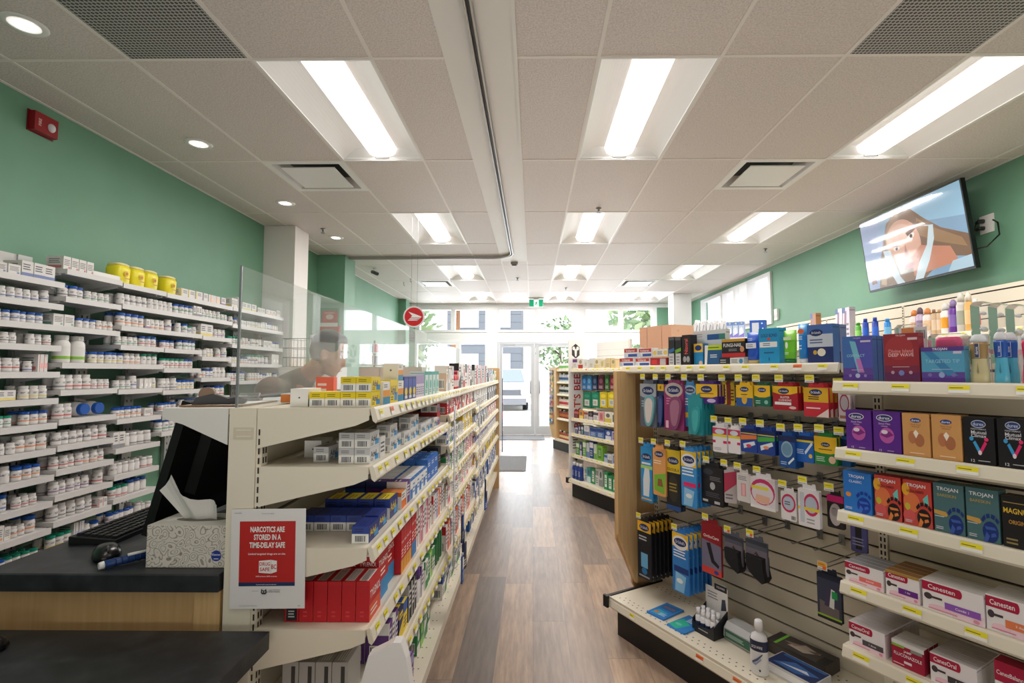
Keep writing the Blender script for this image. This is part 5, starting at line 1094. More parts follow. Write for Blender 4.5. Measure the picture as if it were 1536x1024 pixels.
# row two
d2 = .17
hang(1070,1091,633,678,d2,(240,236,238),[('rect',0,.62,1,.94,(214,60,110)),('ell',.5,.8,.34,.1,(220,225,240)),('rect',.0,.6,1,.7,(240,220,60)),('rect',0,.36,.2,.46,(220,40,100)),('rect',.75,.36,1,.46,(220,40,100)),('lines',.1,.08,.8,.2,2,(190,180,190))],'white and pink pad pack, left of a pair',2)
hang(1093,1111,636,680,d2,(240,236,238),[('rect',0,.62,1,.94,(214,60,110)),('ell',.5,.8,.34,.1,(220,225,240)),('rect',.0,.6,1,.7,(240,220,60)),('rect',0,.36,.2,.46,(220,40,100)),('rect',.75,.36,1,.46,(220,40,100))],'white and pink pad pack, right of a pair',2)
bb = [('rect',0,.78,1,.9,(234,210,60)),('rect',0,.82,1,1,(24,44,100))]
hang(1112,1136,637,678,d2,(30,70,160),bb+[('poly',[(0,.5),(1,.6),(1,.75),(0,.72)],(240,130,60)),('poly',[(.2,.15),(.9,.35),(.85,.5),(.15,.35)],(226,236,244)),('ell',.5,.28,.16,.07,(220,60,90))],'blue strip pack with orange band on the middle hooks',3)
hang(1137,1163,640,682,d2,(28,66,150),bb+[('poly',[(0,.5),(1,.6),(1,.75),(0,.72)],(80,180,70)),('poly',[(.2,.15),(.9,.4),(.85,.55),(.15,.35)],(232,240,246)),('ell',.5,.3,.16,.07,(240,150,110))],'blue strip pack with green band on the middle hooks',3)
hang(1169,1193,646,701,d2-.01,(26,80,150),[('rect',0,.82,1,1,(24,40,90)),('ell',.5,.58,.36,.26,(150,180,200)),('ell',.5,.58,.3,.2,(110,150,180)),('lines',.1,.08,.6,.2,2,(180,210,240)),('poly',[(.6,.1),(.95,.3),(.9,.36),(.55,.16)],(230,240,246))],'blue pack with a clear oval window',3)
hang(1194,1221,647,693,d2+.005,(34,104,196),[('rect',0,.84,1,1,(24,40,90)),('rect',0,.76,1,.84,(234,210,60)),('poly',[(.55,.3),(.95,.7),(.9,.8),(.5,.4)],(230,240,250)),('ell',.82,.26,.1,.08,(240,200,70)),('lines',.08,.3,.5,.5,3,(210,230,250))],'bright blue applicator pack on the middle hooks',2)
hang(1222,1256,648,697,d2,(36,130,60),[('poly',[(0,.46),(.3,.4),(.7,.4),(1,.46),(1,1),(0,1)],YL)]+scholl(.5,.72,.2)+[('lines',.2,.52,.8,.58,1,(60,80,60)),('ell',.78,.2,.15,.13,(230,190,160)),('lines',.08,.1,.5,.3,3,(200,230,200))],'yellow and green pad pack on the middle hooks',3,gap=.02)
hang(1260,1276,652,700,d2+.03,(40,110,180),[('rect',0,.7,1,1,(30,50,110)),('rect',0,.5,1,.62,(236,206,60))],'small blue pack partly behind the condom boxes',2)
# row three
d3 = .17
hang(962,979,664,752,d3,(40,150,214),[('rect',0,.6,1,.66,(170,220,120))]+scholl(.5,.82,.42)+[('poly',[(.2,.1),(.7,.1),(.8,.4),(.75,.6),(.35,.62),(.2,.4)],(226,236,240)),('lines',.05,.02,.95,.08,1,(230,180,120)),('lines',.1,.66,.9,.74,1,(230,240,250))],'tall blue insole card at the lower left hooks',2)
hang(980,999,666,743,d3-.01,(230,164,96),[('poly',[(.1,.1),(.9,.05),(1,.5),(.1,.42)],(126,190,60)),('poly',[(.35,.2),(.8,.2),(.7,.36),(.4,.36)],(150,96,60))]+scholl(.5,.88,.34)+[('lines',.1,.66,.9,.76,2,(250,230,200))],'orange and green insole card on the lower left hooks',1)
hang(1000,1021,668,765,d3,(30,32,36),[('rect',0,.62,1,1,(222,190,40))]+scholl(.5,.82,.40)+[('text',.5,.67,.05,'ODOUR-X',(30,30,34),.86),('ell',.5,.36,.34,.22,(50,50,40)),('lines',.2,.3,.8,.46,3,(160,140,60)),('rect',0,0,1,.08,(40,80,140))],'yellow and black odour insole pack',2)
hang(1022,1045,670,760,d3-.01,(60,150,220),[('rect',0,.72,1,1,(248,206,50)),('oval',.5,.84,.48,.7,(240,240,240))]+scholl(.5,.85,.38)+[('lines',.08,.55,.9,.72,3,(240,246,250)),('rect',.15,.36,.95,.44,(230,50,110)),('poly',[(.15,.02),(.7,.02),(.85,.3),(.2,.34)],(150,205,240)),('ell',.5,.2,.2,.04,(240,246,250))],'blue and yellow insole pack with pink band',5,.01,gap=.03)
hang(1053,1085,693,757,d3+.02,(34,34,38),[('ell',.32,.86,.24,.08,(60,62,70)),('ell',.52,.5,.12,.1,(180,180,184)),('lines',.4,.64,.95,.76,3,(120,120,124)),('rect',.05,.06,.3,.12,(220,220,220)),('rect',.6,.05,.85,.12,(200,200,204)),('lines',.2,.2,.9,.34,3,(90,90,94))],'black brace box on the lower middle hooks',2)
hang(1088,1103,698,754,d3+.03,(200,190,190),[('poly',[(0,.3),(1,.6),(1,1),(0,.9)],(190,60,90)),('lines',.1,.1,.9,.3,2,(120,110,120))],'narrow pale and red pack beside the black brace box',2,dr=.4)
hang(1106,1126,703,752,d3,(222,218,216),[('rect',.32,.2,.68,.65,(226,150,160)),('lines',.1,.75,.8,.92,3,(140,130,136)),('rect',.4,.22,.6,.62,(240,190,190))],'clear pack with pink pads, lower middle hooks',1)
hang(1127,1164,709,763,d3-.01,(232,226,228),[('ell',.5,.55,.5,.42,(206,50,110)),('ell',.5,.5,.44,.34,(226,216,222)),('rect',.05,.62,.75,.72,(236,220,70)),('poly',[(.2,.2),(.75,.18),(.8,.42),(.25,.45)],(236,186,160)),('rect',0,0,1,.1,(240,238,238))],'white and pink toe cushion pack, largest on its row',1,.02)
hang(1172,1195,730,780,d3,(238,234,236),[('ell',.5,.6,.46,.32,(206,50,100)),('ell',.5,.6,.36,.24,(190,200,216)),('lines',.25,.52,.75,.68,2,(90,90,110)),('bar',.65,.04,.95,.2)],'white pack with pink ring, lower right hooks',1)
hang(1198,1230,725,790,d3-.01,(238,234,236),[('ell',.62,.6,.36,.3,(206,50,100)),('ell',.62,.6,.28,.22,(190,200,216)),('rect',.0,.44,1,.52,(236,216,60)),('rect',.1,.1,.3,.9,(206,210,220)),('lines',.4,.08,.9,.25,2,(170,170,176))],'larger white pack with pink ring and clear wand',1,.016)
hang(1241,1266,735,792,d3+.02,(38,32,36),[('rect',0,.8,1,1,(216,30,120)),('ell',.5,.42,.36,.34,(196,186,184)),('ell',.45,.5,.2,.14,(170,160,160)),('lines',.3,.58,.55,.62,1,(90,86,90))],'black and pink pack with pale oval pad',1)
# row four
d4 = .18
hang(957,977,776,868,d4-.03,(24,26,32),[('rect',0,.82,1,1,(250,190,40))]+scholl(.5,.9,.36)+[('lines',.1,.66,.9,.76,2,(200,200,206)),('rect',.25,.2,.75,.45,(110,180,220)),('ell',.5,.14,.2,.06,(40,120,180)),('lines',.1,.02,.9,.08,1,(160,160,166))],'black insole pack with yellow top, lowest left hooks',6,.009,gap=.03)
hang(1009,1033,793,889,d4-.04,(50,130,206),[('rect',0,.76,1,1,(250,200,44)),('oval',.5,.84,.48,.7,(244,240,236))]+scholl(.5,.85,.38)+[('lines',.08,.58,.9,.72,3,(240,246,250)),('rect',.1,.34,1,.44,(28,60,130)),('poly',[(.15,.02),(.7,.02),(.85,.3),(.2,.34)],(140,200,240)),('ell',.45,.2,.2,.04,(240,246,250))],'blue insole pack with yellow top, lowest left hooks',6,.01,gap=.03)
hang(1053,1082,778,861,d4,(150,26,36),[('text',.5,.74,.06,'OrthoCare',(240,230,230),.8),('poly',[(0,.12),(1,.12),(1,.6),(0,.66)],(120,116,140)),('poly',[(.25,.6),(.45,.62),(.65,.3),(.9,.22),(.85,.16),(.5,.24)],(26,24,28)),('rect',0,0,1,.13,(214,70,60)),('ell',.75,.07,.12,.04,(40,80,160))],'red compression sock pack with dark stockings pictured',1,.012)
def sock(k, w, h, th):
    pts = [(-w*.42,-h*.5),(w*.42,-h*.5),(w*.44,-h*.8),(w*.52,-h*1.0),(w*.40,-h*1.12),(w*.1,-h*1.04),(-w*.22,-h*.92),(-w*.4,-h*.78)]
    k.prism(pts, 1, -.02, .02, M((20,20,22),.9)); k.prism([(x*.9+w*.03,z*.98-.004) for x, z in pts], 1, -.028, -.0202, M((26,26,28),.9))
for k, (a, b, p, q, n_) in enumerate(((1088,1114,797,848,1),(1119,1151,803,862,1))):
    hang(a,b,p,q,d4-.01,(88,92,104),[('rect',0,.0,1,.75,(122,112,126)),('poly',[(.1,.3),(.5,.7),(.9,.35),(.7,.25)],(70,56,50)),('poly',[(.2,.4),(.45,.6),(.6,.45)],(200,200,206)),('lines',.1,.1,.8,.24,2,(200,190,210)),('rect',.0,.88,1,1,(60,64,74))],'black socks on a grey card, %s of two pairs' % ('left, smaller','right, larger')[k],1,.01,sock,tc=(236,228,60))
t_, z_ = RG.tz(1185,816,d4); hook(t_, z_, d4+.02, False); t_, z_ = RG.tz(1218,826,d4); hook(t_, z_, d4+.02, False)
hang(1226,1262,852,930,d4,(26,34,54),[('rect',0,0,1,.88,(54,60,80)),('poly',[(.1,.1),(.9,.06),(.9,.3),(.1,.4)],(110,100,100)),('poly',[(.3,.3),(.45,.75),(.55,.74),(.5,.3)],(64,56,84)),('poly',[(.5,.3),(.6,.7),(.75,.68),(.7,.28)],(214,214,210)),('rect',.62,.5,.85,.66,(30,150,80)),('rect',0,.06,1,.1,(150,190,50)),('rect',0,0,1,.06,(24,28,44))],'dark sports support pack hanging below the condom shelves',1,.014,tc=(236,170,60))
hang(1276,1300,775,828,.24,(90,90,150),[('rect',.3,.1,.7,1,(40,36,40)),('lines',.1,.2,.9,.5,3,(150,150,190))],'violet and black pack hanging behind the third condom shelf',1,.012,hk=False)
# ---------------------------------------------------------------- things on the base deck
def flat(px, py, w, l, th, dr, body, deco, name, lab, cat, z=.2008):
    p = at(px, py, 2, z); m = MB(); m.prism([(-w/2,-l/2),(w/2,-l/2),(w/2,l/2),(-w/2,l/2)], 2, 0, th, body); m.deco((-w/2,-l/2,th),(1,0,0),(0,1,0),(0,0,1),w,l,deco); m.deco((-w/2,-l/2,0),(1,0,0),(0,0,1),(0,-1,0),w,th,[('rect',.03,.2,.97,.8,tuple(min(255,int(c*1.15)) for c in body))])
    return put(m.mesh(name), name, tuple(p), RG.rz+dr, lab, cat)
flat(998,918,.105,.16,.008,.12,(50,126,200),[('rect',.1,.55,.9,.9,(40,110,160)),('text',.5,.72,.12,'SOLES',(210,80,60),.6),('poly',[(.1,.1),(.6,.1),(.8,.4),(.2,.45)],(60,170,200)),('ell',.3,.25,.14,.06,(230,120,60)),('lines',.5,.12,.9,.3,3,(210,230,245))],'insole_packet','flat blue packet lying on the deck, farthest from the camera','packet')
flat(1030,938,.105,.16,.008,.05,(56,132,206),[('poly',[(.0,.1),(.5,.0),(.7,.5),(.1,.7)],(50,190,160)),('lines',.3,.6,.9,.9,4,(220,236,248)),('ell',.3,.3,.16,.07,(120,210,190))],'insole_packet','flat blue and teal packet lying before the mini bottle display','packet')
def mini_display():
    t, z = RG.tz(1052,958,.10); base = RG.w(t, .16, .2008)
    W, D, H = .125, .10, .055; m = MB(); k = (32,32,36)
    m.box(-W/2,W/2,-D/2,D/2,0,.004,k); m.prism([(-W/2,.004),(W/2,.004),(W/2,H+.012),(W*.3,H*.75),(-W*.3,H*.6),(-W/2,H*.8)], 1, -D/2, -D/2+.003, k)
    for sx in (-1, 1): m.prism([(-D/2+.003,.004),(D/2,.004),(D/2,H*2),(-D/2+.003,H)], 0, sx*W/2-(.003 if sx > 0 else 0), sx*W/2+(0 if sx > 0 else .003), k)
    m.deco((-W/2,-D/2,.004),(1,0,0),(0,0,1),(0,-1,0),W,H,[('lines',.3,.25,.75,.4,1,(190,190,194))])
    c = MB(); c.prism([(-W/2,.004),(W/2,.004),(W/2,.20),(W*.42,.215),(-W*.05,.215),(-W*.08,.19),(-W/2,.19)], 1, D/2-.003, D/2, (228,226,222)); c.deco((-W/2,D/2-.003,0),(1,0,0),(0,0,1),(0,-1,0),W,.215,[('rect',.42,.86,.98,.99,(40,40,46)),('text',.7,.925,.05,'SQUARE',(235,235,235),.48),('lines',.1,.62,.6,.8,3,(150,150,156)),('poly',[(.7,.45),(.95,.5),(.9,.72),(.75,.7)],(60,64,78))])
    put((m.mesh('tray'), [('back_card', c.mesh('back_card'))]), 'display_tray', tuple(base), RG.rz, 'black counter display tray with white back card on the deck', 'display')
    b = MB(); b.loft([(0,.0125,.0125),(.003,.0135,.0135),(.062,.0135,.0135),(.07,.008,.008)],14,M((238,238,240),.3)); b.loft([(.008,.0138,.0138),(.042,.0138,.0138)],14,M((40,60,100),.4),cap=False); c = MB(); c.loft([(.0705,.010,.010),(.098,.009,.009)],14,M((240,240,242),.35))
    bm, cm = b.mesh('bottle'), c.mesh('cap'); n = 0
    for iy in range(2):
        for ix in range(4):
            p = base + RG.U*(-.043+ix*.0285) - RG.N*(-.028+iy*.034); put((bm, [('cap', cm)]), 'mini_bottle', (p.x,p.y,.2008+.005), RG.rz+ix, 'mini white lotion bottle in the black tray, %s row, %s from the left' % (('front','back')[iy],ORD[ix]), 'bottle', 'mini lotion bottles')
mini_display()
def lotion():
    t, z = RG.tz(1136,1008,.06); p = RG.w(t, .075, .2008); h = .205
    m = MB(); m.loft([(0,.030,.024),(.006,.034,.027),(.13,.034,.027),(.15,.028,.023),(.162,.013,.013),(.168,.013,.013)],22,M((236,236,238),.3)); c = MB(); c.loft([(.1685,.0165,.0165),(.205,.015,.015),(.209,.011,.011)],20,M((240,240,242),.35))
    l = MB(); l.loft([(.095,.0343,.0273),(.135,.0343,.0273)],22,M((36,44,74),.4),cap=False); l.deco((-.026,-.0276,.02),(1,0,0),(0,0,1),(0,-1,0),.052,.112,[('text',.5,.82,.11,'SQUARE',(235,235,240),.8),('poly',[(.1,.3),(.5,.45),(.9,.65),(.9,.6),(.5,.36),(.2,.26)],(80,96,130)),('poly',[(.1,.25),(.4,.2),(.8,.42),(.8,.48),(.45,.3)],(150,164,190)),('ell',.7,.06,.07,.04,(50,50,60))],.0012)
    put((m.mesh('bottle'), [('cap', c.mesh('cap')), ('bottle_label', l.mesh('bottle_label'))]), 'lotion_bottle', tuple(p), RG.rz+.35, 'tall white lotion bottle standing on the right base deck', 'bottle')
lotion()
def roll():
    t, z = RG.tz(1102,970,.2); p = RG.w(t+.048, .215, .2008); m = MB()
    m.prism([(-.045,.0),(.045,.0),(.055,.02),(.052,.055),(.03,.078),(-.03,.078),(-.052,.055),(-.055,.02)], 0, -.075, .075, M((190,192,192),.25)); m.deco((-.075,-.055,.012),(1,0,0),(0,0,1),(0,-1,0),.15,.042,[('rect',.05,.05,.95,.95,(60,110,90)),('lines',.1,.3,.8,.7,3,(190,214,200))],.001)
    k = MB(); k.prism([(-.05,.0785),(.05,.0785),(.05,.081),(-.05,.081)], 2, .0, .001, (1,1,1)); put(m.mesh('pouch'), 'support_pouch', tuple(p), RG.rz-.05, 'silver grey padded pouch with green label behind the lotion bottle', 'pouch')
roll()
flat(1203,990,.25,.11,.05,.04,(70,64,60),[('rect',.0,0,.12,1,(56,52,50)),('rect',.13,0,.18,1,(120,200,60)),('poly',[(.3,.3),(.6,.2),(.8,.6),(.5,.8)],(190,176,160)),('poly',[(.2,.5),(.4,.4),(.5,.7)],(150,130,120)),('poly',[(.6,.5),(.75,.45),(.8,.75)],(110,90,80)),('rect',.85,.0,1,.6,(30,30,34))],'support_box','dark photo printed support box lying at the back of the deck','box')
flat(1196,1016,.20,.12,.04,.02,(214,214,216),[('rect',.02,.02,.98,.98,(30,50,100)),('poly',[(.1,.2),(.6,.1),(.95,.5),(.4,.7)],(60,110,180)),('poly',[(.2,.3),(.8,.35),(.7,.5)],(226,232,244)),('rect',.1,.82,.95,.96,(50,100,170))],'support_box','blue and white support box lying at the front of the deck','box')
# ---------------------------------------------------------------- condom shelves
def sbox(k, pl, pr, ptop, dep, base, deco, label, d=.065, name='condom_box', n=1, over=None, grp=None, gap=.002):
    z = S2Z[k]+.0008; t, w, h = tp(pl, pr, ptop, d, dep, z); me = carton(w-.002, dep, h, base, over, deco)
    for q in range(n): rput(RG, me, t, d+dep/2+q*(dep+gap), z, name, label+('' if n == 1 else (', front one' if q == 0 else ', %s behind it' % ORD[q-1])), 'box', grp or (label[:90] if n > 1 else None))
def dur(lc=(240,240,244), bg=(40,50,110), v=.84, u=.42, r=.3):
    return [('ell',u,v,r,.085,lc),('ell',u,v,r*.92,.07,bg),('text',u,v,.075,'durex',lc,r*1.5)]
foil = lambda c, c2: [('ell',.5,.42,.27,.19,c),('poly',[(.24,.42),(.5,.36),(.76,.44),(.6,.52),(.4,.5)],c2),('ell',.42,.5,.12,.05,(230,220,236))]
sbox(0,1265,1311,504,.03,(66,110,180),{'f':[('rect',0,0,1,.3,(96,70,150)),('rect',0,.0,1,.15,(84,52,140)),('rect',.4,.3,1,1,(84,84,176)),('poly',[(.25,.9),(.45,.88),(.7,.2),(.5,.2)],(120,190,210)),('poly',[(.45,.5),(.6,.5),(.72,.2),(.55,.2)],(196,120,190)),('text',.5,.95,.04,'TROJAN',(200,190,220),.3),('rect',.62,.86,.95,.90,(210,200,220)),('text',.45,.57,.06,'CONTACT',(160,210,230),.6),('ell',.5,.13,.08,.05,(180,190,220)),('ell',.25,.13,.05,.035,(150,130,190)),('ell',.75,.13,.05,.035,(150,130,190)),('lines',.3,.24,.7,.27,1,(190,180,220))]},'blue and violet condom box on the top right shelf',n=3,gap=.004)
sbox(0,1327,1381,500,.035,(150,44,56),{'f':[('rect',0,0,1,.2,(96,38,84)),('rect',0,.2,1,.34,(122,40,70)),('ell',.45,.7,.4,.25,(166,54,60)),('text',.5,.955,.045,'TROJAN',(236,210,214),.36),('rect',.7,.86,.97,.91,(220,190,196)),('text',.5,.64,.07,'Divine Island',(226,150,150),.7),('text',.5,.56,.07,'DEEP WAVE',(236,190,190),.72),('ell',.5,.19,.08,.055,(120,130,190)),('ell',.25,.2,.05,.035,(190,150,170)),('ell',.76,.2,.05,.035,(190,150,170)),('lines',.25,.3,.75,.33,1,(220,170,180))]},'dark red condom box lettered deep wave on the top right shelf')
sbox(0,1383,1449,520,.035,(86,160,196),{'f':[('rect',0,0,1,.3,(96,70,150)),('rect',.0,0,1,.14,(84,48,138)),('poly',[(.0,.95),(.25,.9),(.85,.2),(.6,.2)],(60,130,180)),('rect',0,.88,1,1,(88,60,140)),('text',.45,.93,.09,'TROJAN',(236,232,244),.44),('rect',.76,.8,.95,.87,(210,200,224)),('text',.5,.6,.10,'TARGETED TIP',(150,200,226),.8),('lines',.25,.36,.75,.39,1,(190,200,226)),('ell',.48,.22,.07,.08,(150,170,210)),('ell',.2,.22,.05,.05,(130,110,180)),('ell',.75,.22,.05,.05,(130,110,180))]},'blue and purple condom box lettered targeted tip')
def dbottle(k, pl, pr, ptop, d, top, low, logo, label, z=None):
    z = S2Z[k]+.0008; t, w, h = tp(pl, pr, ptop, d, .035, z); m = MB(); r = w/2; T_, L_ = M(top,.25), M(low,.15)
    m.loft([(0,r*.95,r*.5),(.004,r,r*.55),(h*.2,r*.95,r*.5),(h*.42,r*.78,r*.44),(h*.5,r*.8,r*.46),(h*.78,r*.92,r*.5),(h*.84,r*.86,r*.48)],22,[L_,L_,L_,L_,T_,T_])
    c = MB(); c.loft([(h*.8405,r*.88,r*.48),(h*.9,r*.86,r*.47),(h*.96,r*.7,r*.4),(h,r*.4,r*.25)],22,M((222,224,228),.25))
    l = MB(); l.deco((-r*.5,-r*.55,h*.5),(1,0,0),(0,0,1),(0,-1,0),r,h*.33,[('rect',.26,.05,.74,.95,(235,235,240)),('rect',.3,.07,.7,.93,logo),('vtext',.5,.5,.3,'durex',(235,235,240),.8)],.002); l.deco((-r*.5,-r*.55,h*.1),(1,0,0),(0,0,1),(0,-1,0),r,h*.33,[('poly',[(.5,1),(.62,.4),(.5,.25),(.38,.4)],tuple(int(x*.7) for x in low))],.002)
    rput(RG, (m.mesh('bottle'), [('cap', c.mesh('cap')), ('bottle_label', l.mesh('bottle_label'))]), t, d+.02, z, 'gel_bottle', label, 'bottle')
dbottle(0,1452,1482,501,.065,(164,134,84),(206,194,150),(60,70,110),'gold and clear gel bottle on the top right shelf'); dbottle(0,1488,1512,497,.065,(30,84,170),(90,180,210),(30,84,170),'blue gel bottle at the front of the top right shelf'); dbottle(0,1503,1527,498,.115,(30,84,170),(90,180,210),(30,84,170),'blue gel bottle behind the front blue one'); dbottle(0,1530,1560,496,.065,(226,30,90),(236,70,120),(40,30,60),'pink gel bottle at the right edge of the photo')
# clear clamshells behind
def clam(pl, pr, ptop, d, dep, label, inner=None, k=0, z=None):
    z = z if z is not None else S2Z[k]+.0008; t, w, h = tp(pl, pr, ptop, d, dep, z); m = MB(); m.prism([(-w/2,0),(w/2,0),(w/2,h-.01),(w/2-.01,h),(-w/2+.01,h),(-w/2,h-.01)], 1, -dep/2, dep/2, CLEAR)
    kids = []
    if inner:
        q = MB(); inner(q, w, h, dep); kids = [('product', q.mesh('product'))]
    rput(RG, (m.mesh('clamshell'), kids), t, d+dep/2, z, 'clamshell_pack', label, 'pack')
def pinkdev(q, w, h, dep): q.loft([(h*.5,w*.3,dep*.3),(h*.55,w*.36,dep*.36),(h*.86,w*.36,dep*.36),(h*.93,w*.3,dep*.3)],20,M((236,30,120),.3),power=.5); q.box(-w*.42,w*.42,dep*.38,dep*.42,.004,h*.9,(240,240,240))
clam(1395,1448,500,.12,.05,'clear pack with hot pink device behind the targeted tip box',pinkdev)
def gdev(q, w, h, dep): q.loft([(h*.4,w*.3,dep*.3),(h*.7,w*.36,dep*.36),(h*.8,w*.2,dep*.2)],16,M((120,180,30),.3))
clam(1452,1462,505,.125,.05,'clear pack with lime green device behind the gold bottle',gdev)
def wtag(q, w, h, dep): q.box(-w*.45,w*.45,-.001,.001,h*.2,h*.95,(238,238,240)); q.deco((-w*.45,-.001,h*.2),(1,0,0),(0,0,1),(0,-1,0),w*.9,h*.75,[('bar',.6,.7,.95,.95),('rect',.1,.82,.55,.99,(240,140,40))])
clam(1345,1392,486,.16,.04,'clear pack with white card and orange corner behind the dark red box',wtag)
def dev(q, w, h, dep): q.sphere((0,0,h*.66),w*.2,dep*.36,w*.2,M((236,236,238),.2)); q.sphere((0,0,h*.86),w*.15,dep*.3,w*.15,M((236,236,238),.2)); q.loft([(.01,w*.2,dep*.3),(h*.5,w*.16,dep*.25),(h*.6,w*.2,dep*.3)],14,M((232,232,236),.2)); q.box(-w*.48,w*.48,-dep*.3,dep*.3,h*.36,h*.42,M((240,190,196),.3))
for k, (a, b) in enumerate(((1461,1486),(1488,1512),(1514,1540))): clam(a,b,452+k*2,.2,.07,'tall clear pack of white bottles with pink band, %s of three' % ORD[k],dev)
pur = (92,38,142)
for k, (a, b, y) in enumerate(((1270,1309,615),(1311,1353,617))): sbox(1,a,b,y,.055,pur,{'f':dur()+[('text',.42,.70,.045,'Sensi-Thin',(214,190,230),.6),('lines',.3,.62,.55,.66,1,(190,160,210))]+foil((190,90,170),(130,40,130))+[('text',.25,.05,.05,'12',(220,200,230)),('lines',.5,.04,.75,.07,1,(200,180,220))]},'purple condom box on second condom shelf, %s of the pair' % ('left','right')[k])
tan = (214,158,96)
for k, (a, b, y) in enumerate(((1355,1397,620),(1399,1445,622))): sbox(1,a,b,y,.055,tan,{'f':[('ell',.5,.84,.2,.055,(40,70,140)),('text',.5,.84,.05,'durex',(240,240,244),.3),('text',.5,.74,.04,'Real Feel',(170,110,60),.5),('lines',.35,.67,.65,.71,1,(170,120,70)),('ell',.36,.44,.15,.15,(190,120,80)),('ell',.62,.38,.18,.15,(176,110,74)),('poly',[(.4,.55),(.5,.62),(.6,.54),(.5,.42)],(250,236,220)),('lines',.25,.06,.8,.1,1,(240,220,190))]},'tan condom box on second condom shelf, %s of the pair' % ('left','right')[k])
for k, (a, b, y) in enumerate(((1447,1495,626),(1498,1548,628))): sbox(1,a,b,y,.055,(22,20,26),{'f':dur((200,210,230),(40,60,120),.86,.5,.24)+[('text',.5,.75,.035,'PERFORMAX',(190,190,200),.5),('text',.5,.68,.07,'Mutual',(220,220,226),.5),('text',.5,.61,.07,'Climax',(220,220,226),.5),('poly',[(.3,.46),(.38,.5),(.56,.28),(.48,.22)],(60,160,220)),('poly',[(.5,.28),(.56,.22),(.76,.46),(.68,.5)],(226,40,110)),('ell',.26,.54,.07,.045,(60,160,220)),('ell',.74,.54,.07,.04,(230,50,110)),('ell',.52,.25,.06,.05,(236,216,226)),('text',.28,.07,.06,'12',(220,220,224)),('lines',.45,.06,.85,.1,1,(180,180,186))]},'black condom box on second condom shelf, %s of the pair' % ('left','right')[k])
def helmet(c, c2): return [('ell',.72,.2,.24,.2,c),('poly',[(.5,.36),(.6,.44),(.56,.52),(.45,.42)],c),('poly',[(.62,.45),(.72,.47),(.71,.55),(.6,.53)],c),('poly',[(.75,.47),(.85,.44),(.88,.52),(.77,.55)],c),('poly',[(.87,.43),(.95,.37),(1,.43),(.91,.5)],c),('poly',[(.55,.3),(.85,.3),(.9,.25),(.6,.24)],c2),('poly',[(.5,.0),(.62,.0),(.7,.12),(.6,.2)],c2),('poly',[(.74,.1),(.9,.14),(.86,.2),(.74,.17)],c2)]
def troj(sub, sc, hc, hc2, extra=()): return {'f':list(extra)+helmet(hc,hc2)+[('text',.48,.88,.095,'TROJAN',(240,240,244),.86),('text',.45,.76,.06,sub,sc,.62),('lines',.06,.05,.4,.12,2,(210,210,220))]}
sbox(2,1266,1309,708,.06,(40,120,206),troj('CLASSIC',(230,240,250),(20,60,160),(60,110,210),[('ell',.18,.42,.1,.06,(230,150,60))]),'bright blue condom box lettered classic, third condom shelf')
for k, (a, b, y) in enumerate(((1313,1354,714),(1356,1400,721))): sbox(2,a,b,y,.055,(206,70,60),troj('ULTRA RIBBED',(110,40,30),(24,20,24),(226,130,60),[('rect',0,.0,1,.3,(200,80,70)),('ell',.3,.5,.3,.22,(226,120,70)),('ell',.2,.2,.22,.14,(216,90,90)),('ell',.15,.4,.1,.08,(200,190,60)),('ell',.1,.78,.14,.14,(236,170,50)),('poly',[(.7,.62),(.88,.74),(.9,.5),(.76,.48)],(110,200,190))]),'red and orange fruit patterned condom box, %s of the pair' % ('left','right')[k],over={'r':(170,30,40),'t':(176,34,44)})
for k, (a, b, y) in enumerate(((1402,1449,726),(1451,1502,733))): sbox(2,a,b,y,.055,(74,112,116),troj('BARESKIN',(180,160,90),(24,50,120),(60,90,170),[('poly',[(0,.44),(.4,.42),(.46,.36),(.4,.32),(0,.36)],(206,160,80)),('lines',.02,.3,.35,.33,1,(220,224,226))]),'grey teal condom box lettered bareskin, %s of the pair' % ('left','right')[k],over={'t':(90,130,132)})
sbox(2,1505,1556,746,.055,(24,22,24),{'f':[('text',.5,.72,.15,'MAGNUM',(240,196,50),.9),('text',.55,.5,.09,'ORIGINAL',(206,150,60),.7),('lines',.05,.86,.95,.9,1,(170,140,70)),('lines',.1,.05,.6,.2,2,(150,130,80))],'t':[('lines',.05,.2,.95,.3,1,(190,150,60))]},'black condom box lettered magnum at the right edge')
CR = (180,26,66)
def can(top, band, bt, text='Canesten'): 
    return {'f':[('rect',.5,.0,1,.3,(244,214,224)),('ell',.3,.15,.2,.1,(246,206,218)),('rect',0,.66,.62,.96,CR),('ell',.62,.81,.05,.15,CR),('text',.33,.81,.15,text,(246,240,242),.5),('ell',.1,.47,.07,.11,(70,60,64)),('rect',.12,.43,.34,.50,(70,60,64)),('rect',.38,.2,.95,.42,band),('text',.66,.31,.08,bt,(250,240,244),.44),('lines',.1,.05,.6,.13,1,(220,140,160)),('ell',.88,.1,.05,.06,(230,150,170))]+([('rect',0,.9,1,1.0,top)] if top else [])}
sbox(3,1268,1326,848,.03,(242,236,236),can(None,(240,120,110),'Internal'),'white and crimson cream box with coral band, fourth condom shelf',n=4,d=.06,over={'t':(140,140,142)},name='cream_carton')
sbox(3,1329,1381,860,.032,(242,236,236),can((176,140,60),(110,40,140),'1 day'),'white and crimson cream box with gold top, fourth condom shelf',n=4,d=.06,over={'t':(150,104,50)},name='cream_carton')
sbox(3,1384,1478,880,.10,(242,236,236),can(None,(150,90,190),'Combi 1'),'long white and crimson cream box with lilac band',d=.055,over={'t':(222,220,216)},name='cream_carton')
sbox(3,1480,1560,900,.03,(242,236,236),can(None,(236,130,80),'3 day'),'white and crimson cream box at the right edge, fourth condom shelf',n=4,d=.06,over={'t':(222,220,216)},name='cream_carton')
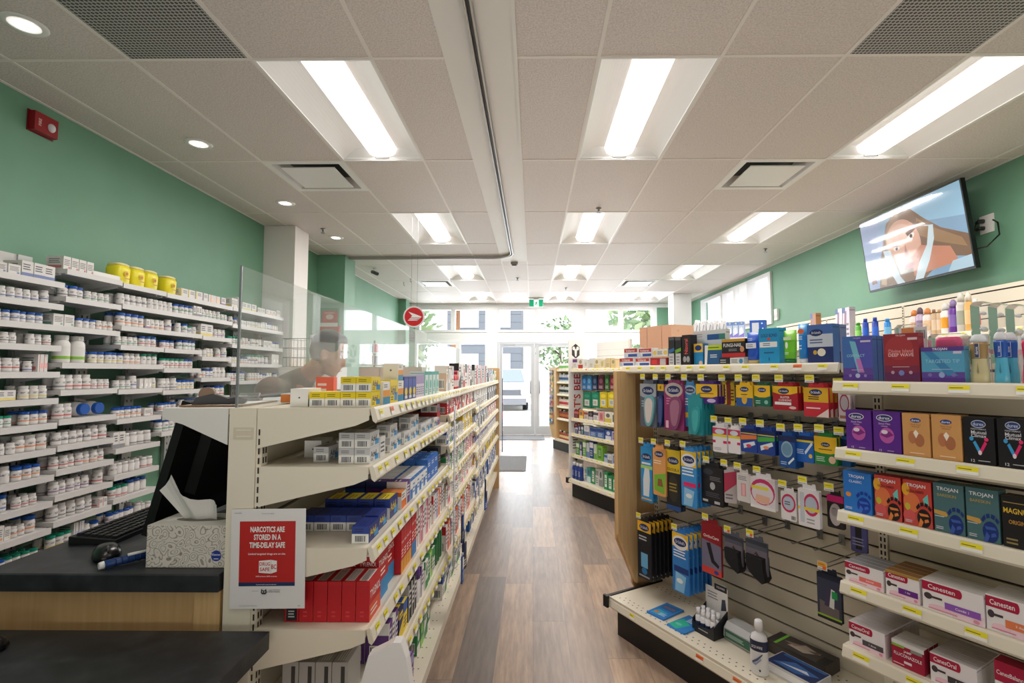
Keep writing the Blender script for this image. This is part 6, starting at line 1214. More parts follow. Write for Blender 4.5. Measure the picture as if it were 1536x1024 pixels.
sbox(4,1274,1329,940,.027,(242,236,238),can(None,(80,76,80),'1 dose','CanesOral'),'white and crimson oral capsule box, leftmost on the lowest condom shelf',n=8,d=.065,over={'t':(206,200,200)},name='cream_carton')
sbox(4,1338,1388,966,.03,(166,24,60),{'f':[('rect',0,.84,1,1,(226,226,222)),('rect',0,.76,.4,.86,(140,190,70)),('text',.5,.64,.12,'JAMP',(246,236,240),.4),('text',.5,.48,.13,'FLUCONAZOLE',(246,240,244),.86),('rect',.38,.18,.62,.28,(236,220,226)),('lines',.04,.06,.4,.14,1,(236,200,210)),('rect',.6,.72,.95,.84,(150,150,140))]},'crimson fluconazole box with white top on the lowest condom shelf',n=3,d=.065,over={'t':(220,216,212)},name='cream_carton')
sbox(4,1396,1468,990,.03,(242,236,238),can(None,(70,64,66),'1 dose','CanesOral'),'white and crimson oral combination box on the lowest condom shelf',n=5,d=.06,over={'t':(206,200,200)},name='cream_carton')
sbox(4,1494,1560,1000,.05,(236,238,238),{'f':[('rect',0,.6,1,1,CR),('text',.4,.78,.16,'CanesBalance',(246,236,240),.7),('ell',.4,.25,.4,.25,(210,234,230)),('text',.35,.35,.12,'Topical',(60,150,140),.5)]},'crimson and mint gel box at the lowest right corner',d=.06,over={'t':CR},name='cream_carton')
# ================================================================== MIDDLE GONDOLA
MG = Fix(.411, 5.852, math.radians(27.5))
def mput(me, t, d, z, name, label, cat, grp=None, dr=0, fx=None): return rput(fx or MG, me, t, d, z, name, label, cat, grp, dr=dr)
g = thing('gondola', 'angled cream gondola with wash and skin care products, beyond the foot care gondola', 'gondola', tuple(MG.w(0,0,0)), MG.rz)
m = MB(); slats(m, -.02, 1.21, .40, .2, 1.45); m.obj('back_panel', g)
m = MB(); slats(m, 1.23, 2.42, .40, .2, 1.45); m.obj('back_panel', g)
m = MB(); m.box(-.03, 2.44, .425, .44, 0, 1.45, CREAM); m.obj('rear_panel', g)
m = MB(); m.box(0, 2.42, 0, .398, .165, .2, CREAM); dk = m.obj('base_deck', g); m = MB(); rail(m, 0, 2.42, -.004, .2, CREAM, autotags(0, 2.4, 5, .2)); m.obj('price_rail', dk)
m = MB(); m.box(.03, 2.42, .03, .40, 0, .164, BLACK); m.obj('kick_plate', g)
m = MB(); m.box(-.03,.012,-.02,.012,.15,.21,BLACK); m.obj('corner_bumper', g)
MZ = []
for px, py in ((859,626),(859,649),(859,680)): MZ.append(MG.tz(px, py, .05)[1])
MZ = [1.448] + MZ
print('MZ', MZ)
for k, z in enumerate(MZ):
    sh, r = shelf_mesh(.004, 1.21, .04, .398, z, autotags(0, 1.2, 20+k, .1), deep=.05); q = sh.obj('shelf', g); r.obj('price_rail', q)
    sh, r = shelf_mesh(1.23, 2.42, .04, .398, z, autotags(1.23, 2.4, 30+k, .1), deep=.05); q = sh.obj('shelf', g); r.obj('price_rail', q)
m = MB(); WP = M((240,238,236), .5); m.box(-.012, .0, .01, .20, .205, 1.79, WP); m.deco((0,.01,.205),(0,1,0),(0,0,1),(1,0,0),.19,1.585,
    [('rect',.02,.003,.98,.07,(228,226,224)),('poly',[(.22,.885),(.22,.945),(.5,.97),(.78,.945),(.78,.885),(.5,.86)],(50,48,48)),('ell',.36,.935,.1,.014,(236,234,230)),('ell',.64,.935,.1,.014,(236,234,230)),('poly',[(.40,.93),(.60,.93),(.56,.88),(.5,.872),(.44,.88)],(236,234,230)),
     ('vtext',.58,.57,.5,"BURT'S BEES",(196,40,44),.46),('poly',[(.38,.13),(.38,.15),(.5,.165),(.62,.15),(.62,.13),(.5,.115)],(60,58,58)),('lines',.25,.20,.75,.3,5,(120,118,116))], .0003)
side = m.obj('header_side_panel', g)
m = MB(); m.box(.004,.62,.402,.4245,1.452,1.76,WP); m.box(.6,.63,.398,.43,1.452,1.77,M((226,224,220),.5)); m.deco((.004,.402,1.452),(1,0,0),(0,0,1),(0,-1,0),.6,.3,[('rect',0,.48,1,.5,(200,198,196)),('rect',0,.72,1,.73,(212,210,208))]); m.obj('header_board', g)
def mbox(k, pl, pr, ptop, c, deco, label, d=.055, dep=.06, name='skin_care_box', z=None, grp=None, fx=None, over=None):
    z = (MZ[k] if k is not None else .2) if z is None else z; z += .0008
    t, w, h = tp(pl, pr, ptop, d, dep, z, fx or MG); rput(fx or MG, carton(w-.003, dep, h, c, over, deco), t, d+dep/2, z, name, label, 'box', grp)
def fr(c1, c2, st=0): return {'f': [[('rect',0,.6,1,.9,c1),('lines',.15,.12,.85,.5,3,c2)],[('rect',0,0,1,.4,c1),('ell',.5,.68,.3,.2,c2)],[('rect',.2,.15,.8,.85,c1),('lines',.3,.3,.7,.7,3,c2)]][st]}
cols = [(238,236,232),(120,60,130),(200,60,60),(236,214,150),(244,236,210),(240,220,170)]
x = 859
for k, c in enumerate((0,0,0,0,4,4,5,5)):
    mbox(0, x, x+7, 537+(k % 3), cols[c], fr(cols[(1,2,0,0,3,3,5,3)[k]],(190,170,120),k % 3), 'small pale box on the middle gondola top shelf, %s from its left end' % ORD[k], name='skin_care_box', grp='small boxes on the middle gondola top'); x += 8.2
def sachet(pl, pr, pt, pb, d, c, deco, label, n=1):
    t0, z0 = MG.tz((pl+pr)/2, pt, d); a = MG.t_at(pl, d, z0); b = MG.t_at(pr, d, z0); w = b-a; t = (a+b)/2; h = z0-MG.z_at(pb, t, d)
    m = MB(); m.prism([(-w/2,-h),(w/2,-h),(w/2,-.012),(w*.12,-.004),(w*.1,0),(-w*.1,0),(-w*.12,-.004),(-w/2,-.012)], 1, -.008, .008, c); m.deco((-w/2,-.008,-h),(1,0,0),(0,0,1),(0,-1,0),w,h,deco); me = m.mesh('sachet')
    for q in range(n): rput(MG, me, t, d+q*.03, z0, 'wash_pouch', label+('' if q == 0 else ', pouch behind'), 'pouch', 'hanging wash pouches')
for k, (a, b, c) in enumerate(((874,880.5,(40,120,190)),(881,888,(60,140,206)),(889.5,896.5,(30,60,110)),(898,906.5,(96,34,60)),(908,914.5,(50,120,60)),(915.5,924,(150,40,66)))):
    sachet(a, b, 562, 585, .16, c, [('ell',.5,.6,.3,.16,tuple(min(255,q+70) for q in c)),('lines',.15,.1,.85,.3,3,(220,220,220))], '%s hanging pouch in the upper row, %s from the left' % (('blue','light blue','navy','maroon','green','crimson')[k],ORD[k]), 2)
for k, (a, b, c) in enumerate(((875.5,887,(20,130,100)),(888,899.5,(24,136,106)),(900.5,911,(226,204,40)),(912.5,924,(230,208,40)))):
    sachet(a, b, 587, 611, .15, c, [('rect',.2,.12,.8,.5,(226,230,220)),('lines',.28,.2,.7,.42,3,(120,130,120)),('ell',.5,.72,.34,.12,tuple(min(255,q+30) for q in c))], '%s hanging pouch in the lower row, %s from the left' % (('green','green','yellow','yellow')[k],ORD[k]), 2)
for k, (a, b, y, c, c2, s) in enumerate(((861,868,616,(130,30,50),(200,120,120),0),(868.6,875,616,(230,150,50),(244,220,120),1),(876,882,617,(226,214,206),(170,80,80),0),(882.6,889.5,617,(40,30,44),(200,190,200),1),(890,897.5,617,(238,236,232),(90,70,90),0),(898,906,617,(226,180,180),(220,120,120),2),(907,917,618,(236,232,214),(220,200,90),1),(917.6,924.5,620,(240,240,236),(40,90,60),2))):
    mbox(1, a, b, y, c, fr(c2, (120,110,110), s), 'small skin care box on the shelf under the pouches, %s from the left' % ORD[k], grp='skin care boxes under the pouches')
for k, (a, b, y, c, c2, s) in enumerate(((863,867,640,(60,60,130),(200,200,220),0),(867.5,871,638,(40,40,90),(200,200,210),1),(871.5,875,639,(70,120,130),(220,220,220),0),(876,883.5,638,(234,234,236),(120,130,170),1),(885,895,641,(90,130,190),(40,60,130),0),(895.5,906,642,(90,130,190),(40,60,130),0),(908,917,645,(60,90,170),(220,226,240),1),(917.6,924.5,647,(200,190,220),(110,100,160),2))):
    mbox(2, a, b, y, c, fr(c2, (210,210,220), s), 'small blue or white box on the second shelf under the pouches, %s from left' % ORD[k], grp='boxes on the second shelf under the pouches')
for k, (a, b, y, c, c2, s) in enumerate(((864,869,663,(90,150,70),(230,240,220),0),(869.5,873,664,(60,60,120),(200,200,220),1),(874,879,661,(120,180,90),(230,240,220),0),(879.5,884,664,(206,214,226),(110,140,190),1),(884.5,890,661,(44,80,150),(230,230,240),0),(890.5,895,666,(210,226,200),(120,180,90),1),(895.5,904,668,(130,190,70),(90,150,60),2),(906,911,681,(190,210,230),(70,110,180),0),(911.5,918,682,(226,226,230),(140,140,150),1),(918.5,925,681,(190,206,232),(60,90,170),2))):
    mbox(3, a, b, y, c, fr(c2, (200,210,200), s), 'green, blue or white box on the third shelf under the pouches, %s from left' % ORD[k], grp='boxes on the third shelf under the pouches')
b_ = MB(); b_.loft([(0,.03,.022),(.006,.033,.025),(.13,.033,.025),(.15,.02,.016)],14,M((26,60,140),.3)); b_.deco((-.024,-.0252,.03),(1,0,0),(0,0,1),(0,-1,0),.048,.09,[('lines',.1,.1,.9,.8,4,(200,210,235))],.001); c_ = MB(); c_.loft([(.1505,.024,.02),(.185,.022,.018)],14,M((236,238,242),.35)); bm_, cm_ = b_.mesh('bottle'), c_.mesh('cap')
for k in range(3): mput((bm_, [('cap', cm_)]), .036+k*.067, .06, .2012, 'lotion_bottle', 'navy lotion bottle with white cap on the middle gondola deck, %s from the left' % ORD[k], 'bottle', 'navy lotion bottles')
for k, (a, b, y, c, c2, s) in enumerate(((877,880.3,701,(196,212,220),(120,170,190),0),(880.5,886,701,(70,170,170),(220,240,236),1),(887,892.5,703,(40,150,90),(226,236,226),2),(893,898,703,(214,216,212),(150,150,146),0),(898.5,904,704,(206,210,206),(140,150,146),1),(906,911.5,708,(50,150,90),(226,236,226),2),(912,918.5,714,(48,146,90),(226,236,226),2),(919,925,716,(50,150,94),(226,236,226),2))):
    mbox(None, a, b, y, c, fr(c2, (90,110,100), s), 'white, teal or green box on the middle gondola deck, %s from the bottles' % ORD[k], d=.05+.03*(k < 5), grp='boxes on the middle gondola deck')
# peach cartons on its top
for k, (a, b, y) in enumerate(((960,971,491),(971.6,993,489),(993.6,1008,487))):
    z = MZ[0]+.0008; t, w, h = tp(a, b, y, .1, .26, z, MG); rput(MG, carton(w-.003, .27, h, (224,172,140), {'r':(230,184,154)}, {'f':[('lines',.1,.02,.9,.06,1,(200,150,120))],'r':[('text',.3,.86,.05,'10',(190,140,110),.3)]}), t, .1+.135, z, 'shipping_carton', 'tall peach coloured carton on the middle gondola top, %s from the left' % ORD[k], 'carton', 'peach cartons')
# ================================================================== FAR GONDOLA near the doors
FG = Fix(.40, 9.35, math.radians(24))
g = thing('gondola', 'far gondola with maple end and hanging packs near the entrance doors', 'gondola', tuple(FG.w(0,0,0)), FG.rz)
m = MB(); slats(m, .0, 2.4, .40, .2, 1.45); m.obj('back_panel', g)
m = MB(); m.box(.0, 2.4, 0, .398, .165, .2, CREAM); dk = m.obj('base_deck', g)
m = MB(); m.box(-.12, 2.4, .03, .40, 0, .164, M((36,38,44),.5)); m.obj('kick_plate', g)
m = MB(); m.prism([(-.26,.42),(-.26,1.48),(-.24,1.5),(.03,1.5),(.03,.2),(-.12,.2)], 1, .02, .05, WOOD); m.box(-.26,-.24,.05,.40,.45,1.48,WOOD); m.obj('end_panel', g)
m = MB(); m.box(.01,.03,.051,.4,.2,1.5,WOOD); m.obj('side_panel', g)
FZ = [1.46, 1.24, 1.02, .80, .58]
for k, z in enumerate(FZ): sh, r = shelf_mesh(.034, 2.4, .04, .398, z, autotags(.05, 2.3, 50+k, .14), deep=.05); q = sh.obj('shelf', g); r.obj('price_rail', q)
RR = random.Random(9)
for k in range(9):
    for j in range(2):
        c1 = PAL['nkrgbyotp'[(k*2+j) % 9]]; me = hpack(.06, .085, c1, PAL['wayqwlrkb'[(k+j) % 9]])
        rput(FG, me, -.19+j*.075, .008, 1.44-k*.112, 'hanging_pack', 'small pack on the far maple end, %s row down, %s column' % (ORD[k],('left','right')[j]), 'pack', 'packs on the far maple gondola end')
for k, z in enumerate(FZ+[.2]):
    for j in range(5):
        c1 = [(236,236,232),(206,214,226),(222,222,218),(236,214,204),(150,60,50),(160,70,50)][k]; c2 = [(120,190,90),(60,90,140),(40,40,44),(206,60,70),(200,120,60),(230,200,150)][k]
        b = MB(); h = .15 if k else .13; b.loft([(0,.026,.02),(.004,.028,.022),(h*.7,.028,.022),(h*.85,.012,.012)],12,M(c1,.35)); b.loft([(h*.2,.0285,.0225),(h*.5,.0285,.0225)],12,M(c2,.4),cap=False); c = MB(); c.loft([(h*.855,.015,.015),(h,.013,.013)],12,M(PAL['wkwgk'[j]],.35))
        rput(FG, (b.mesh('bottle'), [('cap', c.mesh('cap'))]), .09+j*.075, .08, z+.0008, 'toiletry_bottle', 'toiletry bottle on the far gondola, %s shelf down, %s from its maple end' % (ORD[k],ORD[j]), 'bottle', 'toiletry bottles on the far gondola')
# ================================================================== TALL UNIT behind, with bags on top
TG = Fix(1.62, 6.2, math.radians(55))
g = thing('display_unit', 'white display unit behind the foot care gondola carrying white bags', 'display unit', tuple(TG.w(0,0,0)), TG.rz)
m = MB(); slats(m, 0, 1.3, .36, .15, 1.80, mat=M((226,224,222),.5)); m.obj('back_panel', g)
m = MB(); m.box(0,1.3,.0,.38,.0,.14,BLACK); m.obj('kick_plate', g)
for k, z in enumerate((1.80, 1.4, .95, .5)):
    m = MB(); m.box(0,1.3,0,.359,z-.03,z,M((236,236,238),.45)); m.box(0,1.3,-.012,0,z-.045,z+.003,M((240,240,242),.45)); m.obj('shelf', g)
m = MB(); m.box(-.02,-.001,0,.38,0,1.8,M((230,228,226),.5)); m.obj('side_panel', g)
for k in range(5):
    t = TG.t_at(1046, .08, 1.83)+k*.077; h = .2; m = MB(); c = M((228,230,234),.4)
    m.prism([(-.028,0),(.028,0),(.034,h*.9),(.0,h*.97),(-.034,h*.9)], 1, -.03, .03, c); m.deco((-.034,-.03,0),(1,0,0),(0,0,1),(0,-1,0),.068,h*.9,[('poly',[(.15,.1),(.3,.1),(.75,.9),(.6,.95)],(150,156,166)),('poly',[(.5,.1),(.58,.1),(.9,.8),(.86,.9)],(176,180,190))])
    q = MB()
    for j in range(5): q.sphere((-.022+j*.011,RND.uniform(-.015,.015),h*.97+RND.uniform(0,.02)),.014,.02,.022,M((244,245,248),.6),8,5)
    rput(TG, (m.mesh('bag'), [('tissue_top', q.mesh('tissue_top'))]), t, .08, 1.801, 'gift_bag', 'white bag with grey ribbon print on the tall unit, %s from the left' % ORD[k], 'bag', 'white bags on the tall unit')
for k in range(3):
    t = TG.t_at(1046, .08, 1.83)+.375+k*.064; rput(TG, carton(.058,.06,.185,(196,214,240),None,{'f':[('rect',0,.78,1,1,(110,150,220)),('ell',.5,.4,.36,.26,(236,242,250)),('poly',[(0,0),(1,0),(1,.3),(0,.12)],(130,120,200)),('ell',.6,.9,.16,.05,(240,230,120))]}), t, .09, 1.801, 'tissue_pack', 'pale blue and white pack on the tall unit, %s of three' % ORD[k], 'pack', 'pale blue packs')
t = TG.t_at(1046, .08, 1.83)+.375+.3; rput(TG, carton(.16,.1,.19,(34,90,180),None,{'f':[('rect',.15,.05,.6,.85,(206,214,226)),('ell',.8,.8,.05,.04,(230,236,250)),('ell',.85,.5,.05,.04,(230,236,250)),('ell',.75,.3,.05,.04,(230,236,250))]}), t, .1, 1.801, 'tissue_carton', 'blue box with pale panel on the tall unit, right of the pale packs', 'box')
# ================================================================== RIGHT WALL SHELVING
g = thing('slatwall_shelving', 'cream slatwall shelving along the right green wall below the television', 'shelving', (3.52, 7.2, 0), -pi/2)
# local: x runs towards the camera, -y towards the aisle (-X)
for a, b in ((0, 1.21), (1.23, 2.44), (2.46, 3.67), (3.69, 4.9)):
    m = MB(); slats(m, a, b, -.035, .2, 2.03, .1016, mat=CREAM); m.box(a, b, -.04, -.018, 2.03, 2.06, CREAM); m.obj('back_panel', g)
for x in (1.22, 2.45, 3.68): m = MB(); upright(m, x, .02, -.04, -.016, .2, 2.06); m.obj('upright', g)
for z in (1.70, 1.3, .9, .5):
    for a, b in ((0, 1.21), (1.23, 2.44), (2.46, 3.67), (3.69, 4.9)):
        sh, r = shelf_mesh(a, b, -.42, -.041, z, autotags(a, b, int(z*10)+int(a*3), .12), deep=.07); q = sh.obj('shelf', g); r.obj('price_rail', q)
m = MB(); m.box(0, 4.9, -.45, -.036, .0, .2, CREAM); m.obj('base_deck', g)
def wb(pl, pr, ptop, kind, c, c2, label, X=3.2, capc=None, z=1.70):
    y = at((pl+pr)/2, 495, 0, X).y; w = abs(at(pl, 495, 0, X).y-at(pr, 495, 0, X).y)*.55; zt = at((pl+pr)/2, ptop, 0, X).z; h = max(.06, zt-z); r = max(.014, min(w, .032)); m = MB(); cp = MB()
    if kind == 'spray': m.loft([(0,r,r),(.005,r*1.04,r*1.04),(h*.7,r*1.04,r*1.04),(h*.78,r*.6,r*.6)],16,M(c,.3)); m.loft([(h*.2,r*1.06,r*1.06),(h*.55,r*1.06,r*1.06)],16,M(c2,.35),cap=False); cp.loft([(h*.7801,r*.75,r*.75),(h*.93,r*.7,r*.7),(h,r*.3,r*.3)],14,M(capc or c,.35))
    else: m.loft([(0,r,r*.7),(.005,r*1.04,r*.75),(h*.8,r*1.0,r*.7),(h*.86,r*.5,r*.5)],16,M(c,.3)); m.loft([(h*.2,r*1.06,r*.77),(h*.6,r*1.05,r*.76)],16,M(c2,.35),cap=False); cp.loft([(h*.8601,r*.55,r*.55),(h,r*.5,r*.5)],14,M(capc or c,.35))
    put((m.mesh('bottle'), [('cap', cp.mesh('cap'))]), 'spray_bottle', (X, y, z+.0008), -pi/2, label, 'bottle')
for a, b, y, kd, c, c2, cc, lb in ((1283,1292,484,'b',(90,180,60),(150,220,110),(60,150,50),'green bottle on the right wall shelf'),(1294,1303,478,'b',(26,70,180),(40,100,210),(26,70,180),'dark blue bottle on the right wall shelf, left of the pair'),(1306,1320,476,'b',(24,64,170),(60,110,220),(24,64,170),'wider dark blue bottle on the right wall shelf'),(1328,1335,478,'b',(40,140,220),(120,190,236),(40,140,220),'sky blue bottle on the right wall shelf'),
    (1368,1377,465,'spray',(236,226,222),(240,200,170),(236,150,80),'white spray bottle with orange nozzle on the right wall shelf'),(1377.5,1385,461,'spray',(196,180,206),(150,130,170),(110,90,110),'mauve spray bottle with dark cap on the right wall shelf'),(1388,1397,462,'spray',(238,232,228),(244,210,170),(230,150,90),'white spray bottle with peach cap on the right wall shelf'),(1399,1405,464,'b',(206,176,140),(226,206,180),(150,110,80),'slim tan bottle with brown cap, left of two'),(1407,1413,464,'b',(206,176,140),(230,206,180),(196,150,110),'slim tan bottle with tan cap, right of two'),
    (1415,1425,455,'spray',(240,238,230),(244,170,50),(230,226,220),'white aerosol with orange spot on the right wall shelf'),(1427,1436,449,'spray',(104,50,150),(140,110,190),(150,130,180),'purple aerosol on the right wall shelf'),(1439,1448,439,'spray',(206,204,196),(170,176,160),(220,218,210),'tall silver aerosol on the right wall shelf'),(1451,1459,438,'spray',(226,176,100),(240,206,150),(236,226,210),'tall golden aerosol on the right wall shelf'),(1461,1470,448,'b',(240,236,232),(214,60,70),(240,240,240),'white bottle with red band on the right wall shelf')):
    wb(a, b, y, kd, c, c2, lb, capc=cc)
for k, (a, y, c) in enumerate(((1263,463,(226,224,232)),(1274,461,(206,200,214)),(1224,470,(170,120,80)))):
    yy = at(a, 490, 0, 3.22).y; zt = at(a, y, 0, 3.22).z; put(carton(.11,.06,zt-1.7,c,None,{'f':[('poly',[(.1,.1),(.4,.1),(.6,.9),(.3,.9)],(150,120,140)),('lines',.5,.2,.9,.6,3,(120,120,130)),('rect',0,.85,.4,1,(90,110,160))]}), 'wrap_box', (3.22, yy, 1.7008), -pi/2, ('silvery white pack at the far end of the right wall shelf','grey lilac pack beside the silvery one on the right wall','small brown and blue box on the right wall shelf')[k], 'box')
# ================================================================== TELEVISION
def television():
    t = thing('television', 'black flat television on the right green wall showing a face', 'television', (3.325, 4.40, 2.545), -pi/2)
    R_ = Matrix.Rotation(math.radians(7), 4, 'X')   # leans forward at the top (local -y towards the room)
    W, H = 1.2, .70; bz = M((14,14,15),.3)
    m = MB(); m.box(-W/2,W/2,-.018,.018,-H/2,H/2,bz); m.box(-W/2,W/2,-.0195,-.018,-H/2,-H/2+.012,M((60,60,62),.3)); m.xf(R_); m.obj('frame', t)
    m = MB(); m.box(-.4,.4,.0185,.05,-.28,.12,bz); m.xf(R_); m.obj('rear_housing', t)
    def E(c, k=.36):
        mm = M(c, .12, 0, k); return mm
    def ell(u, v, a, b, c, r=0, n=24): return ('poly', [(u+a*math.cos(q)*math.cos(r)-b*math.sin(q)*math.sin(r)*.58, v+(a*math.cos(q)*math.sin(r)/.58+b*math.sin(q)*math.cos(r))) for q in [2*pi*i/n for i in range(n)]], E(c))
    its = [('rect',0,0,1,1,E((128,160,190))),('poly',[(0,.0),(.3,0),(.2,1),(0,1)],E((140,160,196))),('poly',[(.5,.75),(1,.6),(1,1),(.5,1)],E((146,186,214))),
        ('poly',[(.12,.0),(.16,.3),(.22,.55),(.3,.85),(.42,.95),(.56,.92),(.66,.75),(.8,.55),(1,.38),(1,.12),(.8,.2),(.6,.0)],E((124,98,82))),
        ('poly',[(.28,.75),(.36,.92),(.45,.93),(.38,.7)],E((150,124,104))),('poly',[(.6,.78),(.72,.6),(.95,.36),(.98,.24),(.75,.4),(.6,.55)],E((150,120,92))),('poly',[(.14,.05),(.2,.35),(.24,.3),(.2,.02)],E((170,150,130))),
        ell(.44,.5,.17,.34,(206,160,140),.25), ell(.40,.62,.13,.16,(216,178,160),.2), ('poly',[(.5,.05),(.9,.1),(.85,.3),(.6,.42),(.5,.3)],E((190,130,108))),
        ('poly',[(.62,.66),(.7,.62),(.66,.4),(.56,.2),(.5,.0),(.58,0),(.66,.2),(.73,.45),(.74,.62)],E((196,214,224))), ('poly',[(.22,.5),(.3,.48),(.36,.1),(.4,0),(.32,0),(.26,.2)],E((190,206,220))),
        ('poly',[(.48,.63),(.62,.72),(.63,.68),(.5,.58)],E((96,60,54))), ('poly',[(.30,.56),(.40,.52),(.40,.49),(.30,.52)],E((96,60,54))), ell(.53,.575,.035,.03,(226,214,206),.3), ell(.53,.575,.014,.026,(60,50,50)), ell(.37,.47,.03,.026,(226,214,206),.1), ell(.37,.47,.012,.024,(60,50,50)),
        ('poly',[(.46,.5),(.48,.34),(.42,.3),(.44,.36)],E((172,120,104))), ell(.46,.20,.06,.035,(180,90,90),.15), ('poly',[(.04,.07),(.1,.08),(.1,.2),(.04,.19)],E((120,84,76))), ('poly',[(.8,0),(1,0),(1,.14),(.85,.12)],E((170,196,214)))]
    m = MB(); w, h = W-.024, H-.03; m.deco((-w/2,-.0182,-h/2+.004),(1,0,0),(0,0,1),(0,-1,0),w,h,its,.00012)
    g_ = clear_mat('screen_gloss', refl=.2, haze=0, rough=.05, cap=.28); m.box(-w/2,w/2,-.0222,-.0219,-h/2+.004,h/2+.004,g_); m.xf(R_); m.obj('screen', t)
    m = MB(); m.box(-.2,.2,.12,.185,-.12,.12,bz); m.box(-.05,.05,.05,.125,-.05,.05,bz); m.obj('wall_mount', t)
    m = MB(); m.tube([(.48,.03,-.2),(.66,.06,-.2),(.7,.12,-.12),(.66,.15,-.02),(.6,.17,.02)], .006, BLACK, 6); m.obj('cord', t)
television()
m = MB(); m.box(-.06,.06,-.008,0,-.07,.07,M((236,234,228),.4)); m.deco((-.06,-.008,-.07),(1,0,0),(0,0,1),(0,-1,0),.12,.14,[('ell',.3,.7,.13,.12,(206,204,200)),('ell',.3,.3,.13,.12,(206,204,200))]); k = MB()
for z in (-.028,.028): k.tube([(-.024,-.009,z),(-.03,-.04,z),(-.05,-.045,z-.01)], [.017,.016,.012], BLACK, 10)
k.tube([(-.05,-.045,.02),(-.075,-.05,-.08),(-.06,-.04,-.2),(-.09,-.03,-.28)], .004, BLACK, 6)
put((m.mesh('outlet'), [('plug', k.mesh('plug'))]), 'wall_outlet', (XR-.001, 3.915-.02, 2.56), -pi/2, 'white wall outlet with two black plugs beside the television', 'outlet')
m = MB(); m.box(-.045,.045,-.03,0,-.08,.08,M((226,226,222),.4)); m.box(-.03,.03,-.034,-.03,-.05,.0,M((206,206,204),.4)); put(m.mesh('sensor'), 'wall_sensor', (XR-.001, 7.28, 2.24), -pi/2, 'small white sensor box on the right wall beside the window', 'sensor')
# fire alarm strobe on left wall
m = MB(); m.box(-.07,.07,-.035,0,-.055,.055,M((150,20,30),.35)); m.deco((-.07,-.035,-.055),(1,0,0),(0,0,1),(0,-1,0),.14,.11,[('vtext',.22,.5,.12,'FIRE',(230,200,200),.6)]); k = MB(); k.sphere((.028,-.036,-.005),.022,.018,.026,M((226,226,230),.15),12,8)
k9 = MB(); k9.box(-.078,.078,.0002,.004,-.062,.062,M((120,16,24),.4)); put((m.mesh('alarm'), [('mounting_plate', k9.mesh('plate')), ('strobe_lens', k.mesh('strobe_lens'))]), 'fire_alarm', (XL+.006, 2.825, 2.845), pi/2, 'red fire alarm strobe high on the left green wall', 'fire alarm')
# round post sign
def post_sign():
    m = MB(); r = .108; wt = M((240,240,240),.35); rd = M((214,36,44),.35)
    m.loft([(-.006,r,r),(.006,r,r)],40,wt); m.xf(Matrix.Rotation(pi/2,4,'X'))
    pts = [(math.cos(2*pi*i/40)*r*.86, math.sin(2*pi*i/40)*r*.86) for i in range(40)]
    m.face([(x,-.0066,z) for x, z in pts], rd)
    def pl(p): m.face([(x*r,-.0072,z*r) for x, z in p], wt)
    pl([(-.52,.48),(.70,.02),(.62,-.08),(-.30,-.08),(-.16,.10)]); pl([(-.36,-.14),(.58,-.13),(.5,-.22),(-.44,-.22)]); pl([(-.48,-.27),(.44,-.27),(.36,-.36),(-.56,-.36)]); pl([(.66,-.02),(.74,.0),(.30,-.4),(.22,-.38)])
    k = MB(); 
    for x in (-.03,.03): k.tube([(x,0,.105),(x,0,1.008)], .0012, (120,120,120), 5)
    put((m.mesh('sign'), [('hanging_wire', k.mesh('wire'))]), 'hanging_sign', (-1.185, 5.0, 1.962), 0, 'round red and white post office sign hanging over the left gondola', 'sign')
post_sign()
# red notice board and file rack behind the acrylic
m = MB(); m.prism([(-.16,0),(.13,0),(.15,.16),(.10,.17),(.10,.36),(-.10,.36),(-.12,.18)], 1, -.004, 0, M((206,60,66),.5)); m.deco((-.16,-.004,0),(1,0,0),(0,0,1),(0,-1,0),.31,.36,[('rect',.1,.42,.85,.56,(236,226,224)),('lines',.2,.12,.7,.34,3,(150,40,50)),('ell',.5,.78,.16,.1,(236,190,190)),('lines',.3,.9,.7,.95,1,(240,210,210))])
put(m.mesh('poster'), 'hanging_poster', (-2.68, 6.615, 1.86), 0, 'red and white cut out poster on the dark green column behind the acrylic', 'poster')
t = thing('filing_cabinet', 'white cabinet behind the counter carrying a wire file basket', 'cabinet', (-2.15, 4.95, 0)); m = MB(); m.box(-.25,.25,-.2,.2,0,1.46,SHELFW); m.obj('cabinet_body', t)
for z in (.05,.52,.99): m = MB(); m.box(-.24,.24,-.215,-.2005,z,z+.44,M((232,231,229),.4)); q = m.obj('drawer', t); m = MB(); m.tube([(-.06,-.22,z+.34),(-.06,-.24,z+.34),(.06,-.24,z+.34),(.06,-.22,z+.34)], .006, STEEL); m.obj('handle', q)
t = thing('wire_basket', 'wire basket on the white cabinet seen through the acrylic', 'basket', (-2.15, 4.95, 1.461)); m = MB()
for k in range(15):
    x = -.24+k*.0343; m.tube([(x,-.15,.27),(x,-.15,.004),(x,.15,.004),(x,.15,.27)], .003, STEEL, 5)
for z in (.09,.18,.27): m.tube([(-.24,-.15,z),(.24,-.15,z),(.24,.15,z),(-.24,.15,z),(-.24,-.15,z)], .0035, STEEL, 5)
m.obj('wire_frame', t)
for k in range(4): m = MB(); m.prism([(-.11,0),(.11,0),(.11,.30),(.05,.31),(.04,.325),(-.04,.325),(-.05,.31),(-.11,.30)], 1, -.004, .004, M((236,234,232),.5)); put(m.mesh('folder'), 'file_folder', (-2.05, 4.86+k*.04, 1.469), 0, 'white file folder standing in the wire basket, %s from the front' % ORD[k], 'folder', 'white folders')
t = thing('card_rack', 'small rack of printed cards behind the counter near the red poster', 'rack', (-1.95, 6.2, 0)); m = MB(); m.tube([(0,0,0),(0,0,1.8)], .015, STEEL, 8); m.loft([(0,.2,.2),(.02,.2,.2),(.03,.05,.05)],20,STEEL); m.obj('pole', t)
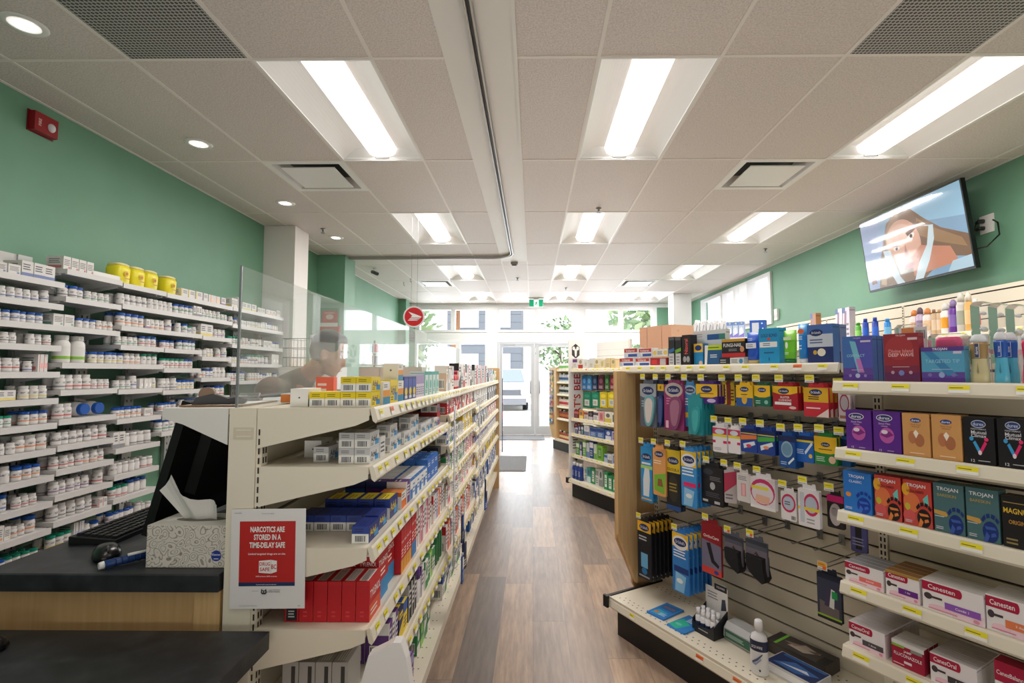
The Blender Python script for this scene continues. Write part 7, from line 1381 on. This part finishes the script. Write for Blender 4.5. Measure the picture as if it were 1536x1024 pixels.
for r in range(4): m = MB(); m.box(-.16,.16,-.06,-.02,1.2+r*.145,1.205+r*.145,STEEL); m.box(-.15,.15,-.03,-.024,1.206+r*.145,1.325+r*.145,(226,226,222)); m.deco((-.15,-.03,1.206+r*.145),(1,0,0),(0,0,1),(0,-1,0),.3,.118,[('rect',.02+.245*q,.1,.23+.245*q,.95,[(190,60,70),(90,140,110),(120,100,150),(160,130,110),(70,80,90)][(q+r) % 5]) for q in range(4)]); m.obj('card_tier', t)
# ================================================================== PERSON behind the counter
def blob(spheres, voxel, name, mats, parent=None, sm=3, matf=None):
    """one continuous skin grown over overlapping balls (x, y, z, rx, ry, rz)"""
    m = MB()
    for s in spheres:
        c = s[:3]; r = s[3:] if len(s) == 6 else (s[3],)*3
        m.sphere(c, r[0], r[1], r[2], mats[0], 14, 9)
    o = bpy.data.objects.new(name, m.mesh(name)); COL.objects.link(o)
    md = o.modifiers.new('r', 'REMESH'); md.mode = 'VOXEL'; md.voxel_size = voxel; md.use_smooth_shade = True
    s2 = o.modifiers.new('s', 'SMOOTH'); s2.iterations = sm; s2.factor = .5
    dg = bpy.context.evaluated_depsgraph_get(); me = bpy.data.meshes.new_from_object(o.evaluated_get(dg)); bpy.data.objects.remove(o)
    me.materials.clear()
    for q in mats: me.materials.append(q)
    for p in me.polygons:
        p.use_smooth = True; p.material_index = matf(p.center) if matf else 0
    me.name = name
    return new(name, me, parent)
def chain(pts, n=10):
    out = []
    for (a, b) in zip(pts[:-1], pts[1:]):
        for i in range(n): out.append(tuple(a[k]+(b[k]-a[k])*i/n for k in range(4)))
    return out+[pts[-1]]
def person():
    px, py = -1.635, 2.74
    skin = M((206,150,122),.5); hairm = M((44,34,30),.7); shirt = noise_mat('shirt_cloth', [(.3,(92,80,66)),(.7,(108,95,80))], nscale=40, rough=.85); trs = M((44,48,60),.8)
    p = thing('person', 'dark haired person in a brown shirt leaning over the counter behind the acrylic', 'person', (px, py, 0))
    H = Vector((.535, -.02, 1.505))      # head centre
    body = []
    hip, chest, nk = (.02,0,.93), (.27,0,1.24), (.395,-.005,1.38)
    body += chain([(*hip,.125),(.13,0,1.06,.115),(*chest,.125),(.32,0,1.31,.09),(*nk,.052),(.47,-.01,1.44,.054)], 8)
    for s in (-1, 1):
        sh = (.30, s*.165, 1.31); el = (.34, s*.235, 1.06); wr = (.50, s*.12, .945)
        body += chain([(.28,s*.07,1.29,.07),(*sh,.056),(*el,.042),(*wr,.028)], 10)
        pm = Vector((.565, s*.10, .925)); body += [(wr[0]+.02,wr[1],wr[2]-.006,.028),(pm.x,pm.y,pm.z,.045,.036,.016),(pm.x+.025,pm.y,pm.z,.035,.036,.014)]
        for f, (dy, L) in enumerate(((-.030,.062),(-.010,.074),(.011,.070),(.030,.054))):
            body += chain([(pm.x+.045,pm.y+dy,pm.z+.002,.0095),(pm.x+.045+L*.55,pm.y+dy*1.15,pm.z+.006,.0088),(pm.x+.045+L,pm.y+dy*1.2,pm.z-.014,.0078)], 5)
        body += chain([(pm.x-.01,pm.y-s*.034,pm.z,.011),(pm.x+.028,pm.y-s*.056,pm.z-.002,.010),(pm.x+.055,pm.y-s*.054,pm.z-.010,.0085)], 5)
        body += chain([(.0,s*.09,.92,.10),(.02,s*.10,.70,.085),(-.02,s*.10,.50,.058),(-.06,s*.10,.30,.058),(-.06,s*.10,.09,.04)], 8)
        body += [(.0,s*.105,.045,.12,.045,.04)]
    # head: tilted forward, face towards +x and down
    T_ = Matrix.Translation(H) @ Matrix.Rotation(math.radians(24), 4, 'Y')
    def hd(x, y, z, rx, ry=None, rz=None):
        c = T_ @ Vector((x, y, z)); return (c.x, c.y, c.z, rx, ry or rx, rz or rx)
    body += [hd(-.012,0,.035,.092,.075,.082), hd(.02,0,-.005,.068,.062,.09), hd(.035,0,-.062,.05,.046,.044), hd(.066,0,-.09,.02,.022,.018)]
    body += [hd(.082,0,.012,.012,.01,.02), hd(.093,0,-.006,.011,.010,.014), hd(.100,0,-.022,.012,.013,.010), hd(.078,0,-.052,.014,.022,.007), hd(.077,0,-.064,.014,.019,.008)]
    for s in (-1, 1): body += [hd(.066,s*.028,.038,.014,.024,.007), hd(.06,s*.036,-.015,.018,.018,.02), hd(-.005,s*.075,-.005,.016,.009,.03), hd(.0,s*.074,-.028,.009,.008,.012)]
    blob(body, .0085, 'body', [skin], p, 3)
    hair = [hd(-.03,0,.046,.09,.081,.086), hd(-.06,0,.0,.05,.066,.07), hd(.0,0,.082,.062,.064,.042)]
    for s in (-1, 1): hair += [hd(-.03,s*.058,.01,.045,.022,.05), hd(.02,s*.06,.05,.035,.018,.03)]
    def cut(o): return o
    blob(hair, .009, 'hair', [hairm], p, 4)
    for s in (-1, 1):
        c = T_ @ Vector((.071, s*.027, .020)); m = MB(); m.sphere(tuple(c),.009,.013,.005,M((190,170,160),.3),12,8); c2 = T_ @ Vector((.0805, s*.028, .018)); m.sphere(tuple(c2),.003,.006,.006,M((50,36,30),.3),10,6); m.obj('eye', p)
        a, b = T_ @ Vector((.078, s*.012, .042)), T_ @ Vector((.066, s*.046, .045)); m = MB(); m.tube([tuple(a), tuple((a+b)/2+Vector((.006,0,.004))), tuple(b)], .004, hairm, 6); m.obj('eyebrow', p)
    c1 = [T_ @ Vector((.090, y, -.058)) for y in (-.02, 0, .02)]; m = MB(); m.tube([tuple(q) for q in c1], [.002,.0035,.002], M((150,84,76),.4), 6); m.obj('mouth', p)
    sh = chain([(.03,0,.93,.135),(.13,0,1.06,.128),(.26,0,1.23,.138),(.31,0,1.305,.10),(.345,0,1.35,.074),(.39,-.003,1.376,.064)], 8)
    for s in (-1, 1): sh += chain([(.27,s*.07,1.285,.085),(.30,s*.165,1.31,.08),(.34,s*.235,1.06,.06),(.465,s*.148,.965,.042)], 10)
    blob(sh, .011, 'shirt', [shirt], p, 4)
    tr = []
    for s in (-1, 1): tr += chain([(.01,s*.075,.93,.12),(.02,s*.10,.70,.098),(-.02,s*.10,.50,.075),(-.06,s*.10,.30,.074),(-.06,s*.10,.10,.062)], 8)
    blob(tr, .013, 'trousers', [trs], p, 4)
    for s in (-1, 1): m = MB(); m.loft([(.001,.145,.05),(.03,.148,.052),(.06,.10,.05),(.075,.05,.045)], 20, M((30,28,28),.5), .01, s*.105); m.obj('shoe', p)
person()
# ================================================================== light, camera
def lights():
    w = bpy.data.worlds.new('sky'); bpy.context.scene.world = w; w.use_nodes = True
    nt = w.node_tree; bg = nt.nodes['Background']; bg.inputs['Strength'].default_value = WORLD
    tc = nt.nodes.new('ShaderNodeTexCoord'); sp = nt.nodes.new('ShaderNodeSeparateXYZ'); nt.links.new(tc.outputs['Generated'], sp.inputs[0])
    r = ramp(nt, [(0, (200, 200, 200)), (.45, (250, 250, 252)), (.8, (226, 236, 250))]); nt.links.new(sp.outputs['Z'], r.inputs['Fac']); nt.links.new(r.outputs[0], bg.inputs['Color'])
    for (x0, x1, z0, z1) in ((-2.6, -1.05, .6, 2.85), (-.75, .9, .2, 2.85), (1.2, 2.8, .6, 2.85)):
        l = bpy.data.lights.new('window_daylight', 'AREA'); l.shape = 'RECTANGLE'; l.size = x1-x0; l.size_y = z1-z0; l.energy = DAY*(x1-x0)*(z1-z0); l.color = (.90, .95, 1)
        o = bpy.data.objects.new('window_daylight', l); COL.objects.link(o); o.location = ((x0+x1)/2, YF+.25, (z0+z1)/2); o.rotation_euler = (-pi/2, 0, 0)
WORLD = 2.8; DAY = 16
su = bpy.data.lights.new('sun', 'SUN'); su.energy = 4.5; su.angle = .02; so = bpy.data.objects.new('sun', su); COL.objects.link(so); so.rotation_euler = (math.radians(42), 0, math.radians(-8))
bo = bpy.data.lights.new('added_fill', 'AREA'); bo.shape = 'RECTANGLE'; bo.size = 3.5; bo.size_y = 2; bo.energy = 48; bo.color = (1, .97, .94); bb = bpy.data.objects.new('added_fill', bo); COL.objects.link(bb); bb.location = (.3, -1.4, .9); bb.rotation_euler = (math.radians(158), 0, 0)  # added fill lamp behind the camera, lifts the near ceiling
lights()
cam = bpy.data.cameras.new('camera'); co = bpy.data.objects.new('camera', cam); COL.objects.link(co)
cam.sensor_width = 36; cam.lens = F*36/1536; cam.shift_x = -(PX-768)/1536; cam.clip_start = .02; cam.clip_end = 200
co.location = CAM; co.matrix_world = Matrix.Translation(CAM) @ Matrix((RT, UPV, -FW)).transposed().to_4x4()
S = bpy.context.scene; S.camera = co
S.view_settings.view_transform = 'Standard'; S.view_settings.look = 'None'; S.view_settings.exposure = .07; S.view_settings.gamma = 1
S.cycles.use_denoising = True; S.cycles.max_bounces = 8; S.cycles.transparent_max_bounces = 24; S.cycles.sample_clamp_indirect = 6; S.cycles.caustics_reflective = False; S.cycles.caustics_refractive = False
